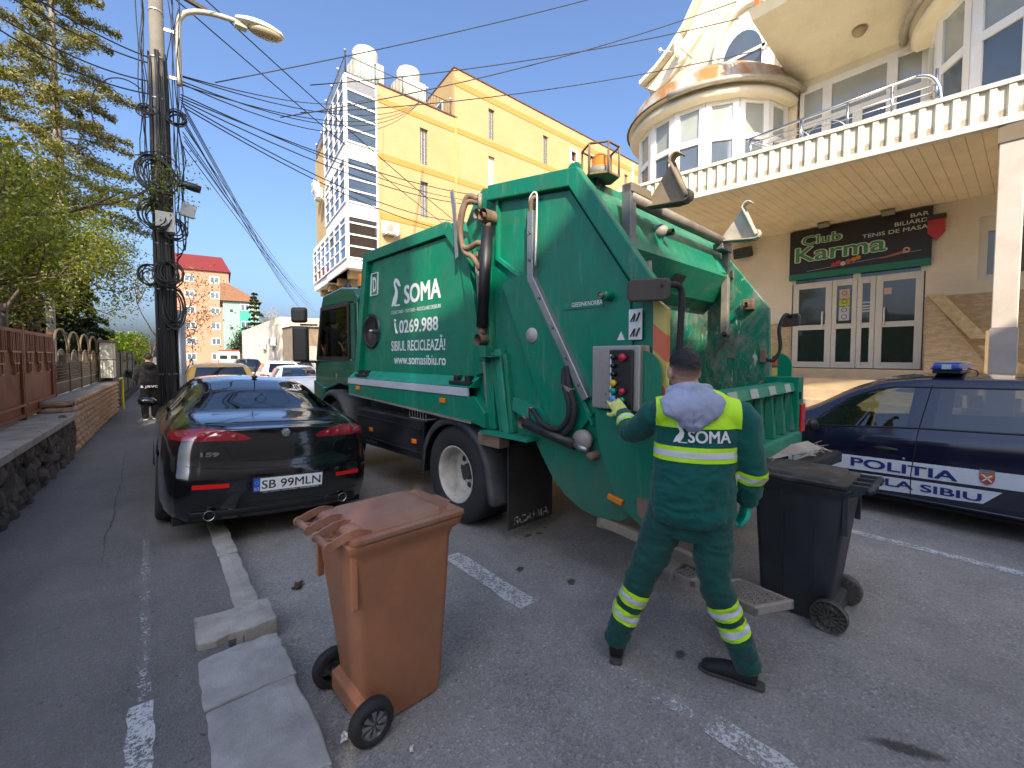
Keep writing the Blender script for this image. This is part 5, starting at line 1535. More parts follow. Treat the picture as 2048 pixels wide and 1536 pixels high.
# lifting bar with forks
lb = MB().tube([(.36, 1.0, 2.93), (2.29, 1.0, 2.91)], .047, 14).build('lift_bar', M_steeld, tg_)
MB().box((.33, .97, 2.50), (.41, 1.05, 3.03)).build('bar_arm', mat('arm_grey', (.17, .17, .175), .5, metal=.3, dirt=.3), lb, .006)
MB().box((.33, .96, 2.96), (.62, 1.04, 3.03)).build('bar_arm', mat('arm_tan', (.22, .18, .13), .6, dirt=.4), lb, .006)
MB().box((2.26, .98, 1.95), (2.325, 1.05, 2.95)).build('bar_arm', M_steeld, lb, .006)
MB().box((2.05, .96, 2.82), (2.33, 1.06, 2.88)).build('bar_arm', mat('arm_grey', (.17, .17, .175)), lb, .006)
MB().lathe([(.03, -.05), (.03, .05), (0, .05)], (2.29, 1.0, 1.95), 'x', 14).build('arm_pin', M_steel, lb)
MB().add([(2.26, 1.02, 1.93), (2.32, 1.02, 1.93), (2.34, 1.12, 1.72), (2.30, 1.12, 1.72)], [(0, 1, 2, 3)]).build('arm_shackle', M_steel, lb)
def fork(x_, m):
    f = MB().prism([(1.02, 2.90), (.98, 2.97), (.81, 3.19), (.77, 3.20), (.68, 2.98), (.63, 2.93), (.66, 2.86), (.74, 2.855)], 'x', x_, x_ + .012).build('fork', m, lb)
    MB().add([(x_ - .07, .79, 3.19), (x_ + .012, .79, 3.19), (x_ + .012, .66, 2.90), (x_ - .07, .66, 2.90)], [(0, 1, 2, 3)]).build('fork_rim', m, f).modifiers.new('s', 'SOLIDIFY').thickness = .01
    MB().add([(x_ - .07, 1.0, 2.90), (x_ + .012, 1.0, 2.90), (x_ + .012, .66, 2.865), (x_ - .07, .66, 2.865)], [(0, 1, 2, 3)]).build('fork_rim', m, f).modifiers.new('s', 'SOLIDIFY').thickness = .01
    for pp in ([(x_ - .03, .79, 3.18), (x_ - .03, .765, 3.225), (x_ - .03, .73, 3.235), (x_ - .03, .70, 3.215)], [(x_ - .03, .68, 2.86), (x_ - .03, .635, 2.875), (x_ - .03, .62, 2.91), (x_ - .03, .63, 2.945)]):
        P = spline(pp, 4)
        V = [(p.x + dx, p.y, p.z) for p in P for dx in (-.04, .04)]
        o = MB().add(V, [(2 * i, 2 * i + 1, 2 * i + 3, 2 * i + 2) for i in range(len(P) - 1)], 0, True).build('fork_hook', m, f)
        o.modifiers.new('s', 'SOLIDIFY').thickness = .012
fork(.62, mat('fork_tan', (.27, .22, .15), .6, var=.3, scale=6, dirt=.3, rust=.2))
fork(2.12, mat('fork_pale', (.52, .46, .38), .6, var=.2, scale=6, dirt=.3, rust=.1))
# caged beacon
bc = MB().lathe([(.075, 3.16), (.075, 3.21), (.062, 3.215), (.062, 3.29), (.045, 3.315), (0, 3.32)], (.33, 1.25, 0), 'z', 20).build('beacon', M_amb, tg_)
MB().lathe([(.0, 3.14), (.085, 3.14), (.085, 3.21), (.07, 3.215)], (.33, 1.25, 0), 'z', 20).build('beacon_foot', mat('beacon_grey', (.23, .22, .18), .6), bc)
MB().lathe([(.0, 3.125), (.15, 3.125), (.15, 3.14), (0, 3.14)], (.33, 1.25, 0), 'z', 6, smooth=False).build('cage_plate', M_rusts, bc)
for k in range(6):
    a = math.pi * k / 3
    b = a + math.pi / 3
    p, q = Vector((.33 + .145 * math.cos(a), 1.25 + .145 * math.sin(a), 0)), Vector((.33 + .145 * math.cos(b), 1.25 + .145 * math.sin(b), 0))
    MB().tube([p + Vector((0, 0, 3.13)), p + Vector((0, 0, 3.36))], .009, 6).tube([p + Vector((0, 0, 3.36)), q + Vector((0, 0, 3.36))], .009, 6).build('cage_bar', M_rusts, bc)
MB().cbox((.30, 1.30, 3.08), (.06, .12, .1)).build('beacon_bracket', M_black, bc)
MB().prism(rrect(1.22, 1.34, 3.08, 3.18, .045), 'x', .03, .05).build('lifting_eye', M_tg, tg_)
# under-tail bar, folding step with gratings
MB().bar((.06, 1.02, .50), (.06, .15, .42), .05, .07).build('frame_bar', mat('bar_buff', (.30, .235, .17), .7, dirt=.5, rust=.2), tr, .006)
MB().box((.05, .92, .44), (.2, 1.06, .54)).build('bar_socket', M_steeld, tr, .01)
M_step2 = mat('step_grating_steel', (.30, .27, .235), .6, metal=.3, var=.2, dirt=.5, dirt_c=(.16, .135, .10))
def grating(nm, par, loc, rot, lx, ly):
    o = link(nm, None, par)
    o.location, o.rotation_euler = loc, rot
    MB().box((-lx / 2, -ly / 2, -.05), (-lx / 2 + .03, ly / 2, 0)).box((lx / 2 - .03, -ly / 2, -.05), (lx / 2, ly / 2, 0)).box((-lx / 2, -ly / 2, -.0501), (lx / 2, -ly / 2 + .03, .001)).box((-lx / 2, ly / 2 - .03, -.0501), (lx / 2, ly / 2, .001)).build('step_frame', M_step2, o, .008)
    MB().box((-lx / 2 + .01, -ly / 2 + .01, -.048), (lx / 2 - .01, ly / 2 - .01, -.04)).build('dark_backing', M_ink, o)  # black plate added so the gaps between the strips look dark
    n = int((ly - .06) / .03)
    for i in range(n):
        yy_ = -ly / 2 + .038 + i * .03
        m_ = 6
        P = [(-lx / 2 + .02 + (lx - .04) * j / (m_ * 4), yy_ + .0085 * math.cos(j * math.pi / 2 + (i % 2) * math.pi), .002) for j in range(m_ * 4 + 1)]
        V = [(p[0], p[1], p[2] + dz) for p in P for dz in (-.012, 0)]
        s_ = MB().add(V, [(2 * j, 2 * j + 2, 2 * j + 3, 2 * j + 1) for j in range(len(P) - 1)]).build('grating_strip', M_step2, o)
        s_.modifiers.new('t', 'SOLIDIFY').thickness = .005
    return o
grating('foot_step', tr, (.07, .02, .36), (R_(-7), R_(4), R_(-22)), .30, .36)
grating('foot_step', tr, (-.0, .32, .40), (R_(-5), R_(3), R_(-8)), .26, .20)
MB().box((-.18, .36, .36), (-.10, .48, .43)).build('step_hinge', M_steeld, tr, .01)
MB().bar((.2, .35, .42), (.55, .50, .80), .05).bar((.55, .30, .70), (.55, .62, .70), .08).build('step_bracket', M_steeld, tr)
# rear side ledge with debris
MB().add([(1.2, .46, .90), (2.34, .24, .90), (2.36, .12, .84), (1.2, .34, .86)], [(0, 1, 2, 3), (3, 2, 1, 0)]).build('rear_plate', mat('plate_buff', (.32, .28, .23), .75, var=.25, dirt=.5, dirt_c=(.16, .13, .1)), tr)
MB().prism([(1.15, .30), (2.55, .14), (2.62, .05), (2.55, .0), (1.15, .2)], 'z', .70, .80).build('rear_bumper', M_black, tr, .01)
db = MB()
rnd = random.Random(8)
for k in range(26):
    p = Vector((rnd.uniform(2.0, 2.55), rnd.uniform(.08, .25), .83 + rnd.uniform(-.02, .03)))
    d = Vector((rnd.uniform(-1, 1), rnd.uniform(-1, 1), rnd.uniform(-.2, .4))).normalized() * rnd.uniform(.03, .08)
    db.tube([p - d, p + d], rnd.uniform(.002, .007), 5)
o = db.build('trapped_debris', mat('debris_straw', (.42, .36, .27), .8, var=.4, scale=30), tr)
o['kind'] = 'stuff'
# ---- wheels, mudguards, skirts, chassis
def truck_wheel(par, x_, y_, rear=True, flip=1):
    w_ = link('wheel', None, par)
    w_.location = (x_, y_, .505)
    w_.scale = (flip, 1, 1)
    T = MB().lathe([(.285, .02), (.30, .0), (.36, -.012), (.44, -.012), (.485, .01), (.505, .04), (.505, .25), (.485, .28), (.40, .29), (.285, .28)], (0, 0, 0), 'x', 48).build('tyre', M_rub, w_)
    for k in range(4):
        MB().lathe([(.506, .065 + k * .05), (.5075, .068 + k * .05), (.5075, .085 + k * .05), (.506, .088 + k * .05)], (0, 0, 0), 'x', 40).build('tread_rib', M_rub, T)
    if rear:
        MB().lathe([(.295, -.002), (.285, -.004), (.275, .005), (.262, .03), (.258, .09), (.25, .12), (.235, .19), (.20, .225), (.13, .235), (.10, .23)], (0, 0, 0), 'x', 40).build('rim', M_rim, w_, angle=28)
        for k in range(10):
            a = 2 * math.pi * k / 10
            MB().lathe([(.034, -.004), (0.0, -.0045)], (.226, .175 * math.cos(a), .175 * math.sin(a)), 'x', 12).build('rim_hole', M_ink, w_)
        MB().lathe([(.085, .24), (.085, .16), (.07, .13), (.0, .125)], (0, 0, 0), 'x', 20).build('hub', mat('hub_dirty', (.045, .038, .032), .6, dirt=.5), w_, angle=28)
    else:
        MB().lathe([(.295, -.002), (.28, .0), (.27, .03), (.24, .06), (.16, .04), (.12, -.02), (0, -.03)], (0, 0, 0), 'x', 36).build('rim', mat('front_rim_dark', (.06, .06, .06), .5), w_)
    return w_
truck_wheel(tr, .0, 2.78)
truck_wheel(tr, .32, 2.78)
truck_wheel(tr, 2.5, 2.78, flip=-1)
truck_wheel(tr, .06, 6.05, False)
truck_wheel(tr, 2.44, 6.05, False, -1)
def arc(cy_, cz_, r, a0, a1, n=14):
    return [(cy_ + r * math.cos(R_(a0 + (a1 - a0) * i / n)), cz_ + r * math.sin(R_(a0 + (a1 - a0) * i / n))) for i in range(n + 1)]
def fender(P, x0, x1, name, m, lip=.05):
    """Curved mudguard sheet with a turned-down outer lip."""
    mb = MB()
    n = len(P)
    c = Vector((sum(p[0] for p in P) / n, .45))
    V, F = [], []
    for p in P:
        q = Vector(p)
        d = (c - q).normalized() * lip
        V += [(x1, q.x, q.y), (x0 + .03, q.x, q.y), (x0, q.x + d.x * .35, q.y + d.y * .35), (x0, q.x + d.x, q.y + d.y)]
    for i in range(n - 1):
        for j in range(3):
            F.append((4 * i + j, 4 * i + j + 1, 4 * i + j + 5, 4 * i + j + 4))
    mb.add(V, F, 0, True)
    o = mb.build(name, m, tr)
    s_ = o.modifiers.new('t', 'SOLIDIFY'); s_.thickness = .012
    return o
fender([(3.40, .42)] + arc(2.78, .50, .61, 22, 158) + [(2.12, .36), (2.12, .33)], -.045, .62, 'rear_mudguard', M_plas, .085)
def flap_letter():
    t = NT('flap_letter_worn')
    n = t.noise(t.coord('Object'), 26, 5, .7)
    t.bsdf(color=(.40, .38, .33), rough=.8, alpha=t.ramp(n, [(.47, 0), (.52, 1)]))
    return t.m
fl = MB().box((.06, 2.035, .12), (.66, 2.055, .92)).build('mud_flap', mat('flap_rubber_dirty', (.022, .019, .016), .8, var=.35, dirt=.6, dirt_c=(.075, .06, .045)), tr)
text('worn_lettering', 'SCANIA', flap_letter(), fl, (.36, 2.03, .155), (R_(90), 0, 0), .1, offset=.004, fit=(.48, .075))
fender([(6.68, .55)] + arc(6.05, .56, .63, 10, 165) + [(5.42, .55), (5.40, .42)], -.02, .55, 'front_mudguard', M_plas, .09)
MB().prism([(5.2, .97), (3.42, .97), (3.42, .90), (3.45, .52), (4.98, .50), (5.2, .6)], 'x', .03, .08).build('side_skirt', M_navy, tr, .01)
for z_ in (.60, .88):
    MB().box((.015, 3.46, z_ - .012), (.03, 5.15, z_ + .012)).build('skirt_rib', M_navy, tr, .004)
MB().box((.04, 3.44, .965), (.60, 5.2, .985)).build('locker_top', mat('locker_top_dusty', (.05, .05, .05), .7, dirt=.6, dirt_c=(.12, .11, .09)), tr)
text('small_lettering', 'SCANIA', M_steel, tr, (.025, 4.75, .545), RT, .1, offset=.002, fit=(.34, .06))
# wire basket on the locker
mb = MB()
for y0, y1 in ((3.42, 3.78),):
    for z_ in (.99, 1.10):
        mb.tube([(.06, y0, z_), (.06, y1, z_), (.3, y1, z_), (.3, y0, z_), (.06, y0, z_)], .005, 5)
    for k in range(7):
        mb.tube([(.06, y0 + k * .06, .97), (.06, y0 + k * .06, 1.1)], .004, 5)
mb.build('wire_basket', mat('wire_pale', (.5, .48, .44), .5), tr)
MB().sphere((.32, 3.35, 1.06), (.14, .16, .12), 12, 8).build('air_tank', M_rusts, tr)
ch = MB().box((.72, .95, .62), (.82, 7.0, .92)).box((1.68, .95, .62), (1.78, 7.0, .92)).box((.5, 2.9, .5), (2.0, 2.6, .6)).box((.4, 3.5, .5), (2.1, 5.2, .95)).build('chassis', M_black, tr)
MB().box((.2, 2.2, .98), (2.3, 5.1, 1.1)).build('subframe', M_black, tr)
# ---- cab
G_cab = glass('cab_clear_glass', (.80, .85, .80), .05, base=.03)
CP = [(5.30, 1.28), (5.30, 2.60), (5.42, 2.72), (5.9, 2.78), (6.65, 2.72), (6.86, 2.45), (7.05, 1.75), (7.08, .9), (7.02, .55), (6.78, .55), (6.70, .95), (6.55, 1.16), (6.05, 1.28), (5.6, 1.26)]
cab = MB()
def cabring(x_, k):
    return [(x_, 6.2 + (a - 6.2) * k, 1.6 + (b - 1.6) * (k if b > 1.6 else 1)) for a, b in CP]
rings = [cabring(.14, .97), cabring(.10, 1.0), cabring(2.40, 1.0), cabring(2.36, .97)]
n = len(CP)
V = [p for r in rings for p in r]
F = [(j * n + i, j * n + (i + 1) % n, (j + 1) * n + (i + 1) % n, (j + 1) * n + i) for j in range(3) for i in range(n)]
F += [tuple(range(n))[::-1], tuple(3 * n + i for i in range(n))]
cab.add(V, F)
cb_ = MB().prism([(5.30, 1.28), (5.30, 1.66), (6.99, 1.66), (7.05, 1.6), (7.08, .9), (7.02, .55), (6.78, .55), (6.70, .95), (6.55, 1.16), (6.05, 1.28), (5.6, 1.26)], 'x', .10, 2.40).build('cab', M_cab, tr, .03, 3)
MB().prism([(5.30, 2.50), (5.30, 2.60), (5.42, 2.72), (5.9, 2.78), (6.65, 2.72), (6.76, 2.52)], 'x', .10, 2.40).build('cab_roof', M_cab, cb_, .04, 3)
MB().box((.10, 5.30, 1.655), (2.40, 5.56, 2.505)).build('cab_rear', M_cab, cb_, .02, 3)
for x_ in (.11, 2.31):
    MB().bar((x_ + .04, 6.72, 2.54), (x_ + .04, 6.97, 1.64), .08, .10).build('cab_pillar', M_cab, cb_, .015)
MB().add([(.18, 6.74, 2.52), (2.32, 6.74, 2.52), (2.32, 6.99, 1.66), (.18, 6.99, 1.66)], [(0, 1, 2, 3)]).build('windscreen', G_cab, cb_)
for x_ in (.45, 1.6):
    MB().box((x_, 5.62, 1.6), (x_ + .45, 5.75, 2.2)).build('seat', M_rub, cb_, .05, 3)
wdp = [(5.62, 1.72), (5.60, 2.48), (6.42, 2.50), (6.55, 2.30), (6.72, 1.62), (6.3, 1.52)]
for q_ in ([(5.60, 1.66), (5.60, 2.52)], [(5.58, 2.50), (6.70, 2.50)], [(6.68, 2.52), (6.92, 1.66)], [(5.58, 1.68), (6.94, 1.68)]):
    polybar(q_, .06, .085, .102, 'door_frame', M_black, cb_, 0)
for x_ in (.105, 2.38):
    MB().prism([(5.57, 1.67), (5.57, 2.50), (6.70, 2.50), (6.93, 1.67)], 'x', x_, x_ + .008).build('door_window', G_cab, cb_)
MB().box((.10, 5.31, 1.30), (.13, 5.42, 2.6)).build('cab_corner', M_cab, cb_, .02)
MB().prism([(6.55, .6), (7.0, .6), (7.02, 1.3), (6.6, 1.2)], 'x', .06, .11).build('step_panel', M_cab, cb_, .01)
text('lettering', 'P', mat('gold_letter', (.55, .36, .12), .4), cb_, (.096, 6.1, 1.36), RT, .12)
text('number', '05', M_wht, cb_, (.055, 6.75, .78), RT, .24)
for z0, z1, y0, y1 in ((2.28, 2.54, 7.0, 7.16), (1.62, 2.22, 6.95, 7.15)):
    mm = MB()
    mm.M = Matrix.Translation((-.16, y0, 0)) @ Matrix.Rotation(R_(-38), 4, 'Z')
    mm.prism(rrect(-.02, .10, z0, z1, .04), 'x', -.12, .06) if False else mm.box((-.13, -.05, z0), (.13, .05, z1))
    mm.build('door_mirror', mat('mirror_black', (.02, .018, .017), .45), cb_, .045, 4)
MB().tube([(.1, 6.9, 2.25), (-.15, 7.0, 2.25)], .018, 6).tube([(.1, 6.85, 1.62), (-.16, 6.98, 1.63)], .025, 6).build('mirror_arm', M_black, cb_)
MB().prism([(5.45, 2.74), (5.75, 2.86), (6.6, 2.80), (6.7, 2.72)], 'x', .4, 2.1).build('roof_cap', M_cab, cb_, .03)
MB().lathe([(.085, 2.78), (.085, 2.93), (.06, 2.97), (0, 2.98)], (.35, 5.62, 0), 'z', 16).build('beacon', M_amb, cb_)
MB().sphere((.3, 6.1, 2.82), (.06, .1, .07), 10, 6).build('horn', M_black, cb_)
MB().box((2.45, 6.9, 1.6), (2.75, 7.0, 2.3)).build('door_mirror', mat('mirror_black', (.02, .018, .017)), cb_, .03)
# ================================================================== cars
def lerp_tab(tab, y):
    if y <= tab[0][0]: return tab[0][1]
    for (a, b), (c, d) in zip(tab[:-1], tab[1:]):
        if y <= c:
            t = (y - a) / (c - a)
            return b + (d - b) * t
    return tab[-1][1]
def smooth_tab(tab, r=.06):
    def f(y):
        return sum(lerp_tab(tab, y + k * r / 3) for k in range(-3, 4)) / 7
    return f

class Car:
    """Body surface from side profile tables; panels are cut out of it along real outlines."""
    def __init__(self, L, w, top, belt, wr, wheels, r_w, plan, rear_off, front_off, sill=.20, res=.05, c_rear=.12, c_front=.25, ring_n=5):
        self.L, self.w, self.r_w, self.wheels = L, w, r_w, wheels
        self.top, self.belt, self.wr, self.plan = smooth_tab(top), smooth_tab(belt, .03), smooth_tab(wr), smooth_tab(plan, .05)
        self.ro, self.fo, self.sill, self.ring_n = smooth_tab(rear_off, .03), smooth_tab(front_off, .03), sill, ring_n
        n = int(L / res)
        ys = [L * i / n for i in range(n + 1)]
        rows = []
        for y in ys:
            ring = self.ring(y)
            row = []
            for (x, z) in ring:
                fr = max(0, 1 - y / .55)
                ff = max(0, 1 - (L - y) / .7)
                u = min(1, abs(x) / max(.01, self.w * self.plan(y)))
                yy = y + fr * self.ro(z) - ff * self.fo(z)
                row.append((x, yy, z))
            rows.append(row)
        # bow the ends in plan
        m = len(rows[0])
        bm = bmesh.new()
        G = []
        for row in rows:
            G.append([(bm.verts.new((-x, y, z)), bm.verts.new((x, y, z))) for x, y, z in row])
        for i in range(len(G) - 1):
            for j in range(m - 1):
                for s in (0, 1):
                    q = [G[i][j][s], G[i][j + 1][s], G[i + 1][j + 1][s], G[i + 1][j][s]]
                    bm.faces.new(q if s == 0 else q[::-1])
        # end caps: strips across, bowed outward
        for gi, sg, cc in ((0, -1, c_rear), (len(G) - 1, 1, c_front)):
            row = G[gi]
            K = 14
            prev = None
            for j in range(m):
                a, b = row[j][0], row[j][1]
                line = [a]
                for k in range(1, K):
                    u = k / K
                    p = a.co.lerp(b.co, u)
                    uu = 2 * u - 1
                    p.y += sg * cc * (1 - uu * uu) ** .8
                    line.append(bm.verts.new(p))
                line.append(b)
                if prev:
                    for k in range(K):
                        q = [prev[k], prev[k + 1], line[k + 1], line[k]]
                        if len(set(q)) == 4:
                            bm.faces.new(q if sg < 0 else q[::-1])
                prev = line
        bmesh.ops.remove_doubles(bm, verts=bm.verts, dist=.0008)
        bmesh.ops.recalc_face_normals(bm, faces=bm.faces)
        for f in bm.faces: f.smooth = True
        self.bm = bm
    def ring(self, y):
        w = self.w * self.plan(y)
        zt, zb = self.top(y), self.belt(y)
        z0 = self.sill
        for wy in self.wheels:
            d = abs(y - wy)
            ra = self.r_w + .055
            if d < ra:
                z0 = max(z0, self.r_w + math.sqrt(ra * ra - d * d))
        h = max(.02, zt - zb)
        k = min(1, max(0, (h - .06) / .30))
        k = k * k * (3 - 2 * k)
        zmid = .60
        c = [(w * (.90 if z0 < .3 else .985), z0), (w * .985, z0 + min(.07, (zmid - z0) * .4) if z0 < zmid else z0 + .02)]
        if z0 < zmid - .05:
            c.append((w, zmid))
        zsh = max(zb - .10, c[-1][1] + .03)
        c.append((w * .985, zsh))
        zs2 = max(zb, zsh + .03)
        c.append((w * .945, zs2))
        x5 = (w * .80) * (1 - k) + self.wr(y) * k
        z5 = zt - (.02 + .07 * k)
        z5 = max(z5, zs2 + .008)
        zc = max(zt, z5 + .008)
        c += [(x5, z5), (x5 * .80, z5 + (zc - z5) * .62), (x5 * .42, z5 + (zc - z5) * .93), (0.0, zc)]
        while len(c) < 9:
            c.insert(1, ((c[0][0] + c[1][0]) / 2, (c[0][1] + c[1][1]) / 2))
        P = [Vector((a, b, 0)) for a, b in c]
        out = []
        n = self.ring_n
        for i in range(len(P) - 1):
            p0, p1, p2, p3 = P[max(i - 1, 0)], P[i], P[i + 1], P[min(i + 2, len(P) - 1)]
            for q in range(n):
                t = q / n
                lin = p1.lerp(p2, t)
                cr = 0.5 * ((2 * p1) + (p2 - p0) * t + (2 * p0 - 5 * p1 + 4 * p2 - p3) * t * t + (3 * p1 - p0 - 3 * p2 + p3) * t ** 3)
                v = lin.lerp(cr, .55)
                out.append((max(0, v.x), v.y))
        out.append((0.0, c[-1][1]))
        return out
    def cut(self, poly, axis, cond, name, m, parent, hole=True, off=0.0, thick=0.0):
        """Separate the faces inside a 2-D outline (axis 'x': side view (y,z); axis 'y': end view (x,z)) as a part of their own."""
        bm = self.bm
        n = len(poly)
        cen2 = (sum(p[0] for p in poly) / n, sum(p[1] for p in poly) / n)
        pad = .12
        lo = (min(p[0] for p in poly) - pad, min(p[1] for p in poly) - pad)
        hi = (max(p[0] for p in poly) + pad, max(p[1] for p in poly) + pad)
        ia = 1 if axis == 'x' else 0
        def near(f):
            c = f.calc_center_median()
            return cond(c, f.normal) and lo[0] < c[ia] < hi[0] and lo[1] < c.z < hi[1]
        for i in range(n):
            a, b = poly[i], poly[(i + 1) % n]
            fs = [f for f in bm.faces if near(f)]
            if not fs: break
            d = (b[0] - a[0], b[1] - a[1])
            if axis == 'x':
                co, no = Vector((0, a[0], a[1])), Vector((0, -d[1], d[0]))
            else:
                co, no = Vector((a[0], 0, a[1])), Vector((-d[1], 0, d[0]))
            if no.length < 1e-6: continue
            geom = list({e for f in fs for e in f.edges}) + list({v for f in fs for v in f.verts}) + fs
            bmesh.ops.bisect_plane(bm, geom=geom, plane_co=co, plane_no=no.normalized(), dist=1e-5)
        def inside(p):
            r = False
            for i in range(n):
                (x1, y1), (x2, y2) = poly[i], poly[(i + 1) % n]
                if (y1 > p[1]) != (y2 > p[1]) and p[0] < (x2 - x1) * (p[1] - y1) / (y2 - y1) + x1:
                    r = not r
            return r
        bm.normal_update()
        sel = [f for f in bm.faces if near(f) and inside((f.calc_center_median()[ia], f.calc_center_median().z))]
        if not sel:
            return None
        V, F, idx = [], [], {}
        for f in sel:
            q = []
            for v in f.verts:
                if v not in idx:
                    idx[v] = len(V)
                    V.append(tuple(v.co + v.normal * off))
                q.append(idx[v])
            F.append(tuple(q))
        mb = MB().add(V, F, 0, True)
        o = mb.build(name, m, parent)
        if thick:
            s_ = o.modifiers.new('t', 'SOLIDIFY'); s_.thickness = thick; s_.offset = 1
        if hole:
            bmesh.ops.delete(bm, geom=sel, context='FACES')
        return o
    def surf_x(self, y, z):
        """Half width of the side at (y, z)."""
        best = None
        r = self.ring(y)
        for (x1, z1), (x2, z2) in zip(r[:-1], r[1:]):
            if (z1 <= z <= z2) or (z2 <= z <= z1):
                t = 0 if abs(z2 - z1) < 1e-6 else (z - z1) / (z2 - z1)
                return x1 + (x2 - x1) * t
        return r[0][0]
    def finish(self, m, parent, name='body', thick=0.012):
        me = bpy.data.meshes.new(name)
        for f in self.bm.faces: f.smooth = True
        self.bm.to_mesh(me)
        self.bm.free()
        me.materials.append(m)
        return link(name, me, parent)
    def wrap_text(self, me, yc, zc, side=-1, off=.004):
        """Lay a flat text mesh (x right, y up) on the side; left side reads towards -y."""
        for v in me.vertices:
            y, z = yc - v.co.x if side < 0 else yc + v.co.x, zc + v.co.y
            v.co = Vector((side * (self.surf_x(y, z) + off + v.co.z), y, z))
        return me

M_carblk = mat('car_black_paint', (0.0045, 0.0045, 0.006), 0.16, var=.1, coat=1.0, dirt=.12, dirt_c=(.03, .03, .03))
M_carnavy = mat('police_navy_paint', (0.006, 0.007, 0.028), 0.17, var=.1, coat=1.0, dirt=.12, dirt_c=(.03, .03, .04))
M_trim = mat('car_trim_black', (0.012, 0.012, 0.013), .5, var=.2)
M_under = mat('car_underside', (0.008, 0.008, 0.008), .9)
M_tyre = mat('car_tyre', (0.018, 0.018, 0.019), .8, var=.3, scale=9, dirt=.4, dirt_c=(.05, .047, .042))
M_alloy = mat('alloy_rim', (.38, .38, .39), .35, metal=.8, var=.15, dirt=.3, dirt_c=(.1, .09, .08))
M_seat = mat('seat_cloth', (.03, .03, .034), .9)
G_car = glass('car_glass', (.55, .62, .60), .25)
G_rear = glass('rear_glass', (.42, .47, .50), .35, base=.10)
def car_wheel(par, x, y, r, w_, side, z=None, m_r=None, spokes=5):
    o = link('wheel', None, par)
    o.location = (x, y, z if z is not None else r)
    o.scale = (side, 1, 1)
    MB().lathe([(r * .64, .01), (r * .68, -.006), (r * .86, -.012), (r * .96, .004), (r, .03), (r, w_ - .03), (r * .96, w_ - .004), (r * .86, w_), (r * .64, w_ - .01)], (0, 0, 0), 'x', 40).build('tyre', M_tyre, o)
    MB().lathe([(r * .66, .004), (r * .63, .02), (r * .60, .09), (0.0, .10)], (0, 0, 0), 'x', 32).build('rim', M_trim, o)
    mb = MB()
    for k in range(spokes):
        a = 2 * math.pi * k / spokes
        mb.M = Matrix.Rotation(a, 4, 'X')
        mb.prism([(-.045, .03), (.045, .03), (.03, r * .63), (-.03, r * .63)], 'x', .012, .05)
    mb.M = None
    mb.lathe([(.06, .05), (.06, .006), (0, .0)], (0, 0, 0), 'x', 16).lathe([(r * .655, .0), (r * .655, .03), (r * .62, .03), (r * .62, .0)], (0, 0, 0), 'x', 32)
    mb.build('spokes', m_r or M_alloy, o)
    return o
def interior(par, L, w, zf, rows, zb, m=None):
    """Floor, dash, seats, seen through the glass."""
    MB().box((-w + .1, .5, .25), (w - .1, L - 1.0, .3)).build('cabin_floor', M_under, par)
    for y in rows:
        for x in (-.36, .36):
            s_ = MB()
            s_.prism([(y - .06, .5), (y + .05, .5), (y - .06, zb + .12), (y - .15, zb + .12)], 'x', x - .24, x + .24)
            s_.box((x - .24, y, .42), (x + .24, y + .5, .56))
            s_ = s_.build('seat', m or M_seat, par, .04, 3)
            MB().box((x - .13, y - .16, zb + .14), (x + .13, y - .06, zb + .32)).build('headrest', m or M_seat, s_, .03, 3)
    MB().prism([(L - 1.75, .55), (L - 1.75, zb - .02), (L - 1.25, zb - .0), (L - 1.1, .55)], 'x', -w + .12, w - .12).build('dashboard', M_trim, par, .03)

# ---- black saloon parked half on the pavement
al = thing('black_saloon', 'glossy black saloon parked half on the pavement, seen from behind', 'car', (.895, 4.52, .05), rot=(0, R_(3.6), 0))
car = Car(4.66, .915,
          top=[(0, 1.00), (.10, 1.035), (.30, 1.065), (.62, 1.095), (.80, 1.16), (1.15, 1.30), (1.5, 1.385), (1.9, 1.42), (2.4, 1.415), (2.8, 1.36), (3.3, 1.16), (3.65, 1.0), (4.0, .93), (4.4, .82), (4.66, .66)],
          belt=[(0, .93), (.5, .985), (1.2, .96), (2.5, .90), (3.6, .86), (4.3, .74), (4.66, .6)],
          wr=[(0, .70), (.7, .68), (1.3, .60), (1.8, .585), (2.6, .60), (3.2, .66), (3.8, .72), (4.66, .6)],
          wheels=(.98, 3.68), r_w=.325, plan=[(0, .86), (.10, .915), (.25, .95), (.6, .985), (1.0, 1.0), (3.6, 1.0), (4.2, .96), (4.5, .86), (4.66, .74)],
          rear_off=[(0, .10), (.30, .06), (.38, .0), (.62, .0), (.70, .045), (.80, .055), (.98, .09), (1.03, .06), (1.1, .06)], front_off=[(0, .1), (.3, .0), (.5, .02), (.8, .12)], sill=.21, res=.045)
isrear = lambda c, n: c.y < .75 and n.y < -.15
sidew = lambda c, n: abs(c.x) > .35 and c.z > .8
car.cut([(-.60, 1.115), (.60, 1.115), (.645, 1.13), (.50, 1.365), (.44, 1.385), (-.44, 1.385), (-.50, 1.365), (-.645, 1.13)], 'y', lambda c, n: c.y < 1.75 and n.z > .2 and c.y > .3, 'rear_window', G_rear, al)
car.cut([(-.60, .96), (.60, .96), (.47, 1.35), (-.47, 1.35)], 'y', lambda c, n: c.y > 2.6 and n.y > .2, 'windscreen', G_car, al)
for sgn, nm in ((-1, 'l'), (1, 'r')):
    cs = lambda c, n, s=sgn: c.x * s > .35 and c.z > .85
    car.cut([(2.32, .96), (3.42, .95), (3.25, 1.03), (2.78, 1.28), (2.3, 1.315)], 'x', cs, 'side_window', G_car, al)
    car.cut([(1.22, 1.02), (2.26, .965), (2.24, 1.318), (1.75, 1.30), (1.40, 1.19)], 'x', cs, 'side_window', G_car, al)
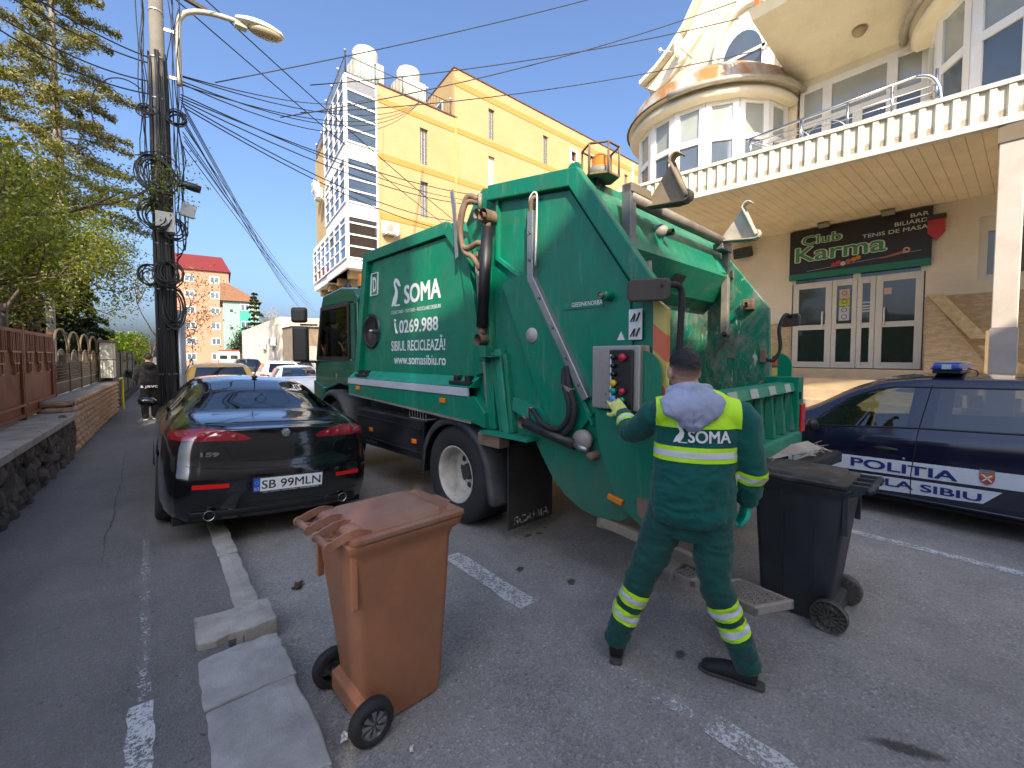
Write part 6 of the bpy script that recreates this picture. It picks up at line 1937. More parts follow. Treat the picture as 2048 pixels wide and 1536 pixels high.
# lamps: outer and inner halves
M_lens = NT('tail_lens_red')
v = M_lens.coord('Object')
M_lens.bsdf(color=M_lens.mix(M_lens.noise(v, 6, 3), (.16, .004, .012), (.30, .008, .02)), rough=.08, coat=1.0)
M_lens = M_lens.m
for s in (-1, 1):
    P = [(.86, .90), (.86, .955), (.72, .985), (.60, 1.0), (.45, .985), (.34, .955), (.27, .915), (.30, .898)]
    P = [(a * s, b) for a, b in P]
    lm_ = car.cut(P, 'y', isrear, 'tail_lamp', M_lens, al, hole=True, off=.006, thick=.0)
    for cx, r_ in ((.735, .042), (.625, .040), (.50, .034), (.40, .028)):
        cz = .938 if cx > .55 else .93
        yb = .105 + (.10 if cx > .7 else .03 if cx > .55 else -.005)
        MB().lathe([(r_, -.012), (r_ * .82, -.014)], (cx * s, 0, cz), 'y', 22).build('lamp_ring', mat('lamp_ring_chrome', (.34, .10, .11), .25, metal=.6), lm_)
        o = [c for c in lm_.children][-1]
        MB().lathe([(r_ * .80, -.006), (r_ * .5, -.014), (0, -.016)], (cx * s, 0, cz), 'y', 20).build('lamp_bowl', mat('lamp_bowl_red', (.42, .006, .015), .1, coat=1), lm_)
    # seat the bowls on the curved lens
    for ch in lm_.children:
        me = ch.data
        cx = sum(v.co.x for v in me.vertices) / len(me.vertices)
        cz = sum(v.co.z for v in me.vertices) / len(me.vertices)
        best = min(lm_.data.vertices, key=lambda q: (q.co.x - cx) ** 2 + (q.co.z - cz) ** 2)
        near_ = sorted(lm_.data.vertices, key=lambda q: (q.co.x - cx) ** 2 + (q.co.z - cz) ** 2)[:6]
        ch.location.y = sum(q.co.y for q in near_) / 6 + .004
        ch.location.y -= .002
bd = car.finish(M_carblk, al)
def on_rear(x, z):
    """Depth of the rear skin at (x, z)."""
    vs_ = [q.co for q in bd.data.vertices if q.co.y < .6 and abs(q.co.z - z) < .08 and abs(q.co.x - x) < .12]
    vs_.sort(key=lambda q: (q.x - x) ** 2 + (q.z - z) ** 2)
    ws, acc = 0, 0
    for q in vs_[:5]:
        k = 1 / ((q.x - x) ** 2 + (q.z - z) ** 2 + 1e-4)
        ws += k; acc += k * q.y
    return acc / ws if ws else 0
def seam(pts, r=.004, m=M_under, nm='panel_seam'):
    P = []
    for a, b in zip(pts[:-1], pts[1:]):
        for k in range(8):
            P.append((a[0] + (b[0] - a[0]) * k / 8, a[1] + (b[1] - a[1]) * k / 8))
    P.append(pts[-1])
    return MB().tube([(x, on_rear(x, z) - .001, z) for x, z in P], r, 6).build(nm, m, al)
seam([(-.60, 1.02), (-.50, .90), (-.43, .76), (-.40, .725), (0, .715), (.40, .725), (.43, .76), (.50, .90), (.60, 1.02)], .004)
seam([(-.78, .70), (-.4, .66), (0, .655), (.4, .66), (.78, .70)], .003)
seam([(-.70, .36), (0, .335), (.70, .36)], .004)
MB().tube([(-.60, .17, 1.035), (-.3, .10, 1.048), (0, .075, 1.05), (.3, .10, 1.048), (.60, .17, 1.035)], .006, 8).build('boot_lip', M_carblk, al)
# badge
yb_ = on_rear(.01, .955)
bg = MB().lathe([(.042, -.004), (.042, -.010), (.036, -.013), (0, -.013)], (.01, yb_, .955), 'y', 28).build('badge', mat('badge_silver', (.6, .6, .6), .2, metal=.9), al)
MB().lathe([(.045, -.002), (.045, -.011), (.040, -.0135), (.036, -.0125)], (.01, yb_, .955), 'y', 28).build('badge_ring', mat('badge_green_black', (.01, .02, .018), .2, coat=1), bg)
MB().box((.005, yb_ - .0145, .925), (.015, yb_ - .0135, .985)).box((-.02, yb_ - .0145, .95), (.04, yb_ - .0135, .96)).build('badge_cross', mat('badge_mark', (.20, .32, .25), .3), bg)
yb_ = on_rear(-.58, .79)
text('model_number', '159', M_alloy, al, (-.58, yb_ - .004, .772), (R_(90), 0, R_(-14)), .06, offset=.003, extrude=.003, fit=(.135, .036))
# plate in its recess
yb_ = on_rear(.03, .50) - .012
pl_ = MB().box((-.262, yb_ - .006, .432), (.335, yb_ + .03, .575)).build('number_plate', mat('plate_frame_black', (.012, .012, .015), .4), al, .004)
MB().box((-.202, yb_ - .009, .452), (.325, yb_ - .0065, .568)).build('plate_field', mat('plate_white', (.78, .79, .78), .35, var=.03), pl_)
MB().box((-.255, yb_ - .009, .452), (-.204, yb_ - .0065, .568)).build('plate_band', mat('plate_blue', (.02, .09, .42), .35), pl_)
text('plate_country', 'RO', M_wht, pl_, (-.229, yb_ - .0095, .462), (R_(90), 0, 0), .05, fit=(.036, .03))
MB().lathe([(.017, -.0105), (.012, -.011)], (-.229, yb_, .53), 'y', 16).build('plate_ring', mat('plate_star_blue', (.10, .30, .65), .4), pl_)
text('plate_number', 'SB 99MLN', M_ink, pl_, (.062, yb_ - .0095, .473), (R_(90), 0, 0), .1, offset=.0015, fit=(.50, .078))
text('dealer_lettering', 'FIAT - LANCIA - ALFA ROMEO - WINKLER ASPERG', M_wht, pl_, (.06, yb_ - .0075, .4365), (R_(90), 0, 0), .02, fit=(.47, .011))
mm = MB()
for s in (-1, 1):
    x0, x1 = (-.69, -.43) if s < 0 else (.47, .71)
    P = [(x0 + (x1 - x0) * k / 8) for k in range(9)]
    V = []
    for x in P:
        yy = on_rear(x, .522) - .006
        V += [(x, yy, .505), (x, yy, .542), (x, yy + .02, .505), (x, yy + .02, .542)]
    F = []
    for k in range(8):
        a = 4 * k
        F += [(a, a + 4, a + 5, a + 1), (a + 1, a + 5, a + 7, a + 3), (a + 2, a, a + 1, a + 3) if k == 0 else (a, a + 2, a + 6, a + 4)]
    MB().add(V, F).build('reflector', mat('reflector_red', (.62, .012, .008), .25), al)
V = []
for k in range(13):
    x = -.70 + 1.4 * k / 12
    yy = on_rear(x, .29)
    V += [(x, yy - .01, .30), (x, yy - .02, .27), (x, yy + .05, .20)]
MB().add(V, [(3 * k + j, 3 * k + j + 3, 3 * k + j + 4, 3 * k + j + 1) for k in range(12) for j in range(2)], 0, True).build('diffuser', M_trim, al)
MB().bar((-.42, on_rear(-.42, .29) - .012, .295), (.42, on_rear(.42, .29) - .012, .295), .012, .03).build('diffuser_strip', mat('strip_grey', (.10, .11, .12), .35), al)
for x in (-.56, .56):
    yy = on_rear(x, .30)
    e = MB().lathe([(.038, .10), (.042, -.015), (.045, -.02), (.040, -.022), (.036, .0), (.034, .09)], (x, yy - .02, .268), 'y', 24).build('exhaust_tip', mat('exhaust_chrome', (.35, .34, .33), .22, metal=.9, dirt=.3), al)
    MB().lathe([(.035, .05), (0, .05)], (x, yy - .02, .268), 'y', 16).build('exhaust_bore', M_ink, e)
MB().box((-.80, .12, .17), (.80, 4.3, .22)).build('underside', M_under, al)
for sx in (-1, 1):
    for wy in (.98, 3.68):
        car_wheel(al, sx * .895, wy, .325, .215, -sx if False else (1 if sx < 0 else -1), z=.325 if not (sx < 0) else .325)
        MB().box((sx * .60 - .02, wy - .37, .2), (sx * .60 + .02, wy + .37, .72)).build('wheel_well', M_under, al)
    mr = MB().sphere((sx * 1.0, 3.02, 1.0), (.10, .07, .065), 14, 10).build('door_mirror', M_carblk, al)
    MB().bar((sx * .86, 3.05, .97), (sx * .95, 3.03, .98), .04).build('mirror_stalk', M_carblk, mr)
interior(al, 4.66, .85, .3, (1.25, 2.15), .96)
MB().add([(-.62, .62, 1.03), (.62, .62, 1.03), (.60, 1.15, .99), (-.60, 1.15, .99)], [(0, 1, 2, 3)]).build('parcel_shelf', M_seat, al)
MB().box((-.10, .78, 1.04), (.02, .86, 1.06)).build('parking_card', M_wht, al)
MB().sphere((.34, .85, 1.08), (.16, .09, .06), 12, 8).build('pink_cloth', mat('pink_cloth', (.45, .20, .26), .9, bump=.5, bump_scale=20), al)
an = MB().sphere((.0, 1.62, 1.415), (.035, .05, .02), 12, 6).build('aerial', M_trim, al)
MB().tube([(0, 1.62, 1.42), (.0, 1.46, 1.63)], [.006, .003], 6).build('aerial_rod', M_trim, an)

# ---- police estate
G_pol = glass('police_glass', (.50, .56, .48), .25)
po = thing('police_car', 'dark navy police estate with white lettered stripe and blue light bar', 'car', (6.87, -1.35, 0))
pc = Car(4.45, .87,
         top=[(0, 1.40), (.15, 1.48), (.5, 1.53), (1.5, 1.545), (2.1, 1.535), (2.45, 1.48), (2.75, 1.35), (3.1, 1.13), (3.45, .95), (3.75, .90), (4.2, .82), (4.45, .66)],
         belt=[(0, 1.0), (1.4, .985), (2.15, .945), (3.0, .87), (3.5, .84), (4.2, .74), (4.45, .58)],
         wr=[(0, .62), (1.0, .64), (2.0, .63), (2.8, .63), (3.4, .70), (4.0, .74), (4.45, .6)],
         wheels=(.72, 3.62), r_w=.305, plan=[(0, .9), (.2, .97), (.6, 1.0), (3.6, 1.0), (4.2, .95), (4.45, .80)],
         rear_off=[(0, .05), (.4, 0), (.6, 0), (1.5, .12)], front_off=[(0, .1), (.4, 0), (.8, .1)], sill=.20, res=.06)
for sgn in (-1, 1):
    cs = lambda c, n, s=sgn: c.x * s > .35 and c.z > .8
    pc.cut([(2.19, .98), (3.05, .905), (2.93, 1.03), (2.70, 1.22), (2.50, 1.325), (2.30, 1.375), (2.15, 1.385)], 'x', cs, 'side_window', G_pol, po)
    pc.cut([(1.22, 1.025), (1.99, .99), (1.95, 1.395), (1.22, 1.405)], 'x', cs, 'side_window', G_pol, po)
    pc.cut([(.35, 1.04), (1.12, 1.03), (1.12, 1.405), (.42, 1.39)], 'x', cs, 'side_window', G_pol, po)
    cl = lambda c, n, s=sgn: c.x * s > .5 and .22 < c.z < .98
    M_str = mat('police_white_film', (.62, .66, .70), .3, var=.04, dirt=.1, dirt_c=(.4, .42, .45))
    pc.cut([(.20, .68), (3.25, .60), (3.25, .44), (.20, .535)], 'x', cl, 'white_stripe', M_str, po)
    pc.cut([(1.50, .46), (3.1, .415), (3.1, .245), (1.62, .325)], 'x', cl, 'white_stripe', M_str, po)
pc.cut([(-.60, .96), (.60, .96), (.50, 1.45), (-.50, 1.45)], 'y', lambda c, n: c.y > 2.4 and n.y > .2, 'windscreen', G_pol, po)
pc.cut([(-.58, 1.02), (.58, 1.02), (.50, 1.42), (-.50, 1.42)], 'y', lambda c, n: c.y < .4 and n.y < -.3, 'rear_window', G_pol, po)
M_pblue = mat('police_letter_blue', (.018, .022, .16), .4, var=.05)
def ptext(txt, ya, yb_, z_, h_, nm, par, m=M_pblue, off=.010):
    me = text_mesh(txt, .3, off)
    xs = [q.co.x for q in me.vertices]
    k = abs(ya - yb_) / (max(xs) - min(xs))
    for q in me.vertices:
        q.co.x *= k
        q.co.y *= h_ / (.3 * .73)
    pc.wrap_text(me, (ya + yb_) / 2, z_)
    me.materials.append(m)
    return link(nm, me, par)
bdp = pc
ptext('POLITIA', 2.64, 1.80, .50, .098, 'lettering', po)
ptext('LOCALA SIBIU', 2.86, 1.63, .342, .078, 'lettering', po)
# crest
def crest(yc, zc):
    S = [(-.05, .05), (-.05, -.01), (-.035, -.045), (0, -.065), (.035, -.045), (.05, -.01), (.05, .05)]
    x = pc.surf_x(yc, zc) + .005
    c_ = MB().prism([(yc + a, zc + b) for a, b in S], 'x', -x - .001, -x).build('crest', mat('crest_red', (.45, .06, .05), .4), po)
    MB().prism([(yc + a * .9, zc + .02 + b * .4) for a, b in S], 'x', -x - .003, -x - .0015).build('crest_field', mat('crest_orange', (.55, .22, .04), .4), c_)
    MB().bar((-x - .0045, yc - .03, zc - .03), (-x - .0045, yc + .03, zc + .03), .006, .01).bar((-x - .0045, yc + .03, zc - .03), (-x - .0045, yc - .03, zc + .03), .006, .01).build('crest_cross', M_wht, c_)
    MB().prism([(yc - .05, zc + .055), (yc - .05, zc + .08), (yc + .05, zc + .08), (yc + .05, zc + .055)], 'x', -x - .001, -x).build('crest_crown', mat('crest_grey', (.2, .2, .22), .5), c_)
crest(1.60, .575)
bdo = pc.finish(M_carnavy, po)
def pside(pts, r, m, nm):
    P = []
    for a, b in zip(pts[:-1], pts[1:]):
        for k in range(6):
            P.append((a[0] + (b[0] - a[0]) * k / 6, a[1] + (b[1] - a[1]) * k / 6))
    P.append(pts[-1])
    return MB().tube([(-pc.surf_x(y, z) - .0, y, z) for y, z in P], r, 6).build(nm, m, po)
pside([(2.02, 1.42), (2.09, .97), (2.13, .50), (2.13, .26)], .005, M_under, 'door_seam')
pside([(3.20, .86), (3.20, .42), (3.0, .25), (2.3, .24), (1.3, .24), (1.18, .42), (1.08, .7), (1.17, .98), (1.17, 1.41)], .004, M_under, 'door_seam')
pside([(3.07, .895), (2.12, .975), (1.2, 1.015), (.4, 1.03)], .010, M_trim, 'belt_moulding')
pside([(3.06, .905), (2.94, 1.04), (2.71, 1.232), (2.50, 1.337), (2.30, 1.387), (1.3, 1.412)], .010, M_trim, 'window_seal')
pside([(3.2, .24), (2.2, .245), (1.2, .25)], .012, M_carnavy, 'sill_crease')
for yc in (2.34, 1.25):
    x = pc.surf_x(yc, .73)
    hd = MB().sphere((-x, yc, .735), (.022, .11, .022), 14, 8).build('door_handle', M_trim, po)
    MB().sphere((-x + .005, yc + .02, .705), (.010, .08, .022), 12, 6).build('handle_recess', M_under, hd)
MB().lathe([(.012, -.006), (0, -.008)], (-pc.surf_x(2.19, .655), 2.19, .655), 'x', 10).build('door_lock', M_alloy, po)
lbx = link('light_bar', None, po)
lbx.location = (-.0, 1.93, 1.535)
M_bl = mat('light_bar_blue', (.012, .06, .38), .12, var=.2, coat=1, scale=12)
MB().prism([(-.13, .04), (-.10, .115), (.10, .115), (.13, .04)], 'x', -.58, .58).build('blue_lens', M_bl, lbx, .025, 3)
MB().box((-.10, -.085, .1155), (.30, .085, .125)).box((-.57, -.10, .1152), (-.2, .10, .122)).build('top_plate', mat('bar_top', (.35, .34, .33), .3, dirt=.3), lbx, .004)
MB().box((-.55, -.11, .0), (.55, .11, .04)).build('bar_base', M_trim, lbx, .015)
MB().box((-.585, -.035, .05), (-.576, .035, .10)).build('lens_panel', mat('lens_white', (.45, .52, .55), .2), lbx)
MB().tube([(-.3, -.13, .06), (-.28, -.20, .03), (-.28, -.21, -.01)], .006, 6).build('bar_cable', M_trim, lbx)
for sx in (-1, 1):
    for wy in (.72, 3.62):
        car_wheel(po, sx * .85, wy, .305, .19, 1 if sx < 0 else -1)
        MB().box((sx * .6 - .02, wy - .35, .2), (sx * .6 + .02, wy + .35, .68)).build('wheel_well', M_under, po)
    mr = MB().sphere((sx * .97, 2.98, .93), (.09, .06, .075), 14, 10).build('door_mirror', M_trim, po)
    MB().prism([(2.93, .89), (3.05, .89), (3.05, .96)], 'x', sx * .80 - .02, sx * .80 + .02).build('mirror_triangle', M_trim, mr)
interior(po, 4.45, .82, .3, (1.35, 2.25), .98)
MB().tube([(-.36 + .18 * math.cos(a), 2.76 + .05 * math.sin(a), .93 + .17 * math.sin(a)) for a in [2 * math.pi * i / 20 for i in range(20)]], .014, 6, closed=True).build('steering_wheel', M_trim, po)
MB().box((.1, 1.0, 1.09), (.5, 1.2, 1.12)).build('yellow_vest', mat('vest_yellow', (.55, .62, .02), .8), po)
MB().box((-.78, .1, .17), (.78, 4.3, .21)).build('underside', M_under, po)

# ---- other parked cars
def simple_car(label, loc, rz, paint, L=4.3, w=.87, h=1.48, kind='hatch', lamp=True, roof_rails=False, name='parked_car'):
    o = thing(name, label, 'car', loc, rz, 'cars parked further down the street')
    k = h / 1.48
    tp = {'hatch': [(0, .98), (.12, 1.20), (.35, 1.36), (.7, 1.45), (1.5, 1.48), (2.3, 1.46), (2.7, 1.37), (3.25, 1.05), (3.6, .97), (4.1, .85), (4.3, .68)],
          'sedan': [(0, .96), (.15, 1.02), (.55, 1.05), (1.2, 1.32), (1.6, 1.42), (2.2, 1.46), (2.6, 1.40), (3.25, 1.05), (3.6, .95), (4.1, .82), (4.3, .66)]}[kind]
    c = Car(L, w, [(a * L / 4.3, b * k) for a, b in tp], [(0, .93 * k), (2, .92 * k), (3.4, .88 * k), (4.3, .6)], [(0, .64), (1, .60), (2.2, .60), (3.2, .68), (4.3, .6)], (.75 * L / 4.3, 3.45 * L / 4.3), .31, [(0, .88), (.2, .96), (.5, 1), (3.5, 1), (4.0, .95), (4.3, .8)],
            [(0, .05), (.5, 0), (1.0, .05), (1.5, .3)] if kind == 'hatch' else [(0, .05), (.5, 0), (1.0, .06)], [(0, .1), (.4, 0), (.8, .1)], res=.11, ring_n=3)
    if kind == 'hatch':
        c.cut([(-.58, .99 * k), (.58, .99 * k), (.48, 1.36 * k), (-.48, 1.36 * k)], 'y', lambda q, n: q.y < .7 and n.y < -.2, 'rear_window', G_rear, o)
    else:
        c.cut([(-.58, 1.08 * k), (.58, 1.08 * k), (.46, 1.38 * k), (-.46, 1.38 * k)], 'y', lambda q, n: q.y < 1.7 and n.z > .2 and q.y > .3, 'rear_window', G_rear, o)
    for sg in (-1, 1):
        cs = lambda q, n, s=sg: q.x * s > .35
        f = L / 4.3
        c.cut([(2.05 * f, .99 * k), (2.95 * f, .98 * k), (2.55 * f, 1.32 * k), (2.05 * f, 1.37 * k)], 'x', cs, 'side_window', G_car, o)
        c.cut([((.55 if kind == 'hatch' else 1.1) * f, 1.0 * k), (1.97 * f, .99 * k), (1.97 * f, 1.37 * k), ((.75 if kind == 'hatch' else 1.4) * f, 1.32 * k)], 'x', cs, 'side_window', G_car, o)
        lm = c.cut([(.50 * sg, .80 * k), (.86 * sg, .80 * k), (.86 * sg, .95 * k), (.55 * sg, .93 * k)], 'y', lambda q, n: q.y < .5 and n.y < -.1, 'tail_lamp', M_lens, o)
    c.cut([(-.58, .98 * k), (.58, .98 * k), (.47, 1.38 * k), (-.47, 1.38 * k)], 'y', lambda q, n: q.y > 2.3 and n.y > .2, 'windscreen', G_car, o)
    c.finish(paint, o)
    MB().box((-.26, -.16, .62), (.26, -.12, .73)).build('number_plate', M_wht, o)
    interior(o, L, .82, .3, (1.1, 2.0), .95 * k)
    for sx in (-1, 1):
        for wy in (.75 * L / 4.3, 3.45 * L / 4.3):
            car_wheel(o, sx * w * .98, wy, .31, .19, 1 if sx < 0 else -1)
    if roof_rails:
        for sx in (-1, 1):
            MB().tube(spline([(sx * .55, .45, h - .06), (sx * .55, .6, h + .05), (sx * .56, 2.0, h + .06), (sx * .56, 2.3, h - .02)], 5), .02, 6).build('roof_rail', M_alloy, o)
    MB().box((-.75, .1, .17), (.75, L - .2, .21)).build('underside', M_under, o)
    return o
def paint(n, c):
    return mat(n, c, .22, var=.05, coat=.8, dirt=.15)
simple_car('ochre yellow estate with roof rails parked just ahead of the black saloon', (1.32, 12.4, 0.03), R_(-2), paint('paint_yellow', (.62, .36, .05)), 4.4, .87, 1.54, 'hatch', roof_rails=True, name='yellow_estate')
simple_car('white saloon parked nearest to the truck cab', (3.85, 15.2, 0), R_(-6), paint('paint_white', (.75, .75, .75)), 4.3, .88, 1.42, 'sedan', name='white_saloon')
simple_car('white hatchback parked behind the white saloon', (4.35, 20.3, 0), R_(-5), paint('paint_white', (.75, .75, .75)), 4.3, .9, 1.52, 'hatch', name='white_hatchback')
simple_car('dark car parked in front of the whitewashed workshop', (4.7, 31.0, 0), R_(-4), paint('paint_dark', (.015, .013, .018)), 4.4, .9, 1.58, 'hatch', name='dark_hatchback')
simple_car('silver estate seen behind the truck mirror', (6.55, 26.0, 0), R_(-5), paint('paint_silver', (.40, .38, .36)), 4.4, .87, 1.48, 'hatch', roof_rails=True, name='silver_estate')
# white van
vn = thing('white_van', 'white panel van with red roof edge parked far down the street', 'van', (6.2, 52.5, 0), R_(-8))
MB().prism([(0, .4), (0, 1.9), (.3, 2.25), (3.6, 2.25), (4.4, 1.5), (5.2, 1.2), (5.3, .4)], 'x', -.95, .95).build('body', paint('paint_white', (.75, .75, .75)), vn, .12, 4)
for s in (-1, 1):
    d = MB().box((s * .45 - .42, -.02, .5), (s * .45 + .42, -.003, 1.95)).build('rear_door', paint('paint_white', (.75, .75, .75)), vn)
    MB().box((s * .45 - .32, -.03, 1.4), (s * .45 + .32, -.021, 1.8)).build('door_window', M_win_d, d)
    MB().box((s * .86 - .06, -.03, .8), (s * .86 + .06, -.0, 1.3)).build('tail_lamp', M_lens, vn)
    for wy in (.9, 4.2):
        car_wheel(vn, s * .92, wy, .33, .2, 1 if s < 0 else -1)
MB().box((-.9, .1, 2.25), (.9, 3.2, 2.33)).build('roof_edge', mat('van_red', (.5, .05, .04), .4), vn)
# ================================================================== wheelie bins
def loft(rings, cap=(True, True), closed=True):
    n = len(rings[0])
    V = [p for r in rings for p in r]
    F = []
    for j in range(len(rings) - 1):
        for i in range(n):
            F.append((j * n + i, j * n + (i + 1) % n, (j + 1) * n + (i + 1) % n, (j + 1) * n + i))
    if cap[0]: F.append(tuple(range(n))[::-1])
    if cap[1]: F.append(tuple((len(rings) - 1) * n + i for i in range(n)))
    return V, F
def rr3(hx, y0, y1, z, r, n=4):
    """Rounded rectangle ring in x-y at height z."""
    P = []
    for cx, cy, a0 in ((hx - r, y1 - r, 0), (-hx + r, y1 - r, 90), (-hx + r, y0 + r, 180), (hx - r, y0 + r, 270)):
        P += [(cx + r * math.cos(R_(a0 + 90 * i / n)), cy + r * math.sin(R_(a0 + 90 * i / n)), z) for i in range(n + 1)]
    return P
def wheelie_bin(name, label, loc, rz, m_body, m_lid, m_wheel, style):
    """Local: axle along x at y=0, front towards +y, handle over y<0."""
    o = thing(name, label, 'wheelie bin', loc, rz, None)
    H = .88
    rings = [rr3(.176, .07, .40, .012, .05), rr3(.182, .02, .415, .05, .05), rr3(.192, -.01, .428, .30, .05), rr3(.204, -.045, .445, .60, .045), rr3(.213, -.07, .452, .80, .045), rr3(.218, -.075, .468, .845, .045), rr3(.232, -.085, .502, .868, .03), rr3(.236, -.09, .508, .90, .03), rr3(.225, -.07, .495, .905, .03)]
    V, F = loft(rings)
    bd_ = MB().add(V, F, 0, True).build('body', m_body, o, angle=38)
    # rear corner ribs and flanges
    for s in (-1, 1):
        MB().box((s * .205 - .012, -.075, .62), (s * .205 + .012, -.045, .87)).build('rib', m_body, bd_, .004)
        if style == 'ribbed':
            for yy in (.10, .27):
                MB().add([(s * .192, yy, .10), (s * .192, yy + .012, .10), (s * .221, yy + .012, .84), (s * .221, yy, .84), (s * .18, yy, .10), (s * .205, yy, .84), (s * .18, yy + .012, .1), (s * .205, yy + .012, .84)], [(0, 1, 2, 3), (4, 0, 3, 5), (1, 6, 7, 2)]).build('rib', m_body, bd_)
    # lid with rim, raised centre and hinge arms
    lid = [rr3(.238, -.075, .514, .905, .03), rr3(.243, -.075, .520, .913, .03), rr3(.241, -.072, .518, .930, .03), rr3(.222, -.045, .50, .934, .03)]
    V, F = loft(lid)
    ld = MB().add(V, F, 0, True).build('lid', m_lid, o, angle=40)
    V, F = loft([rr3(.205, -.02, .42, .935, .05), rr3(.195, -.01, .41, .955, .05), rr3(.15, .03, .37, .968, .05)])
    MB().add(V, F, 0, True).build('lid_crown', m_lid, ld, angle=40)
    MB().box((-.075, .51, .922), (.075, .54, .934)).build('lid_grip', m_lid, ld, .006)
    MB().box((-.245, .45, .955), (-.13, .50, .962)).build('lid_rib', m_lid, ld) if False else None
    for s in (-1, 1):
        MB().add([(s * .20, .43, .934), (s * .12, .45, .934), (s * .12, .47, .934), (s * .20, .485, .934), (s * .165, .455, .958)], [(0, 1, 4), (1, 2, 4), (2, 3, 4), (3, 0, 4)]).build('lid_horn', m_lid, ld)
    # hinge arms: two pairs of curved lugs reaching back to the handle bar
    if style == 'ribbed':
        MB().tube([(-.21, -.17, .915), (.21, -.17, .915)], .019, 12).build('handle_bar', m_body, bd_)
        for cx in (-.17, -.06, .06, .17):
            MB().prism([(-.07, .935), (-.16, .938), (-.195, .925), (-.195, .905), (-.15, .89), (-.07, .85)], 'x', cx - .012, cx + .012).build('handle_stem', m_body, bd_, .004)
    for cx in (() if style == 'ribbed' else (-.125, .125)):
        for dx in (-.075, .075):
            P = spline([(0, .02, .940), (0, -.04, .962), (0, -.10, .955), (0, -.155, .935)], 5)
            mb = MB()
            for a, b in zip(P[:-1], P[1:]):
                mb.bar((cx + dx, a.y, a.z - .012), (cx + dx, b.y, b.z - .012), .009, .036)
            mb.lathe([(.0, -.008), (.021, -.008), (.023, -.004), (.023, .004), (.021, .008), (0, .008)], (cx + dx, -.16, .922), 'x', 16, smooth=False)
            mb.build('hinge_arm', m_lid, ld)
        MB().tube([(cx - .07, -.16, .922), (cx + .07, -.16, .922)], .016, 10).build('handle_bar', m_lid if style != 'ribbed' else m_body, bd_)
        V, F = loft([rr3(.06, -.075, .015, .934, .02), rr3(.055, -.07, .01, .95, .02), rr3(.045, -.06, .0, .957, .02)])
        MB().add([(p[0] + cx, p[1], p[2]) for p in V], F, 0, True).build('lid_boss', m_lid, ld, angle=40)
        MB().bar((cx, -.07, .89), (cx, -.16, .922), .03, .03).build('handle_stem', m_body, bd_)
    # wheels and axle
    MB().tube([(-.235, 0, .10), (.235, 0, .10)], .010, 8).build('axle', M_steel, o)
    MB().prism([(-.03, .04), (.06, .04), (.06, .16), (-.03, .13)], 'x', -.17, .17).build('axle_housing', m_body, o, .01)
    for s in (-1, 1):
        w_ = link('wheel', None, o)
        w_.location = (s * .238, 0, .10)
        w_.scale = (-s, 1, 1)
        if style == 'ribbed':
            MB().lathe([(.098, -.018), (.10, -.012), (.10, .026), (.094, .03), (.0, .03)], (0, 0, 0), 'x', 36).build('tyre', m_wheel, w_)
            MB().lathe([(.098, -.018), (.093, -.019), (.090, -.006), (.060, -.006), (.056, -.016), (.05, -.006), (0, -.004)], (0, 0, 0), 'x', 36).build('disc', m_wheel, w_)
            for k in range(18):
                a = 2 * math.pi * k / 18
                mb = MB(); mb.M = Matrix.Rotation(a, 4, 'X')
                mb.box((-.0215, .060, -.004), (-.004, .091, .004))
                mb.box((.028, .060, -.004), (.040, .094, .004))
                mb.build('wheel_vane', m_wheel, w_)
            for k in range(10):
                mb = MB(); mb.M = Matrix.Rotation(2 * math.pi * (k + .5) / 10, 4, 'X')
                mb.prism([(.008, -.003), (.05, -.009), (.05, .009), (.008, .003)], 'x', -.018, -.004)
                mb.build('wheel_vane', m_wheel, w_)
        else:
            MB().lathe([(.058, -.012), (.064, -.024), (.086, -.026), (.098, -.012), (.10, .0), (.10, .024), (.09, .034), (.058, .03)], (0, 0, 0), 'x', 36).build('tyre', M_rub, w_)
            MB().lathe([(.062, -.020), (.056, -.010), (.03, .0), (.018, -.012), (0, -.014)], (0, 0, 0), 'x', 30).build('disc', m_wheel, w_)
            for k in range(8):
                mb = MB(); mb.M = Matrix.Rotation(2 * math.pi * k / 8, 4, 'X')
                mb.prism([(.015, -.004), (.056, -.012), (.056, .012), (.015, .004)], 'x', -.024, -.003)
                mb.build('wheel_vane', m_wheel, w_, .003)
    return o
M_brown = mat('bin_brown_plastic', (0.35, 0.145, 0.066), 0.55, var=.14, scale=2.5, dirt=.75, dirt_c=(.27, .125, .07), dirt_scale=3.5, bump=.15, bump_scale=250)
M_brown2 = mat('bin_brown_lid', (0.28, 0.125, 0.074), 0.45, var=.12, scale=2.5, dirt=.6, dirt_c=(.34, .23, .165), dirt_scale=5, bump=.1, bump_scale=200)
M_bblk = mat('bin_charcoal_plastic', (0.018, 0.021, 0.025), 0.45, var=.18, scale=3, dirt=.5, dirt_c=(.05, .058, .065), dirt_scale=2.2, bump=.1, bump_scale=250)
M_bblk2 = mat('bin_charcoal_lid', (0.022, 0.023, 0.025), 0.5, var=.18, scale=3, dirt=.85, dirt_c=(.17, .155, .13), dirt_scale=3)
M_whl = mat('bin_wheel_plastic', (0.06, 0.054, 0.046), 0.4, var=.3, dirt=.5, dirt_c=(.15, .13, .09))
M_whl2 = mat('bin_wheel_grey', (0.15, 0.15, 0.155), 0.3, var=.2, dirt=.4, dirt_c=(.2, .18, .15))
wheelie_bin('brown_bin', 'brown plastic wheelie bin standing alone at the kerb', (.70, 2.06, 0), math.atan2(.995, .09) - math.pi + R_(4) if False else R_(-87), M_brown, M_brown2, M_whl2, 'plain')
wheelie_bin('black_bin', 'black plastic wheelie bin behind the refuse truck hopper', (3.44, .78, 0), R_(3), M_bblk, M_bblk2, M_whl, 'ribbed')

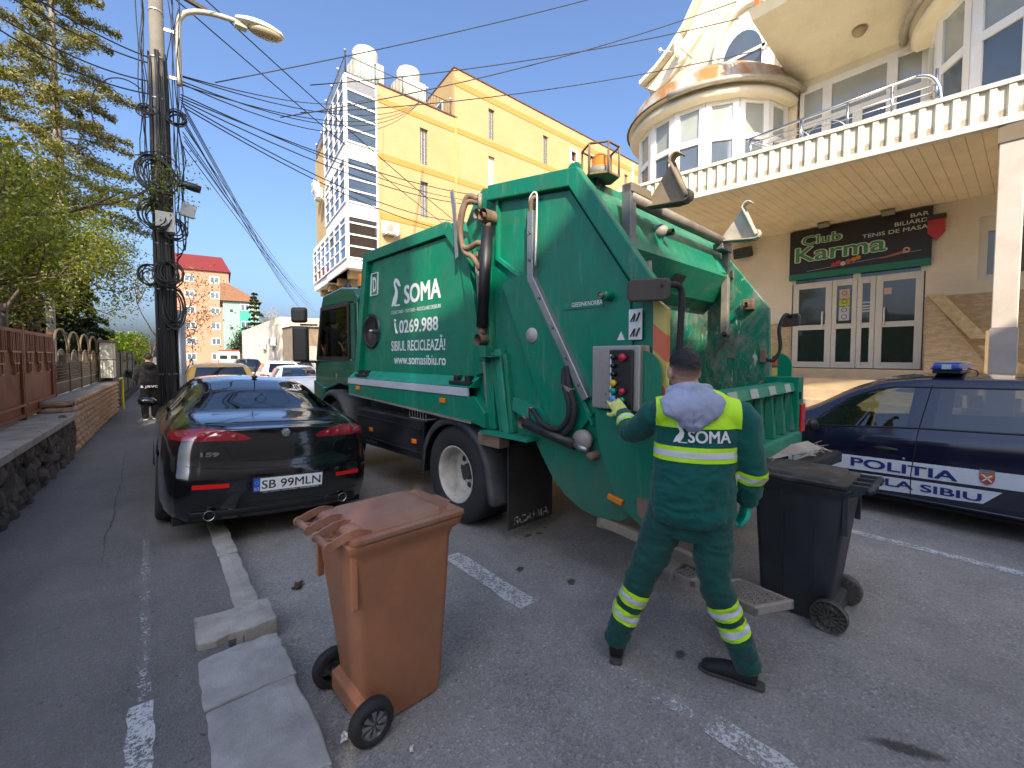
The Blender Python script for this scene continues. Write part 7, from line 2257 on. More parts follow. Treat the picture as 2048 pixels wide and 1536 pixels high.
# ================================================================== people
def capsule_rings(path, radii, n=14, squash=None):
    """Tube through path with elliptical sections; radii = (rx, ry) across / along the given forward direction."""
    P = [Vector(p) for p in path]
    V, F = [], []
    fwd = Vector(squash) if squash else None
    m = len(P)
    for i, p in enumerate(P):
        d = (P[min(i + 1, m - 1)] - P[max(i - 1, 0)]).normalized()
        f_ = fwd if fwd is not None else (Vector((0, 1, 0)) if abs(d.y) < .9 else Vector((1, 0, 0)))
        s = d.cross(f_).normalized()
        u = s.cross(d).normalized()
        rx, ry = radii[i] if isinstance(radii[i], (tuple, list)) else (radii[i], radii[i])
        for k in range(n):
            a = 2 * math.pi * k / n
            V.append(p + s * (rx * math.cos(a)) + u * (ry * math.sin(a)))
    for i in range(m - 1):
        for k in range(n):
            l = (k + 1) % n
            F.append((i * n + k, (i + 1) * n + k, (i + 1) * n + l, i * n + l))
    F.append(tuple(range(n)))
    F.append(tuple((m - 1) * n + k for k in range(n))[::-1])
    return V, F
def limb(path, radii, sub=5, n=14, squash=None):
    """Smooth the joint path and interpolate the radii along it."""
    P = spline(path, sub)
    Rr = []
    for i in range(len(radii) - 1):
        a, b = radii[i], radii[i + 1]
        a = a if isinstance(a, (tuple, list)) else (a, a)
        b = b if isinstance(b, (tuple, list)) else (b, b)
        for k in range(sub):
            t = k / sub
            t = t * t * (3 - 2 * t)
            Rr.append((a[0] + (b[0] - a[0]) * t, a[1] + (b[1] - a[1]) * t))
    l = radii[-1]
    Rr.append(l if isinstance(l, (tuple, list)) else (l, l))
    return capsule_rings(P, Rr, n, squash)
def fuse(name, parts, voxel, mats, parent, smooth=6, sfac=.5, noise_amp=0.0, noise_fn=None, classify=None):
    """Voxel-fuse overlapping closed shapes into one continuous skin."""
    mb = MB()
    for V, F in parts:
        mb.add(V, F)
    me0 = mb.mesh(name + '_raw', mats[0] if isinstance(mats, list) else mats)
    bm = bmesh.new(); bm.from_mesh(me0)
    bmesh.ops.recalc_face_normals(bm, faces=bm.faces)
    bm.to_mesh(me0); bm.free()
    tmp = link(name + '_raw', me0)
    r = tmp.modifiers.new('r', 'REMESH'); r.mode = 'VOXEL'; r.voxel_size = voxel; r.use_smooth_shade = True
    s = tmp.modifiers.new('s', 'SMOOTH'); s.iterations = smooth; s.factor = sfac
    dg = bpy.context.evaluated_depsgraph_get()
    me = bpy.data.meshes.new_from_object(tmp.evaluated_get(dg))
    bpy.data.objects.remove(tmp)
    bpy.data.meshes.remove(me0)
    me.name = name
    me.materials.clear()
    for m in (mats if isinstance(mats, list) else [mats]):
        me.materials.append(m)
    if noise_fn:
        nrm = [v.normal.copy() for v in me.vertices]
        for v, n_ in zip(me.vertices, nrm):
            v.co += n_ * noise_fn(v.co, n_)
    if classify:
        for p in me.polygons:
            p.material_index = classify(p.center, p.normal)
    for p in me.polygons:
        p.use_smooth = True
    me.update()
    return link(name, me, parent)
def cloth(name, c, c2=None, bump=.16):
    t = NT(name)
    v = t.coord('Object')
    n = t.noise(v, 5, 5)
    col = t.mix(t.ramp(n, [(.3, 0), (.7, 1)]), tuple(x * .8 for x in c), tuple(min(1, x * 1.15) for x in c))
    w = t.noise(t.coord('Object', (1, 1, 1)), 420, 2)
    wr = t.noise(t.coord('Object', (1, 1, 1.6)), 16, 4, .55, 1.2)
    h = t.math('ADD', t.math('MULTIPLY', w, .12), wr)
    t.bsdf(color=col, rough=.85, sheen=.15, normal=t.bump(h, bump, .02), spec=.25)
    _M[name] = t.m
    return t.m
M_skin = NT('skin')
v = M_skin.coord('Object')
M_skin.bsdf(color=M_skin.mix(M_skin.noise(v, 22, 4), (.44, .24, .165), (.54, .31, .22)), rough=.5, sss=.06, normal=M_skin.bump(M_skin.noise(v, 160, 2), .1, .003))
M_skin = M_skin.m
M_jac = cloth('work_jacket_green', (.003, .082, .066))
M_tro = cloth('work_trousers_green', (.008, .062, .050))
M_hood = cloth('hoodie_grey_blue', (.30, .33, .44), bump=.12)
M_hv = mat('hi_vis_yellow', (.50, .85, .015), .6, var=.06)
M_sil = mat('reflective_silver', (.60, .62, .66), .35, var=.08, scale=8)
M_hair = mat('hair_black', (.010, .009, .009), .6, var=.3, scale=60, bump=.6, bump_scale=300)
M_fade = mat('hair_faded_sides', (.20, .112, .08), .7, var=.3, scale=90)
M_glv = mat('glove_yellow_knit', (.58, .60, .16), .85, var=.12, scale=30, bump=.4, bump_scale=300)
M_glvg = mat('glove_palm_green', (.0, .30, .20), .5, var=.1)
M_shoe = mat('shoe_black', (.010, .010, .011), .65, var=.2, dirt=.25, dirt_c=(.04, .037, .035))
M_sole = mat('shoe_sole', (.06, .055, .05), .8)

def hand(par, wrist, direction, palm_n, side, m, curl=.5, sc=1.0, name='glove', index_out=False):
    """Palm with four unequal bent fingers and a thumb leaving the side of the palm."""
    d = Vector(direction).normalized()
    nrm = Vector(palm_n)
    nrm = (nrm - d * nrm.dot(d)).normalized()       # towards the palm side
    lat = d.cross(nrm).normalized() * side           # towards the thumb side
    W = Vector(wrist)
    parts = [limb([W - d * .03 * sc, W + d * .03 * sc, W + d * .095 * sc], [(.034 * sc, .026 * sc), (.044 * sc, .022 * sc), (.042 * sc, .018 * sc)], 4, 12, nrm)]
    for k, (o_, L) in enumerate(((.030, .078), (.010, .088), (-.011, .082), (-.031, .064))):
        c_ = curl * (.25 if (index_out and k == 0) else 1.0)
        b = W + d * .088 * sc + lat * o_ * sc
        p = [b - d * .015 * sc]
        ang = .15
        cur = b
        p.append(cur)
        for q in range(3):
            ang += c_ * (.55, .75, .6)[q]
            step = L * sc * (.45, .32, .23)[q]
            cur = cur + (d * math.cos(ang) + nrm * math.sin(ang)) * step
            p.append(cur)
        parts.append(limb(p, [.0115 * sc, .0115 * sc, .0105 * sc, .0095 * sc, .008 * sc], 3, 8))
    tb = W + d * .025 * sc + lat * .030 * sc
    parts.append(limb([tb, tb + (d * .5 + lat * .75 + nrm * .25).normalized() * .04 * sc, tb + (d * .8 + lat * .75 + nrm * .45).normalized() * .072 * sc, tb + (d * 1.0 + lat * .6 + nrm * .6).normalized() * .095 * sc], [.017 * sc, .0145 * sc, .012 * sc, .009 * sc], 3, 8))
    return fuse(name, parts, .0042 * sc, m, par, 3)

# ---- the refuse worker; built standing in world metres, root between the feet
wk = thing('person', 'man in green work suit with yellow shoulders and grey hood pressing truck buttons', 'person', (2.17, 1.19, 0))
F_ = Vector((.815, .58, 0)).normalized()            # the way the torso faces
Rt = Vector((F_.y, -F_.x, 0))                       # his right hand side
UP = Vector((0, 0, 1))
JT = {'head': (.057, .027, 1.648), 'neck': (.046, -.009, 1.52), 'pelvis': (.039, -.033, .86), 'shL': (-.050, .102, 1.415), 'elL': (.012, .329, 1.272), 'wrL': (.135, .475, 1.352), 'shR': (.179, -.219, 1.405), 'elR': (.205, -.272, 1.146), 'wrR': (.262, -.232, .945),
      'hipL': (-.012, .055, .87), 'knL': (-.118, .159, .505), 'anL': (-.180, .285, .115), 'hipR': (.085, -.121, .87), 'knR': (.040, -.178, .53), 'anR': (.165, -.300, .125)}
JT = {k: Vector(v) for k, v in JT.items()}
def bisected(o, planes):
    bm = bmesh.new(); bm.from_mesh(o.data)
    for co, no in planes:
        bmesh.ops.bisect_plane(bm, geom=bm.verts[:] + bm.edges[:] + bm.faces[:], plane_co=co, plane_no=no, dist=1e-6)
    return bm
def strip(o, co, no, lo, hi, cond, name, m, off, parent):
    """A band of cloth lying on o between two parallel planes."""
    co, no = Vector(co), Vector(no).normalized()
    bm = bisected(o, [(co + no * lo, no), (co + no * hi, no)])
    bm.normal_update()
    kill = [f for f in bm.faces if not (lo < (f.calc_center_median() - co).dot(no) < hi and cond(f.calc_center_median(), f.normal))]
    bmesh.ops.delete(bm, geom=kill, context='FACES')
    for v in bm.verts:
        v.co += v.normal * off
    me = bpy.data.meshes.new(name)
    for f in bm.faces: f.smooth = True; f.material_index = 0
    bm.to_mesh(me); bm.free()
    me.materials.append(m)
    return link(name, me, parent)
def on_cloth(o, me, origin, right, up, fwd, off=.004, back=.35):
    """Press a flat lettering mesh on the cloth."""
    from mathutils.bvhtree import BVHTree
    bmx = bmesh.new(); bmx.from_mesh(o.data)
    tree = BVHTree.FromBMesh(bmx)
    bmx.free()
    b2 = bmesh.new(); b2.from_mesh(me)
    bmesh.ops.triangulate(b2, faces=b2.faces)
    bmesh.ops.subdivide_edges(b2, edges=[e for e in b2.edges if e.calc_length() > .02], cuts=2)
    for v in b2.verts:
        lift = off + v.co.z
        p = origin + right * v.co.x + up * v.co.y - fwd * back
        h = tree.ray_cast(p, fwd, back * 2)
        v.co = (h[0] - fwd * lift) if h[0] else (origin + right * v.co.x + up * v.co.y)
    b2.to_mesh(me); b2.free()
    return me
def folds(scale, amp, seed, zs=1.0):
    o_ = Vector((seed * 7.3, seed * 3.1, seed))
    def f(p, n):
        q = Vector((p.x, p.y, p.z * zs)) * scale + o_
        a = mnoise.noise(q)
        b = 1 - abs(mnoise.noise(q * 1.7 + Vector((3, 1, 2))))
        return amp * (.7 * a + .9 * (b - .75))
    return f
# -- body under the clothes: one continuous figure with head and neck
Hd = JT['head']
Fh = Vector((math.sin(R_(32)), math.cos(R_(32)), 0))
Rh = Vector((Fh.y, -Fh.x, 0))
def ell(c, rx, ry, rz, f=None, n=16, m=12, tilt=0):
    f = f or Fh
    r = Vector((f.y, -f.x, 0))
    V, F = [], []
    for i in range(1, m):
        b = math.pi * (i / m - .5)
        for k in range(n):
            a = 2 * math.pi * k / n
            V.append(Vector(c) + r * (rx * math.cos(a) * math.cos(b)) + f * (ry * math.sin(a) * math.cos(b)) + UP * (rz * math.sin(b)))
    for i in range(m - 2):
        for k in range(n):
            l = (k + 1) % n
            F.append((i * n + k, i * n + l, (i + 1) * n + l, (i + 1) * n + k))
    V += [Vector(c) - UP * rz, Vector(c) + UP * rz]
    q = len(V)
    F += [(q - 2, (k + 1) % n, k) for k in range(n)] + [(q - 1, (m - 2) * n + k, (m - 2) * n + (k + 1) % n) for k in range(n)]
    return V, F
def head_parts(H, f, s=1.0):
    r = Vector((f.y, -f.x, 0))
    P = [ell(H + UP * .012 * s - f * .012 * s, .076 * s, .094 * s, .098 * s, f), ell(H - UP * .045 * s + f * .022 * s, .062 * s, .070 * s, .075 * s, f), ell(H - UP * .085 * s + f * .055 * s, .030 * s, .030 * s, .026 * s, f)]
    P.append(ell(H - UP * .022 * s + f * .098 * s, .013 * s, .020 * s, .026 * s, f, 10, 8))
    P.append(ell(H - UP * .062 * s + f * .085 * s, .024 * s, .014 * s, .010 * s, f, 10, 8))
    P.append(ell(H + UP * .022 * s + f * .078 * s, .052 * s, .016 * s, .012 * s, f, 10, 8))
    for q in (-1, 1):
        P.append(ell(H + r * q * .084 * s - UP * .020 * s - f * .004 * s, .012 * s, .020 * s, .036 * s, f, 10, 8))
    return P
Nk = JT['neck']
bp = head_parts(Hd, Fh)
bp.append(limb([Nk - UP * .10, Nk, Nk.lerp(Hd, .5), Hd - UP * .03], [(.11, .085), (.062, .06), (.058, .058), (.055, .06)], 4, 16, F_))
bp.append(limb([JT['pelvis'] - UP * .08, JT['pelvis'] + UP * .12, Vector((.045, -.045, 1.2)), Vector((.05, -.04, 1.36)), Nk - UP * .06], [(.14, .10), (.13, .10), (.15, .105), (.165, .105), (.10, .08)], 4, 16, F_))
for s in 'LR':
    bp.append(limb([JT['sh' + s] - UP * 0, JT['el' + s], JT['wr' + s]], [.052, .040, .027], 5, 12))
    bp.append(limb([Nk - UP * .09, JT['sh' + s]], [.06, .052], 4, 12))
    bp.append(limb([JT['hip' + s], JT['kn' + s], JT['an' + s]], [.080, .055, .036], 5, 14))
body_w = fuse('body', bp, .0075, M_skin, wk, 4)
hr_ = strip(body_w, Hd + UP * .036, UP * .95 - Fh * .22, 0, .4, lambda c, n: True, 'hair', M_hair, .006, wk)
for v in hr_.data.vertices:
    v.co += v.normal * (.006 * mnoise.noise(v.co * 60) + .004 * mnoise.noise(v.co * 170))
for lo_, hi_, c_, o_ in ((-.010, 0, (.04, .027, .022), .004), (-.020, -.010, (.09, .056, .043), .003), (-.031, -.020, (.16, .096, .071), .002), (-.043, -.031, (.24, .138, .10), .0012), (-.055, -.043, (.32, .18, .128), .0006)):
    strip(body_w, Hd + UP * .036, UP * .95 - Fh * .22, lo_, hi_, lambda c, n: (c - Hd).dot(Fh) < .04 and abs((c - Hd).dot(Rh)) < .083, 'hair_fade', mat('hair_fade_%d' % int(-lo_ * 1000), c_, .7, var=.25, scale=120), o_, wk)
for q in (-1, 1):
    MB().sphere(Hd + Rh * q * .031 + Fh * .083 + UP * .006, .012, 10, 8).build('eye', mat('eye_white', (.7, .68, .65), .2), wk)
# -- jacket
jp = [limb([Vector((.040, -.034, .835)), Vector((.040, -.036, .90)), Vector((.040, -.042, 1.02)), Vector((.045, -.048, 1.18)), Vector((.052, -.052, 1.33)), Vector((.055, -.05, 1.43)), Nk - UP * .005],
           [(.190, .145), (.222, .172), (.212, .160), (.205, .142), (.208, .135), (.175, .115), (.085, .080)], 5, 22, F_)]
jp.append(limb([Vector((.05, -.05, 1.41)), JT['shL'], (JT['shL'] + JT['elL']) / 2 - UP * .01, JT['elL'], (JT['elL'] + JT['wrL']) / 2, JT['wrL']], [.085, .086, .075, .070, .060, .050], 4, 16))
jp.append(limb([Vector((.05, -.05, 1.41)), JT['shR'], (JT['shR'] + JT['elR']) / 2, JT['elR'], (JT['elR'] + JT['wrR']) / 2, JT['wrR'] - UP * .01], [.085, .088, .078, .070, .062, .052], 4, 16))
lat = lambda c: (c - Vector((.05, -.05, 0))).dot(Rt)
def jfold(p, n):
    w = folds(6.0, .017, 1, 2.2)(p, n)
    k = min(1.0, max(.3, (1.28 - p.z) * 4))
    return w * k + folds(19, .007, 2, 1.2)(p, n) * k
jac = fuse('jacket', jp, .009, [M_jac], wk, 5, noise_fn=jfold)
bm = bisected(jac, [(Vector((0, 0, 1.352)), UP)] + [(Vector((.05, -.05, 0)) + Rt * x, Rt) for x in (-.205, .205)])
bm.to_mesh(jac.data); bm.free()
for p in jac.data.polygons: p.use_smooth = True
strip(jac, Vector((0, 0, 1.352)), UP, 0, .3, lambda c, n: abs(lat(c)) < .205, 'yoke', M_hv, .0035, wk)
def seg_d(c, a, b):
    t = max(0, min(1, (c - a).dot(b - a) / (b - a).length_squared))
    return (c - a - (b - a) * t).length
torso = lambda c, n: abs(lat(c)) < .215 and min(seg_d(c, JT['shR'], JT['elR']), seg_d(c, JT['shL'], JT['elL'])) > .092
strip(jac, Vector((0, 0, 1.180)), UP, 0, .078, torso, 'reflective_band', M_hv, .004, wk)
strip(jac, Vector((0, 0, 1.180)), UP, .024, .054, torso, 'silver_tape', M_sil, .006, wk)
for s, t0 in (('R', .18), ('L', .42)):
    a, b = JT['el' + s], JT['wr' + s]
    d = (b - a).normalized()
    arm = lambda c, n, a=a, b=b: seg_d(c, a, b) < .11 and (c - Vector((.05, -.05, c.z))).length > .14
    strip(jac, a + d * (b - a).length * t0, d, -.034, .034, arm, 'reflective_band', M_hv, .004, wk)
    strip(jac, a + d * (b - a).length * t0, d, -.013, .013, arm, 'silver_tape', M_sil, .006, wk)
me = text_mesh('SOMA', .2, .006)
xs = [q.co.x for q in me.vertices]
for q in me.vertices:
    q.co.x *= .205 / (max(xs) - min(xs)); q.co.y *= .062 / (.2 * .73)
bk_ = Vector((.05, -.05, 0))
on_cloth(jac, me, bk_ + Rt * .045 + UP * 1.285, Rt, UP, F_, .005)
me.materials.append(M_wht)
link('back_lettering', me, wk)
pe = pelican(wk, M_wht, (0, 0, 0), .105, (0, 0, 0))
on_cloth(jac, pe.data, bk_ - Rt * .125 + UP * 1.278, Rt, UP, F_, .005)
# -- trousers
tp = [limb([JT['pelvis'] + UP * .03, JT['pelvis'] - UP * .03, JT['pelvis'] - UP * .10], [(.155, .115), (.172, .13), (.160, .125)], 4, 20, F_)]
for s in 'LR':
    h, k, a = JT['hip' + s], JT['kn' + s], JT['an' + s]
    tp.append(limb([h + UP * .02, h.lerp(k, .5), k, k.lerp(a, .5), a - UP * .015], [.112, .098, .080, .072, .064], 5, 18))
def tfold(p, n):
    return folds(7.0, .012, 4, 2.4)(p, n) + folds(16, .006, 5, 2.0)(p, n)
tro = fuse('trousers', tp, .009, [M_tro], wk, 5, noise_fn=tfold)
for s, ts in (('L', (.27, .55)), ('R', (.24, .50))):
    k, a = JT['kn' + s], JT['an' + s]
    d = (a - k).normalized()
    for t_ in ts:
        c0 = k + (a - k) * t_
        leg = lambda c, n, k=k, a=a: seg_d(c, k, a) < .14
        strip(tro, c0, d, -.040, .040, leg, 'reflective_band', M_hv, .004, wk)
        strip(tro, c0, d, -.016, .016, leg, 'silver_tape', M_sil, .006, wk)
mbp = MB()
# back pocket outline
strip(tro, JT['hipR'] + Rt * .035 - UP * .03, UP, -.075, .03, lambda c, n: abs((c - JT['hipR']).dot(Rt) - .035) < .05 and n.dot(F_) < -.3, 'back_pocket', M_tro, .004, wk)
# -- hood lying on the back, collar round the neck
B_ = -F_
hp = [limb([Nk + B_ * .070 + UP * .020, Nk + B_ * .125 - UP * .025, Nk + B_ * .160 - UP * .085, Nk + B_ * .160 - UP * .14, Nk + B_ * .148 - UP * .185], [(.095, .03), (.162, .040), (.140, .036), (.075, .026), (.014, .010)], 5, 22, UP * .4 + F_)]
cr = [Nk + UP * (.008 + .018 * math.cos(a)) + B_ * .010 + (B_ * math.cos(a) * .082 + Rt * math.sin(a) * .088) for a in [2 * math.pi * i / 18 for i in range(19)]]
hp.append(capsule_rings(cr, [.036] * 19, 10))
hp.append(limb([Nk + B_ * .11 - Rt * .155 - UP * .045, Nk + B_ * .105 + UP * .010, Nk + B_ * .11 + Rt * .155 - UP * .045], [.024, .032, .024], 5, 12))
hood = fuse('hood', hp, .0065, [M_hood], wk, 5, noise_fn=folds(13, .012, 7))
MB().tube([p for p in [Nk + B_ * (.205 - .0 * k) - UP * (.015 + .03 * k) for k in range(0)]] or [Nk + B_ * .155 - UP * .01, Nk + B_ * .198 - UP * .075, Nk + B_ * .188 - UP * .14], .003, 5).build('hood_seam', M_hood, wk)
# -- gloves
dL = Vector((.176, .600, 1.437)) - JT['wrL']
hand(wk, JT['wrL'] + dL.normalized() * .012, dL, Vector((.75, .1, -.5)), 1, M_glv, .75, 1.05, 'glove', True)
hand(wk, JT['wrR'] - UP * .01, Vector((.10, .25, -.95)), Vector((-.65, .75, 0)), -1, M_glvg, 1.05, 1.05, 'glove')
# -- shoes
def shoe(par, heel, toe, sc=1.0):
    h, t_ = Vector((heel[0], heel[1], 0)), Vector((toe[0], toe[1], 0))
    d = (t_ - h).normalized()
    L = .295 * sc
    P = [limb([h + UP * .050, h + d * .06 + UP * .055, h + d * .15 + UP * .05, h + d * .23 + UP * .038, h + d * (L - .03) + UP * .032], [(.038, .046), (.042, .052), (.043, .042), (.045, .031), (.028, .020)], 4, 14, UP)]
    P.append(limb([h + d * .035 + UP * .05, h + d * .05 + UP * .125], [(.040, .042), (.042, .044)], 4, 12))
    o = fuse('shoe', P, .007, [M_shoe], par, 4)
    mb = MB()
    r = Vector((d.y, -d.x, 0))
    pts = []
    for a, w_ in ((-.036, .020), (-.026, .034), (.06, .038), (.14, .036), (.22, .043), (.265, .032), (.285, .014)):
        pts.append((h + d * a + r * w_, h + d * a - r * w_))
    poly = [p[0] for p in pts] + [p[1] for p in pts[::-1]]
    n = len(poly)
    mb.add([q + UP * .004 for q in poly] + [q + UP * .022 for q in poly], [tuple(range(n)), tuple(range(n, 2 * n))[::-1]] + [(i, i + n, (i + 1) % n + n, (i + 1) % n) for i in range(n)])
    mb.build('sole', M_sole, o, .004)
    return o
shoe(wk, (.205, -.325), (.125, -.09))
shoe(wk, (-.200, .262), (.03, .42))
# ---- man walking away on the pavement
pw = thing('person', 'man in black hooded top walking away along the left pavement', 'person', (-.03, 14.6, .085), R_(-3))
M_bk = cloth('black_clothes', (.012, .011, .012))
wp_ = head_parts(Vector((0, 0, 1.60)), Vector((0, 1, 0)), 1.0)
wp_.append(limb([(0, 0, 1.35), (0, 0, 1.5), (0, .01, 1.58)], [.09, .06, .055], 4, 12))
for s in (-1, 1):
    wp_.append(limb([(s * .09, 0, .86), (s * .095, .06 * s, .48), (s * .09, -.02 + .06 * s, .1)], [.09, .07, .05], 4, 12))
bw = fuse('body', wp_, .016, M_skin, pw, 3)
fuse('hooded_top', [limb([(0, 0, .80), (0, 0, 1.0), (0, 0, 1.3), (0, 0, 1.46)], [(.20, .15), (.21, .16), (.21, .15), (.12, .11)], 4, 16, (0, 1, 0)), limb([(-.17, 0, 1.40), (-.25, -.03, 1.12), (-.22, .10, .93)], [.085, .075, .06], 4, 12), limb([(.17, 0, 1.40), (.26, -.02, 1.12), (.24, .08, .93)], [.085, .075, .06], 4, 12), limb([(0, -.09, 1.45), (0, -.16, 1.42), (0, -.16, 1.33)], [(.12, .05), (.13, .05), (.06, .03)], 4, 12, (0, 1, 0))], .018, M_bk, pw, 4, noise_fn=folds(9, .01, 3))
fuse('trousers', [limb([(s * .085, 0, .88), (s * .095, .06 * s, .48), (s * .09, -.02 + .06 * s, .06)], [.12, .09, .075], 4, 12) for s in (-1, 1)], .018, M_bk, pw, 4, noise_fn=folds(10, .01, 5))
strip(bw, Vector((0, 0, 1.60)), Vector((0, -.4, .9)), 0, .4, lambda c, n: c.z > 1.45, 'hair', M_hair, .01, pw)
text('hem_lettering', 'S JRVG', M_wht, pw, (.02, -.175, .83), (R_(90), 0, 0), .1, offset=.004, fit=(.36, .055))
for s in (-1, 1):
    sh_ = fuse('shoe', [limb([(s * .09, -.07 + .06 * s, .05), (s * .09, .06 + .06 * s, .045), (s * .09, .16 + .06 * s, .035)], [(.04, .045), (.045, .04), (.035, .025)], 4, 10, (0, 0, 1))], .012, M_shoe, pw, 3)
    MB().box((s * .09 - .045, -.11 + .06 * s, .0), (s * .09 + .045, .19 + .06 * s, .022)).build('sole', M_wht, sh_, .01)

# ================================================================== utility pole, lamp, cables
M_pole = mat('pole_concrete', (.16, .145, .12), .9, var=.2, scale=3, dirt=.35, dirt_c=(.13, .12, .1), bump=.4, bump_scale=60)
M_cab2 = mat('cable_black', (.010, .010, .011), .55, var=.3)
M_galv = mat('galvanised', (.45, .46, .48), .4, metal=.6, var=.1)
up_ = thing('utility_pole', 'tall concrete utility pole wrapped in black cables beside the black saloon', 'pole', (.25, 10.0, 0))
MB().tube([(0, 0, 0), (0, 0, 9.6)], [.135, .095], 12).build('shaft', M_pole, up_)
rnd = random.Random(11)
for k in range(26):
    a = rnd.uniform(2.6, 6.6) if k < 30 else rnd.uniform(0, 6.28)
    r0 = .155
    z0, z1 = rnd.choice([(.1, 6.9), (.1, 6.2), (1.0, 6.8), (2.2, 6.6), (.1, 7.0)])
    P = []
    n = 12
    for i in range(n + 1):
        t_ = i / n
        aa = a + .25 * math.sin(3 * t_ + k)
        rr_ = (.142 - .004 * (z0 + (z1 - z0) * t_)) + rnd.uniform(.0, .015)
        P.append((rr_ * math.cos(aa), rr_ * math.sin(aa), z0 + (z1 - z0) * t_))
    MB().tube(spline(P, 2), rnd.uniform(.008, .022), 5).build('riser_cable', M_cab2, up_)
for k in range(7):                                    # loose cables hanging off the side
    x = rnd.uniform(.16, .32)
    P = [(x + rnd.uniform(-.05, .05), rnd.uniform(-.2, .1), 8.6 - i * .55) for i in range(11)]
    P[0] = (.05, 0, 8.9); P[-1] = (.17, -.02, 2.9 + rnd.uniform(0, 1))
    MB().tube(spline(P, 3), .008, 5).build('hanging_cable', M_cab2, up_)
for k in range(5):
    x = -rnd.uniform(.15, .28)
    P = [(x + rnd.uniform(-.04, .04), rnd.uniform(-.1, .1), 8.8 - i * .6) for i in range(8)]
    P[-1] = (-.14, 0, 4.2)
    MB().tube(spline(P, 3), .008, 5).build('hanging_cable', M_cab2, up_)
def coil(c, r, n, nm='cable_coil', sq=1.25, seed=0):
    rn = random.Random(seed)
    mb = MB()
    for k in range(n):
        cc = Vector(c) + Vector((rn.uniform(-.05, .05), rn.uniform(-.05, .02), rn.uniform(-.06, .06)))
        rr_ = r * rn.uniform(.8, 1.15)
        t_ = rn.uniform(-.4, .4)
        mb.tube([(cc.x + rr_ * math.cos(a), cc.y + .1 * math.sin(a + t_), cc.z + rr_ * sq * math.sin(a)) for a in [2 * math.pi * i / 18 for i in range(18)]], .011, 5, closed=True)
    return mb.build(nm, M_cab2, up_)
coil((-.06, -.2, 4.85), .26, 9, seed=1)
coil((-.10, -.2, 4.15), .20, 8, seed=2)
coil((.05, -.22, 3.15), .17, 7, seed=3)
coil((-.20, -.15, 3.1), .14, 6, seed=4)
coil((.13, -.15, 3.95), .15, 6, seed=5)
coil((.22, -.12, 5.9), .13, 7, seed=6)
coil((-.16, -.1, 5.9), .10, 5, seed=7)
coil((.12, -.1, 2.6), .15, 8, seed=8, sq=2.2)
MB().tube([(-.45 + .42 * math.cos(a) * 1.0, -.05, 5.75 + .62 * math.sin(a)) for a in [R_(60 + 250 * i / 24) for i in range(25)]], .010, 5).build('loose_loop', M_cab2, up_)
b1 = MB().box((-.11, -.28, 3.88), (.16, -.19, 4.22)).build('junction_box', mat('junction_pale', (.50, .49, .44), .6, var=.05, dirt=.15), up_, .01)
MB().lathe([(.014, -.002), (0, -.003)], (-.04, -.281, 4.06), 'y', 8).build('box_lock', M_ink, b1)
mm = MB(); mm.M = Matrix.Translation((.36, -.1, 4.35)) @ Matrix.Rotation(R_(12), 4, 'Y')
mm.box((-.11, -.04, -.12), (.11, .04, .12))
mm.build('junction_box', mat('junction_grey', (.36, .36, .36), .6), up_, .01)
sp_ = MB().tube([(.12, -.18, 4.80), (.45, -.2, 4.75), (.55, -.2, 4.73)], [.05, .075, .065], 12).build('splice_closure', mat('closure_black', (.016, .016, .018), .4), up_)
for z_ in (1.4, 2.2, 2.9, 3.7, 5.2, 6.2, 6.9, 7.7):
    MB().lathe([(.165 - z_ * .006, -.008), (.165 - z_ * .006, .008)], (0, 0, z_), 'z', 14).build('strap', M_galv, up_)
MB().bar((-.7, -.05, 8.35), (.75, .1, 8.15), .07, .07).build('crossarm', mat('crossarm_dark', (.07, .055, .045), .7), up_, .006)
MB().bar((-.9, .0, 8.9), (.6, .0, 8.9), .08, .08).build('crossarm', mat('crossarm_dark', (.07, .055, .045), .7), up_, .006)
for x, z_ in ((-.6, 8.42), (.68, 8.28), (-.8, 8.98), (.5, 8.98)):
    MB().lathe([(.03, 0), (.05, .03), (.03, .06), (.05, .09), (.02, .13), (0, .14)], (x, 0, z_), 'z', 10).build('insulator', mat('insulator_brown', (.10, .05, .03), .3), up_)
pc2 = MB().tube([(.22, -.02, .08), (.21, -.02, 2.55)], .055, 12).build('conduit', mat('conduit_grey', (.33, .35, .38), .5, var=.08), up_)
MB().tube([(.17, -.16, .1), (.17, -.16, 2.3)], .022, 8).build('conduit', M_galv, up_)
MB().tube(spline([(.24, -.08, 1.4), (.36, -.12, 1.75), (.33, -.1, 2.1), (.26, -.05, 2.35)], 5), .006, 5).build('riser_cable', M_cab2, up_)
lm_ = thing('street_lamp', 'cream street lamp with curved arm on the utility pole', 'street lamp', (.25, 10.0, 0))
M_lamp = mat('lamp_cream', (.46, .42, .34), .5, var=.1, dirt=.3, dirt_c=(.25, .21, .15))
MB().tube(spline([(.30, -.05, 6.55), (.30, -.05, 7.5), (.36, -.06, 7.78), (.55, -.1, 7.92), (.85, -.16, 7.98), (1.18, -.22, 7.98)], 6), .045, 10).build('arm', M_lamp, lm_)
for z_ in (6.65, 7.45):
    MB().bar((.0, 0, z_), (.30, -.05, z_), .03, .05).build('arm_bracket', M_galv, lm_)
mm = MB(); mm.M = Matrix.Translation((1.55, -.29, 7.96)) @ Matrix.Rotation(R_(-10), 4, 'Z') @ Matrix.Rotation(R_(4), 4, 'Y')
def hd(u, v):
    a = 2 * math.pi * v
    x = -.40 + .82 * u
    k = math.sin(math.pi * min(1, max(0, (u * .86 + .10)))) ** .6
    if u > .98: k = .02
    return (x, .18 * k * math.cos(a), .02 + (.13 * k * math.sin(a) if math.sin(a) > 0 else .05 * k * math.sin(a)))
mm.grid(hd, 12, 18)
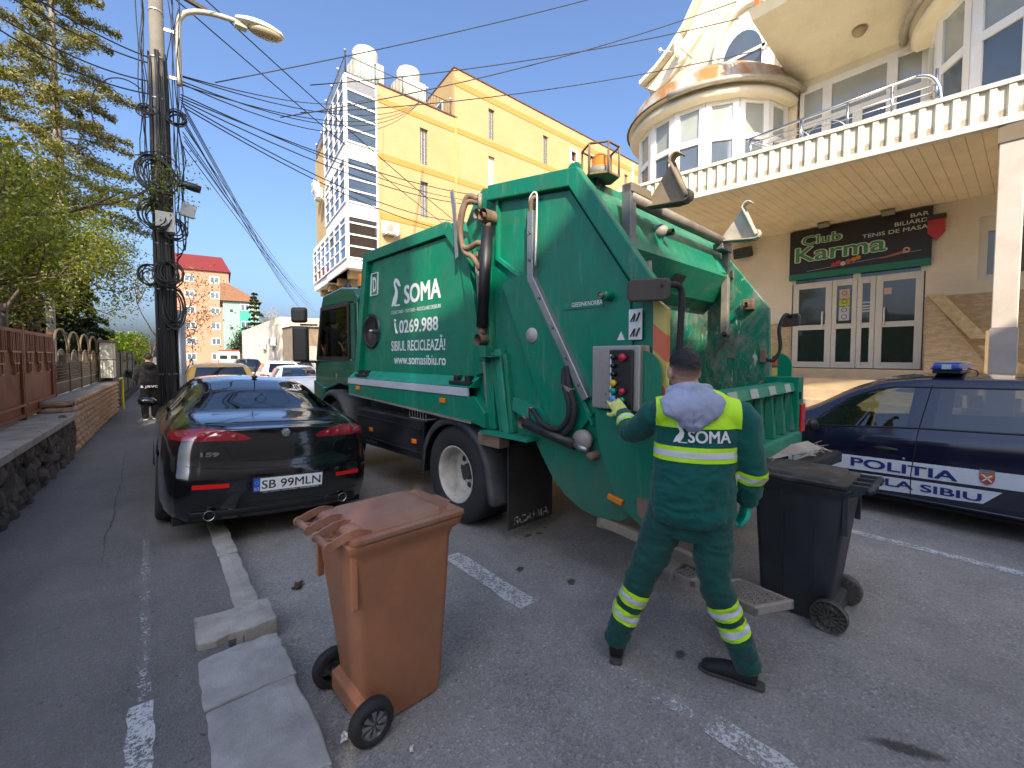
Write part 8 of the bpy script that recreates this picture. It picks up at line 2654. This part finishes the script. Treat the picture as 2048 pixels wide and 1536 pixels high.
mm.build('lamp_head', mat('lamp_head_white', (.72, .68, .58), .4, var=.05), lm_)
mm = MB(); mm.M = Matrix.Translation((1.58, -.295, 7.955)) @ Matrix.Rotation(R_(-10), 4, 'Z') @ Matrix.Rotation(R_(4), 4, 'Y')
mm.sphere((.06, 0, -.02), (.30, .155, .10), 18, 10)
mm.build('lamp_bowl', mat('lamp_bowl', (.40, .33, .20), .25, var=.1), lm_)
mm = MB(); mm.M = Matrix.Translation((1.2, -.225, 7.94))
mm.box((-.06, -.07, -.06), (.14, .07, .04))
mm.build('lamp_gear_box', M_lamp, lm_, .01)

def cables(pairs, label, nm='overhead_cable', r=.012):
    pairs = sorted(pairs, key=lambda q: -(q[0][2] + q[1][2]))
    for i, (a, b, d) in enumerate(pairs):
        o = MB().tube(sag(a, b, d, 18), r, 5).build(nm, M_cab2)
        w_ = ['topmost', 'second highest', 'third highest', 'fourth highest', 'lowest'] if len(pairs) == 5 else ['topmost', 'second highest', 'third highest', 'lowest'] if len(pairs) == 4 else ['upper', 'lower']
        tag(o, label if len(pairs) > 5 else w_[i] + ' ' + label, 'cable', label)
cables([((0.52, 10.01, 6.75), (11.81, 22.22, 15.69), 0.70), ((0.54, 9.99, 6.66), (11.81, 22.21, 15.64), 1.00), ((0.53, 9.99, 6.62), (11.77, 22.25, 15.61), 1.20), ((0.54, 9.98, 6.59), (11.86, 22.18, 15.72), 0.85), ((0.55, 9.99, 6.75), (10.17, 23.61, 16.11), 0.50)], 'thin black cable sagging from the utility pole to the yellow office building')
cables([((0.55, 9.96, 6.35), (14.00, 14.81, 9.00), 0.60), ((0.55, 9.96, 6.31), (14.08, 14.73, 8.89), 0.90), ((0.56, 9.95, 6.26), (12.56, 15.95, 7.97), 0.80), ((0.56, 9.95, 6.40), (11.34, 17.01, 8.89), 0.30), ((0.56, 9.95, 6.20), (10.65, 14.86, 6.72), 0.50)], 'thin black cable running low from the utility pole past the truck top')
cables([((1.20, 11.04, 7.37), (11.22, 8.21, 12.65), 0.10), ((2.46, 11.29, 7.20), (13.65, 4.85, 11.94), 0.35), ((3.01, 10.87, 7.94), (14.06, 4.48, 11.46), 0.30), ((3.38, 13.20, 8.43), (14.83, 2.48, 10.33), 0.45)], 'high thin black cable crossing the sky towards the club building')
cables([((0.59, 9.93, 6.22), (13.47, 56.92, 9.01), 0.36), ((0.60, 9.91, 6.14), (13.68, 56.71, 8.47), 0.41), ((0.61, 9.90, 6.06), (13.90, 56.50, 7.93), 0.46), ((0.58, 9.92, 5.97), (14.11, 56.29, 7.39), 0.50), ((0.59, 9.90, 5.89), (14.33, 56.09, 6.86), 0.36), ((0.60, 9.89, 5.81), (14.62, 55.97, 9.01), 0.41), ((0.57, 9.91, 5.73), (14.83, 55.76, 8.47), 0.46), ((0.58, 9.90, 5.65), (15.04, 55.55, 7.93), 0.50), ((0.59, 9.88, 5.57), (15.26, 55.34, 7.39), 0.36), ((0.56, 9.90, 5.49), (15.47, 55.13, 6.86), 0.41)], 'black cable running from the utility pole far down the street', r=.009)
cables([((-1.76, 9.58, 7.04), (0.23, 10.26, 6.93), 0.15), ((-1.87, 9.66, 6.76), (0.21, 10.26, 6.62), 0.20), ((-1.34, 9.22, 6.90), (0.24, 10.26, 7.02), 0.10), ((-1.77, 9.56, 6.49), (0.19, 10.26, 6.40), 0.20)], 'black cable coming in over the garden trees to the utility pole')
cables([((0.71, 9.54, 8.11), (13.95, 17.32, 6.57), 0.20), ((0.38, 9.81, 8.02), (14.17, 19.79, 7.56), 0.20)], 'thin black cable slanting down across the sky right of the street lamp')

# ================================================================== trees and shrubs
def leaf_mat(name, c1, c2, trans=.35):
    t = NT(name)
    oi = t.n('ShaderNodeNewGeometry').outputs['Random Per Island']
    col = t.mix(oi, c1, c2)
    d = t.n('ShaderNodeBsdfDiffuse'); t.t.links.new(col, d.inputs[0])
    tl_ = t.n('ShaderNodeBsdfTranslucent'); t.t.links.new(t.mix(1.0, col, (1.25, 1.2, .6), 'MULTIPLY'), tl_.inputs[0])
    gl = t.n('ShaderNodeBsdfGlossy'); gl.inputs['Roughness'].default_value = .45; gl.inputs[0].default_value = (.5, .5, .5, 1)
    m1 = t.n('ShaderNodeMixShader'); m1.inputs[0].default_value = trans
    t.t.links.new(d.outputs[0], m1.inputs[1]); t.t.links.new(tl_.outputs[0], m1.inputs[2])
    m2 = t.n('ShaderNodeMixShader'); m2.inputs[0].default_value = .05
    t.t.links.new(m1.outputs[0], m2.inputs[1]); t.t.links.new(gl.outputs[0], m2.inputs[2])
    t.t.links.new(m2.outputs[0], t.out.inputs[0])
    return t.m
def leaves_mesh(name, centers, size, aspect, rng, m, droop=0.0, up=None):
    """Many small bent leaf faces at the given centres (numpy)."""
    n = len(centers)
    c = np.asarray(centers)
    d = rng.normal(size=(n, 3)); d[:, 2] -= droop
    d /= np.linalg.norm(d, axis=1)[:, None]
    u = rng.normal(size=(n, 3))
    s = np.cross(d, u); s /= np.linalg.norm(s, axis=1)[:, None]
    nn = np.cross(s, d)
    L = (size * rng.uniform(.6, 1.35, n))[:, None]
    W = L * aspect
    a = c - d * L * .5
    b = c + s * W * .5 + nn * L * .08
    e = c + d * L * .5
    f = c - s * W * .5 + nn * L * .08
    V = np.stack([a, b, e, f], 1).reshape(-1, 3)
    me = bpy.data.meshes.new(name)
    me.vertices.add(4 * n); me.vertices.foreach_set('co', V.ravel())
    me.loops.add(4 * n); me.loops.foreach_set('vertex_index', np.arange(4 * n, dtype=np.int32))
    me.polygons.add(n); me.polygons.foreach_set('loop_start', np.arange(0, 4 * n, 4, dtype=np.int32))
    me.polygons.foreach_set('loop_total', np.full(n, 4, dtype=np.int32))
    me.materials.append(m)
    me.update(calc_edges=True)
    return me
M_bark = mat('bark_brown', (.10, .075, .052), .95, var=.4, scale=8, bump=.8, bump_scale=30)
M_bark2 = mat('bark_grey', (.23, .20, .16), .95, var=.3, scale=6, bump=.6, bump_scale=30)
def branchy(base, height, spread, levels, rng, trunk_r, n_main=6, lean=(0, 0)):
    """Recursive limbs; returns MB of wood and the twig points."""
    mb = MB()
    tips = []
    def grow(p, d, L, r, lev):
        n = 4
        P, cur, dd = [p], p, d
        for i in range(n):
            dd = (dd + Vector(rng.normal(0, .16, 3)) + Vector((0, 0, .06))).normalized()
            cur = cur + dd * L / n
            P.append(cur)
        mb.tube(P, [r * (1 - .5 * i / n) for i in range(n + 1)], 6 if lev < 2 else 4, cap=False)
        if lev >= levels - 1:
            for q in P[1:]:
                tips.append(q)
        if lev < levels:
            k = 3 if lev else n_main
            for j in range(k):
                q = P[rng.integers(2, n + 1)] if lev else P[0].lerp(P[-1], .45 + .55 * j / k)
                ax = Vector(rng.normal(0, 1, 3))
                nd = (dd + (ax - dd * ax.dot(dd)).normalized() * spread + Vector((0, 0, .12))).normalized()
                grow(q, nd, L * rng.uniform(.55, .75) if lev else L * rng.uniform(.42, .6), r * .55, lev + 1)
    grow(Vector(base), Vector((lean[0], lean[1], 1)).normalized(), height, trunk_r, 0)
    return mb, tips
def decid(name, label, base, height, seed, leaf_m, n_leaf, size, levels=3, spread=1.0, tr_=.12, jitter=.22, bark=None, n_main=6, group=None, lean=(0, 0), aspect=.55):
    rng = np.random.default_rng(seed)
    o = thing(name, label, 'tree', base, 0, group)
    mb, tips = branchy((0, 0, 0), height, spread, levels, rng, tr_, n_main, lean)
    mb.build('trunk', bark or M_bark, o)
    T = np.array([tuple(t_) for t_ in tips])
    pick = T[rng.integers(0, len(T), n_leaf)] + rng.normal(0, jitter, (n_leaf, 3))
    link('crown', leaves_mesh('crown', pick, size, aspect, rng, leaf_m), o)
    return o
M_lf1 = leaf_mat('leaf_spring_green', (.09, .13, .012), (.27, .29, .03), .45)
M_lf2 = leaf_mat('needle_olive', (.09, .10, .024), (.25, .23, .06), .3)
M_lf3 = leaf_mat('leaf_dark', (.012, .026, .010), (.04, .06, .018), .2)
M_lf4 = leaf_mat('leaf_bright', (.14, .24, .01), (.28, .38, .03))
M_lf5 = leaf_mat('leaf_bronze', (.16, .09, .03), (.24, .20, .06))
decid('garden_tree', 'spring green garden tree leaning over the red gate', (-3.1, 10.2, 0), 3.3, 3, M_lf1, 26000, .052, 4, .95, .09, .17, n_main=7, lean=(.12, .10))
decid('garden_tree', 'green garden tree behind the arched iron fence', (-3.0, 14.2, 0), 3.4, 9, M_lf1, 22000, .062, 4, .95, .10, .2, n_main=7, lean=(.10, .02))
decid('garden_tree', 'darker leafy garden tree beside the utility pole', (-2.7, 18.5, 0), 3.5, 17, leaf_mat('leaf_mid', (.05, .075, .012), (.13, .15, .03)), 16000, .08, 4, 1.0, .11, .25, n_main=7, lean=(.12, 0))
decid('garden_tree', 'small bronze leaved tree right of the utility pole', (-.4, 21.0, 0), 3.2, 23, M_lf5, 1800, .085, 3, 1.0, .05, .2, n_main=5, lean=(.42, -.05))
def conifer(name, label, base, H, r0, seed, leaf_m, n_per, size, gap=.42, droop=.15, bark=None, dens=1.0, start=.16, group=None):
    rng = np.random.default_rng(seed)
    o = thing(name, label, 'tree', base, 0, group)
    wood = MB().tube([(rng.normal(0, .03), rng.normal(0, .03), H * i / 10) for i in range(11)], [max(.02, .22 * (1 - i / 10.5)) for i in range(11)], 8)
    C_ = []
    z = H * start
    while z < H * .985:
        R0 = r0 * (1 - z / H) ** .75 + .15
        k = rng.integers(3, 6)
        a0 = rng.uniform(0, 6.28)
        for j in range(k):
            a = a0 + j * 6.28 / k + rng.normal(0, .25)
            L = R0 * rng.uniform(.55, 1.1)
            P = []
            for i in range(7):
                t_ = i / 6
                P.append(Vector((math.cos(a) * L * t_, math.sin(a) * L * t_, z + L * (.10 * math.sin(3 * t_) - droop * t_ * t_ + .12 * t_ ** 3))))
            wood.tube(P, [.03 * (1 - t_ / 7) + .005 for t_ in range(7)], 4, cap=False)
            nn = int(n_per * L * dens)
            tt = rng.uniform(.18, 1.0, nn) ** .8
            Pn = np.array([tuple(p) for p in P])
            idx = np.minimum((tt * 6).astype(int), 5)
            fr = (tt * 6 - idx)[:, None]
            c = Pn[idx] * (1 - fr) + Pn[idx + 1] * fr
            side = np.array([-math.sin(a), math.cos(a), 0])
            wdt = (.30 * L * (1 - tt * .75) + .05)[:, None]
            c = c + side[None] * rng.normal(0, .5, (nn, 1)) * wdt + np.stack([np.zeros(nn), np.zeros(nn), rng.normal(-.04, .06, nn)], 1)
            C_.append(c)
        z += gap * rng.uniform(.6, 1.3)
    wood.build('trunk', bark or M_bark2, o)
    link('crown', leaves_mesh('crown', np.concatenate(C_), size, .35, rng, leaf_m, .25), o)
    return o
conifer('fir_tree', 'tall sparse fir with bare trunk rising above the garden', (-2.3, 22.5, 0), 19.5, 4.2, 5, M_lf2, 300, .12, .5, .10, start=.34)
conifer('fir_tree', 'fir at the left edge of the picture behind the house', (-5.2, 26.0, 0), 17, 3.6, 6, M_lf2, 260, .13, .5, .12, start=.30)
conifer('yew_tree', 'dense dark evergreen behind the arched iron fence', (-2.6, 19.6, 0), 5.4, 1.9, 8, M_lf3, 750, .11, .25, .25, start=.20)
conifer('yew_tree', 'dense dark evergreen beside the meter box', (-2.1, 23.2, 0), 5.2, 1.7, 9, M_lf3, 750, .11, .25, .25, start=.22)
conifer('far_spruce', 'dark spruce behind the mint block', (10.4, 63.8, 0), 10.2, 2.2, 12, M_lf3, 120, .3, .5, .2, start=.1)
conifer('far_spruce', 'small spruce in front of the bare tree', (12.2, 60.5, 0), 6.6, 1.7, 13, M_lf2, 120, .25, .4, .2, start=.1)
decid('ivy_tree', 'dark ivy covered tree beside the salmon block', (8.7, 60.4, 0), 2.5, 31, M_lf3, 3500, .2, 3, .7, .2, .4)
decid('bare_tree', 'pale bare tree with thin twigs behind the workshop', (14.2, 67, 0), 4.6, 41, leaf_mat('bud_pale', (.30, .26, .20), (.42, .38, .30), .1), 2200, .14, 5, .75, .16, .25, mat('twig_pale', (.40, .34, .27), .9), n_main=8)
# bright hedge far along the pavement
rng = np.random.default_rng(77)
hg = thing('hedge', 'bright green hedge over the black fence far down the pavement', 'hedge', (-1.0, 33, 0), 0)
c = rng.uniform(-1, 1, (9000, 3)) * np.array([.8, 7, .8]) + np.array([0, 2, 1.95])
c += np.stack([.25 * np.sin(c[:, 1] * 2.1), np.zeros(9000), .25 * np.sin(c[:, 1] * 1.3)], 1)
link('foliage', leaves_mesh('foliage', c, .14, .6, rng, M_lf4), hg)
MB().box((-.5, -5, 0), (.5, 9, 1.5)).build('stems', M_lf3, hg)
# garden ground cover and white garden posts behind the iron fence
o = MB().box((-.08, -.08, 0), (.08, .08, 3.4)).build('garden_post', mat('post_grey', (.34, .33, .31), .9, var=.2)); o.location = (-1.95, 16.4, 0)
tag(o, 'pale grey square post in the garden behind the iron fence', 'post')

# ================================================================== small things on the ground
def scrap(name, label, loc, c, s, seed, cat='litter'):
    rng = random.Random(seed)
    def f(u, v):
        return ((u - .5) * s[0] + rng.uniform(-.004, .004), (v - .5) * s[1] + rng.uniform(-.004, .004), .008 + rng.uniform(0, s[2]))
    o = MB().grid(f, 4, 3, 0, False).build(name, mat('litter_%s' % name, c, .8, var=.2, scale=30))
    o.location = loc
    o.rotation_euler = (0, 0, rng.uniform(0, 6))
    tag(o, label, cat)
scrap('dry_leaf', 'curled brown dry leaf on the road near the kerb', (.80, 3.45, 0), (.055, .025, .015), (.10, .06, .03), 1, 'leaf')
scrap('paper_scrap', 'torn white paper scrap beside the brown bin wheel', (.62, 1.92, 0), (.6, .6, .58), (.06, .03, .02), 2)
scrap('cigarette_end', 'white cigarette end on the road below the brown bin', (.83, 1.68, 0), (.62, .6, .55), (.035, .012, .008), 3)
scrap('paper_scrap', 'small white paper scrap lying in the kerb joint', (.30, 2.865, .045), (.6, .6, .58), (.05, .012, .008), 4)
scrap('plastic_bag', 'crumpled clear plastic bag on the road behind the black bin', (4.35, 1.35, 0), (.36, .36, .37), (.16, .14, .09), 5)
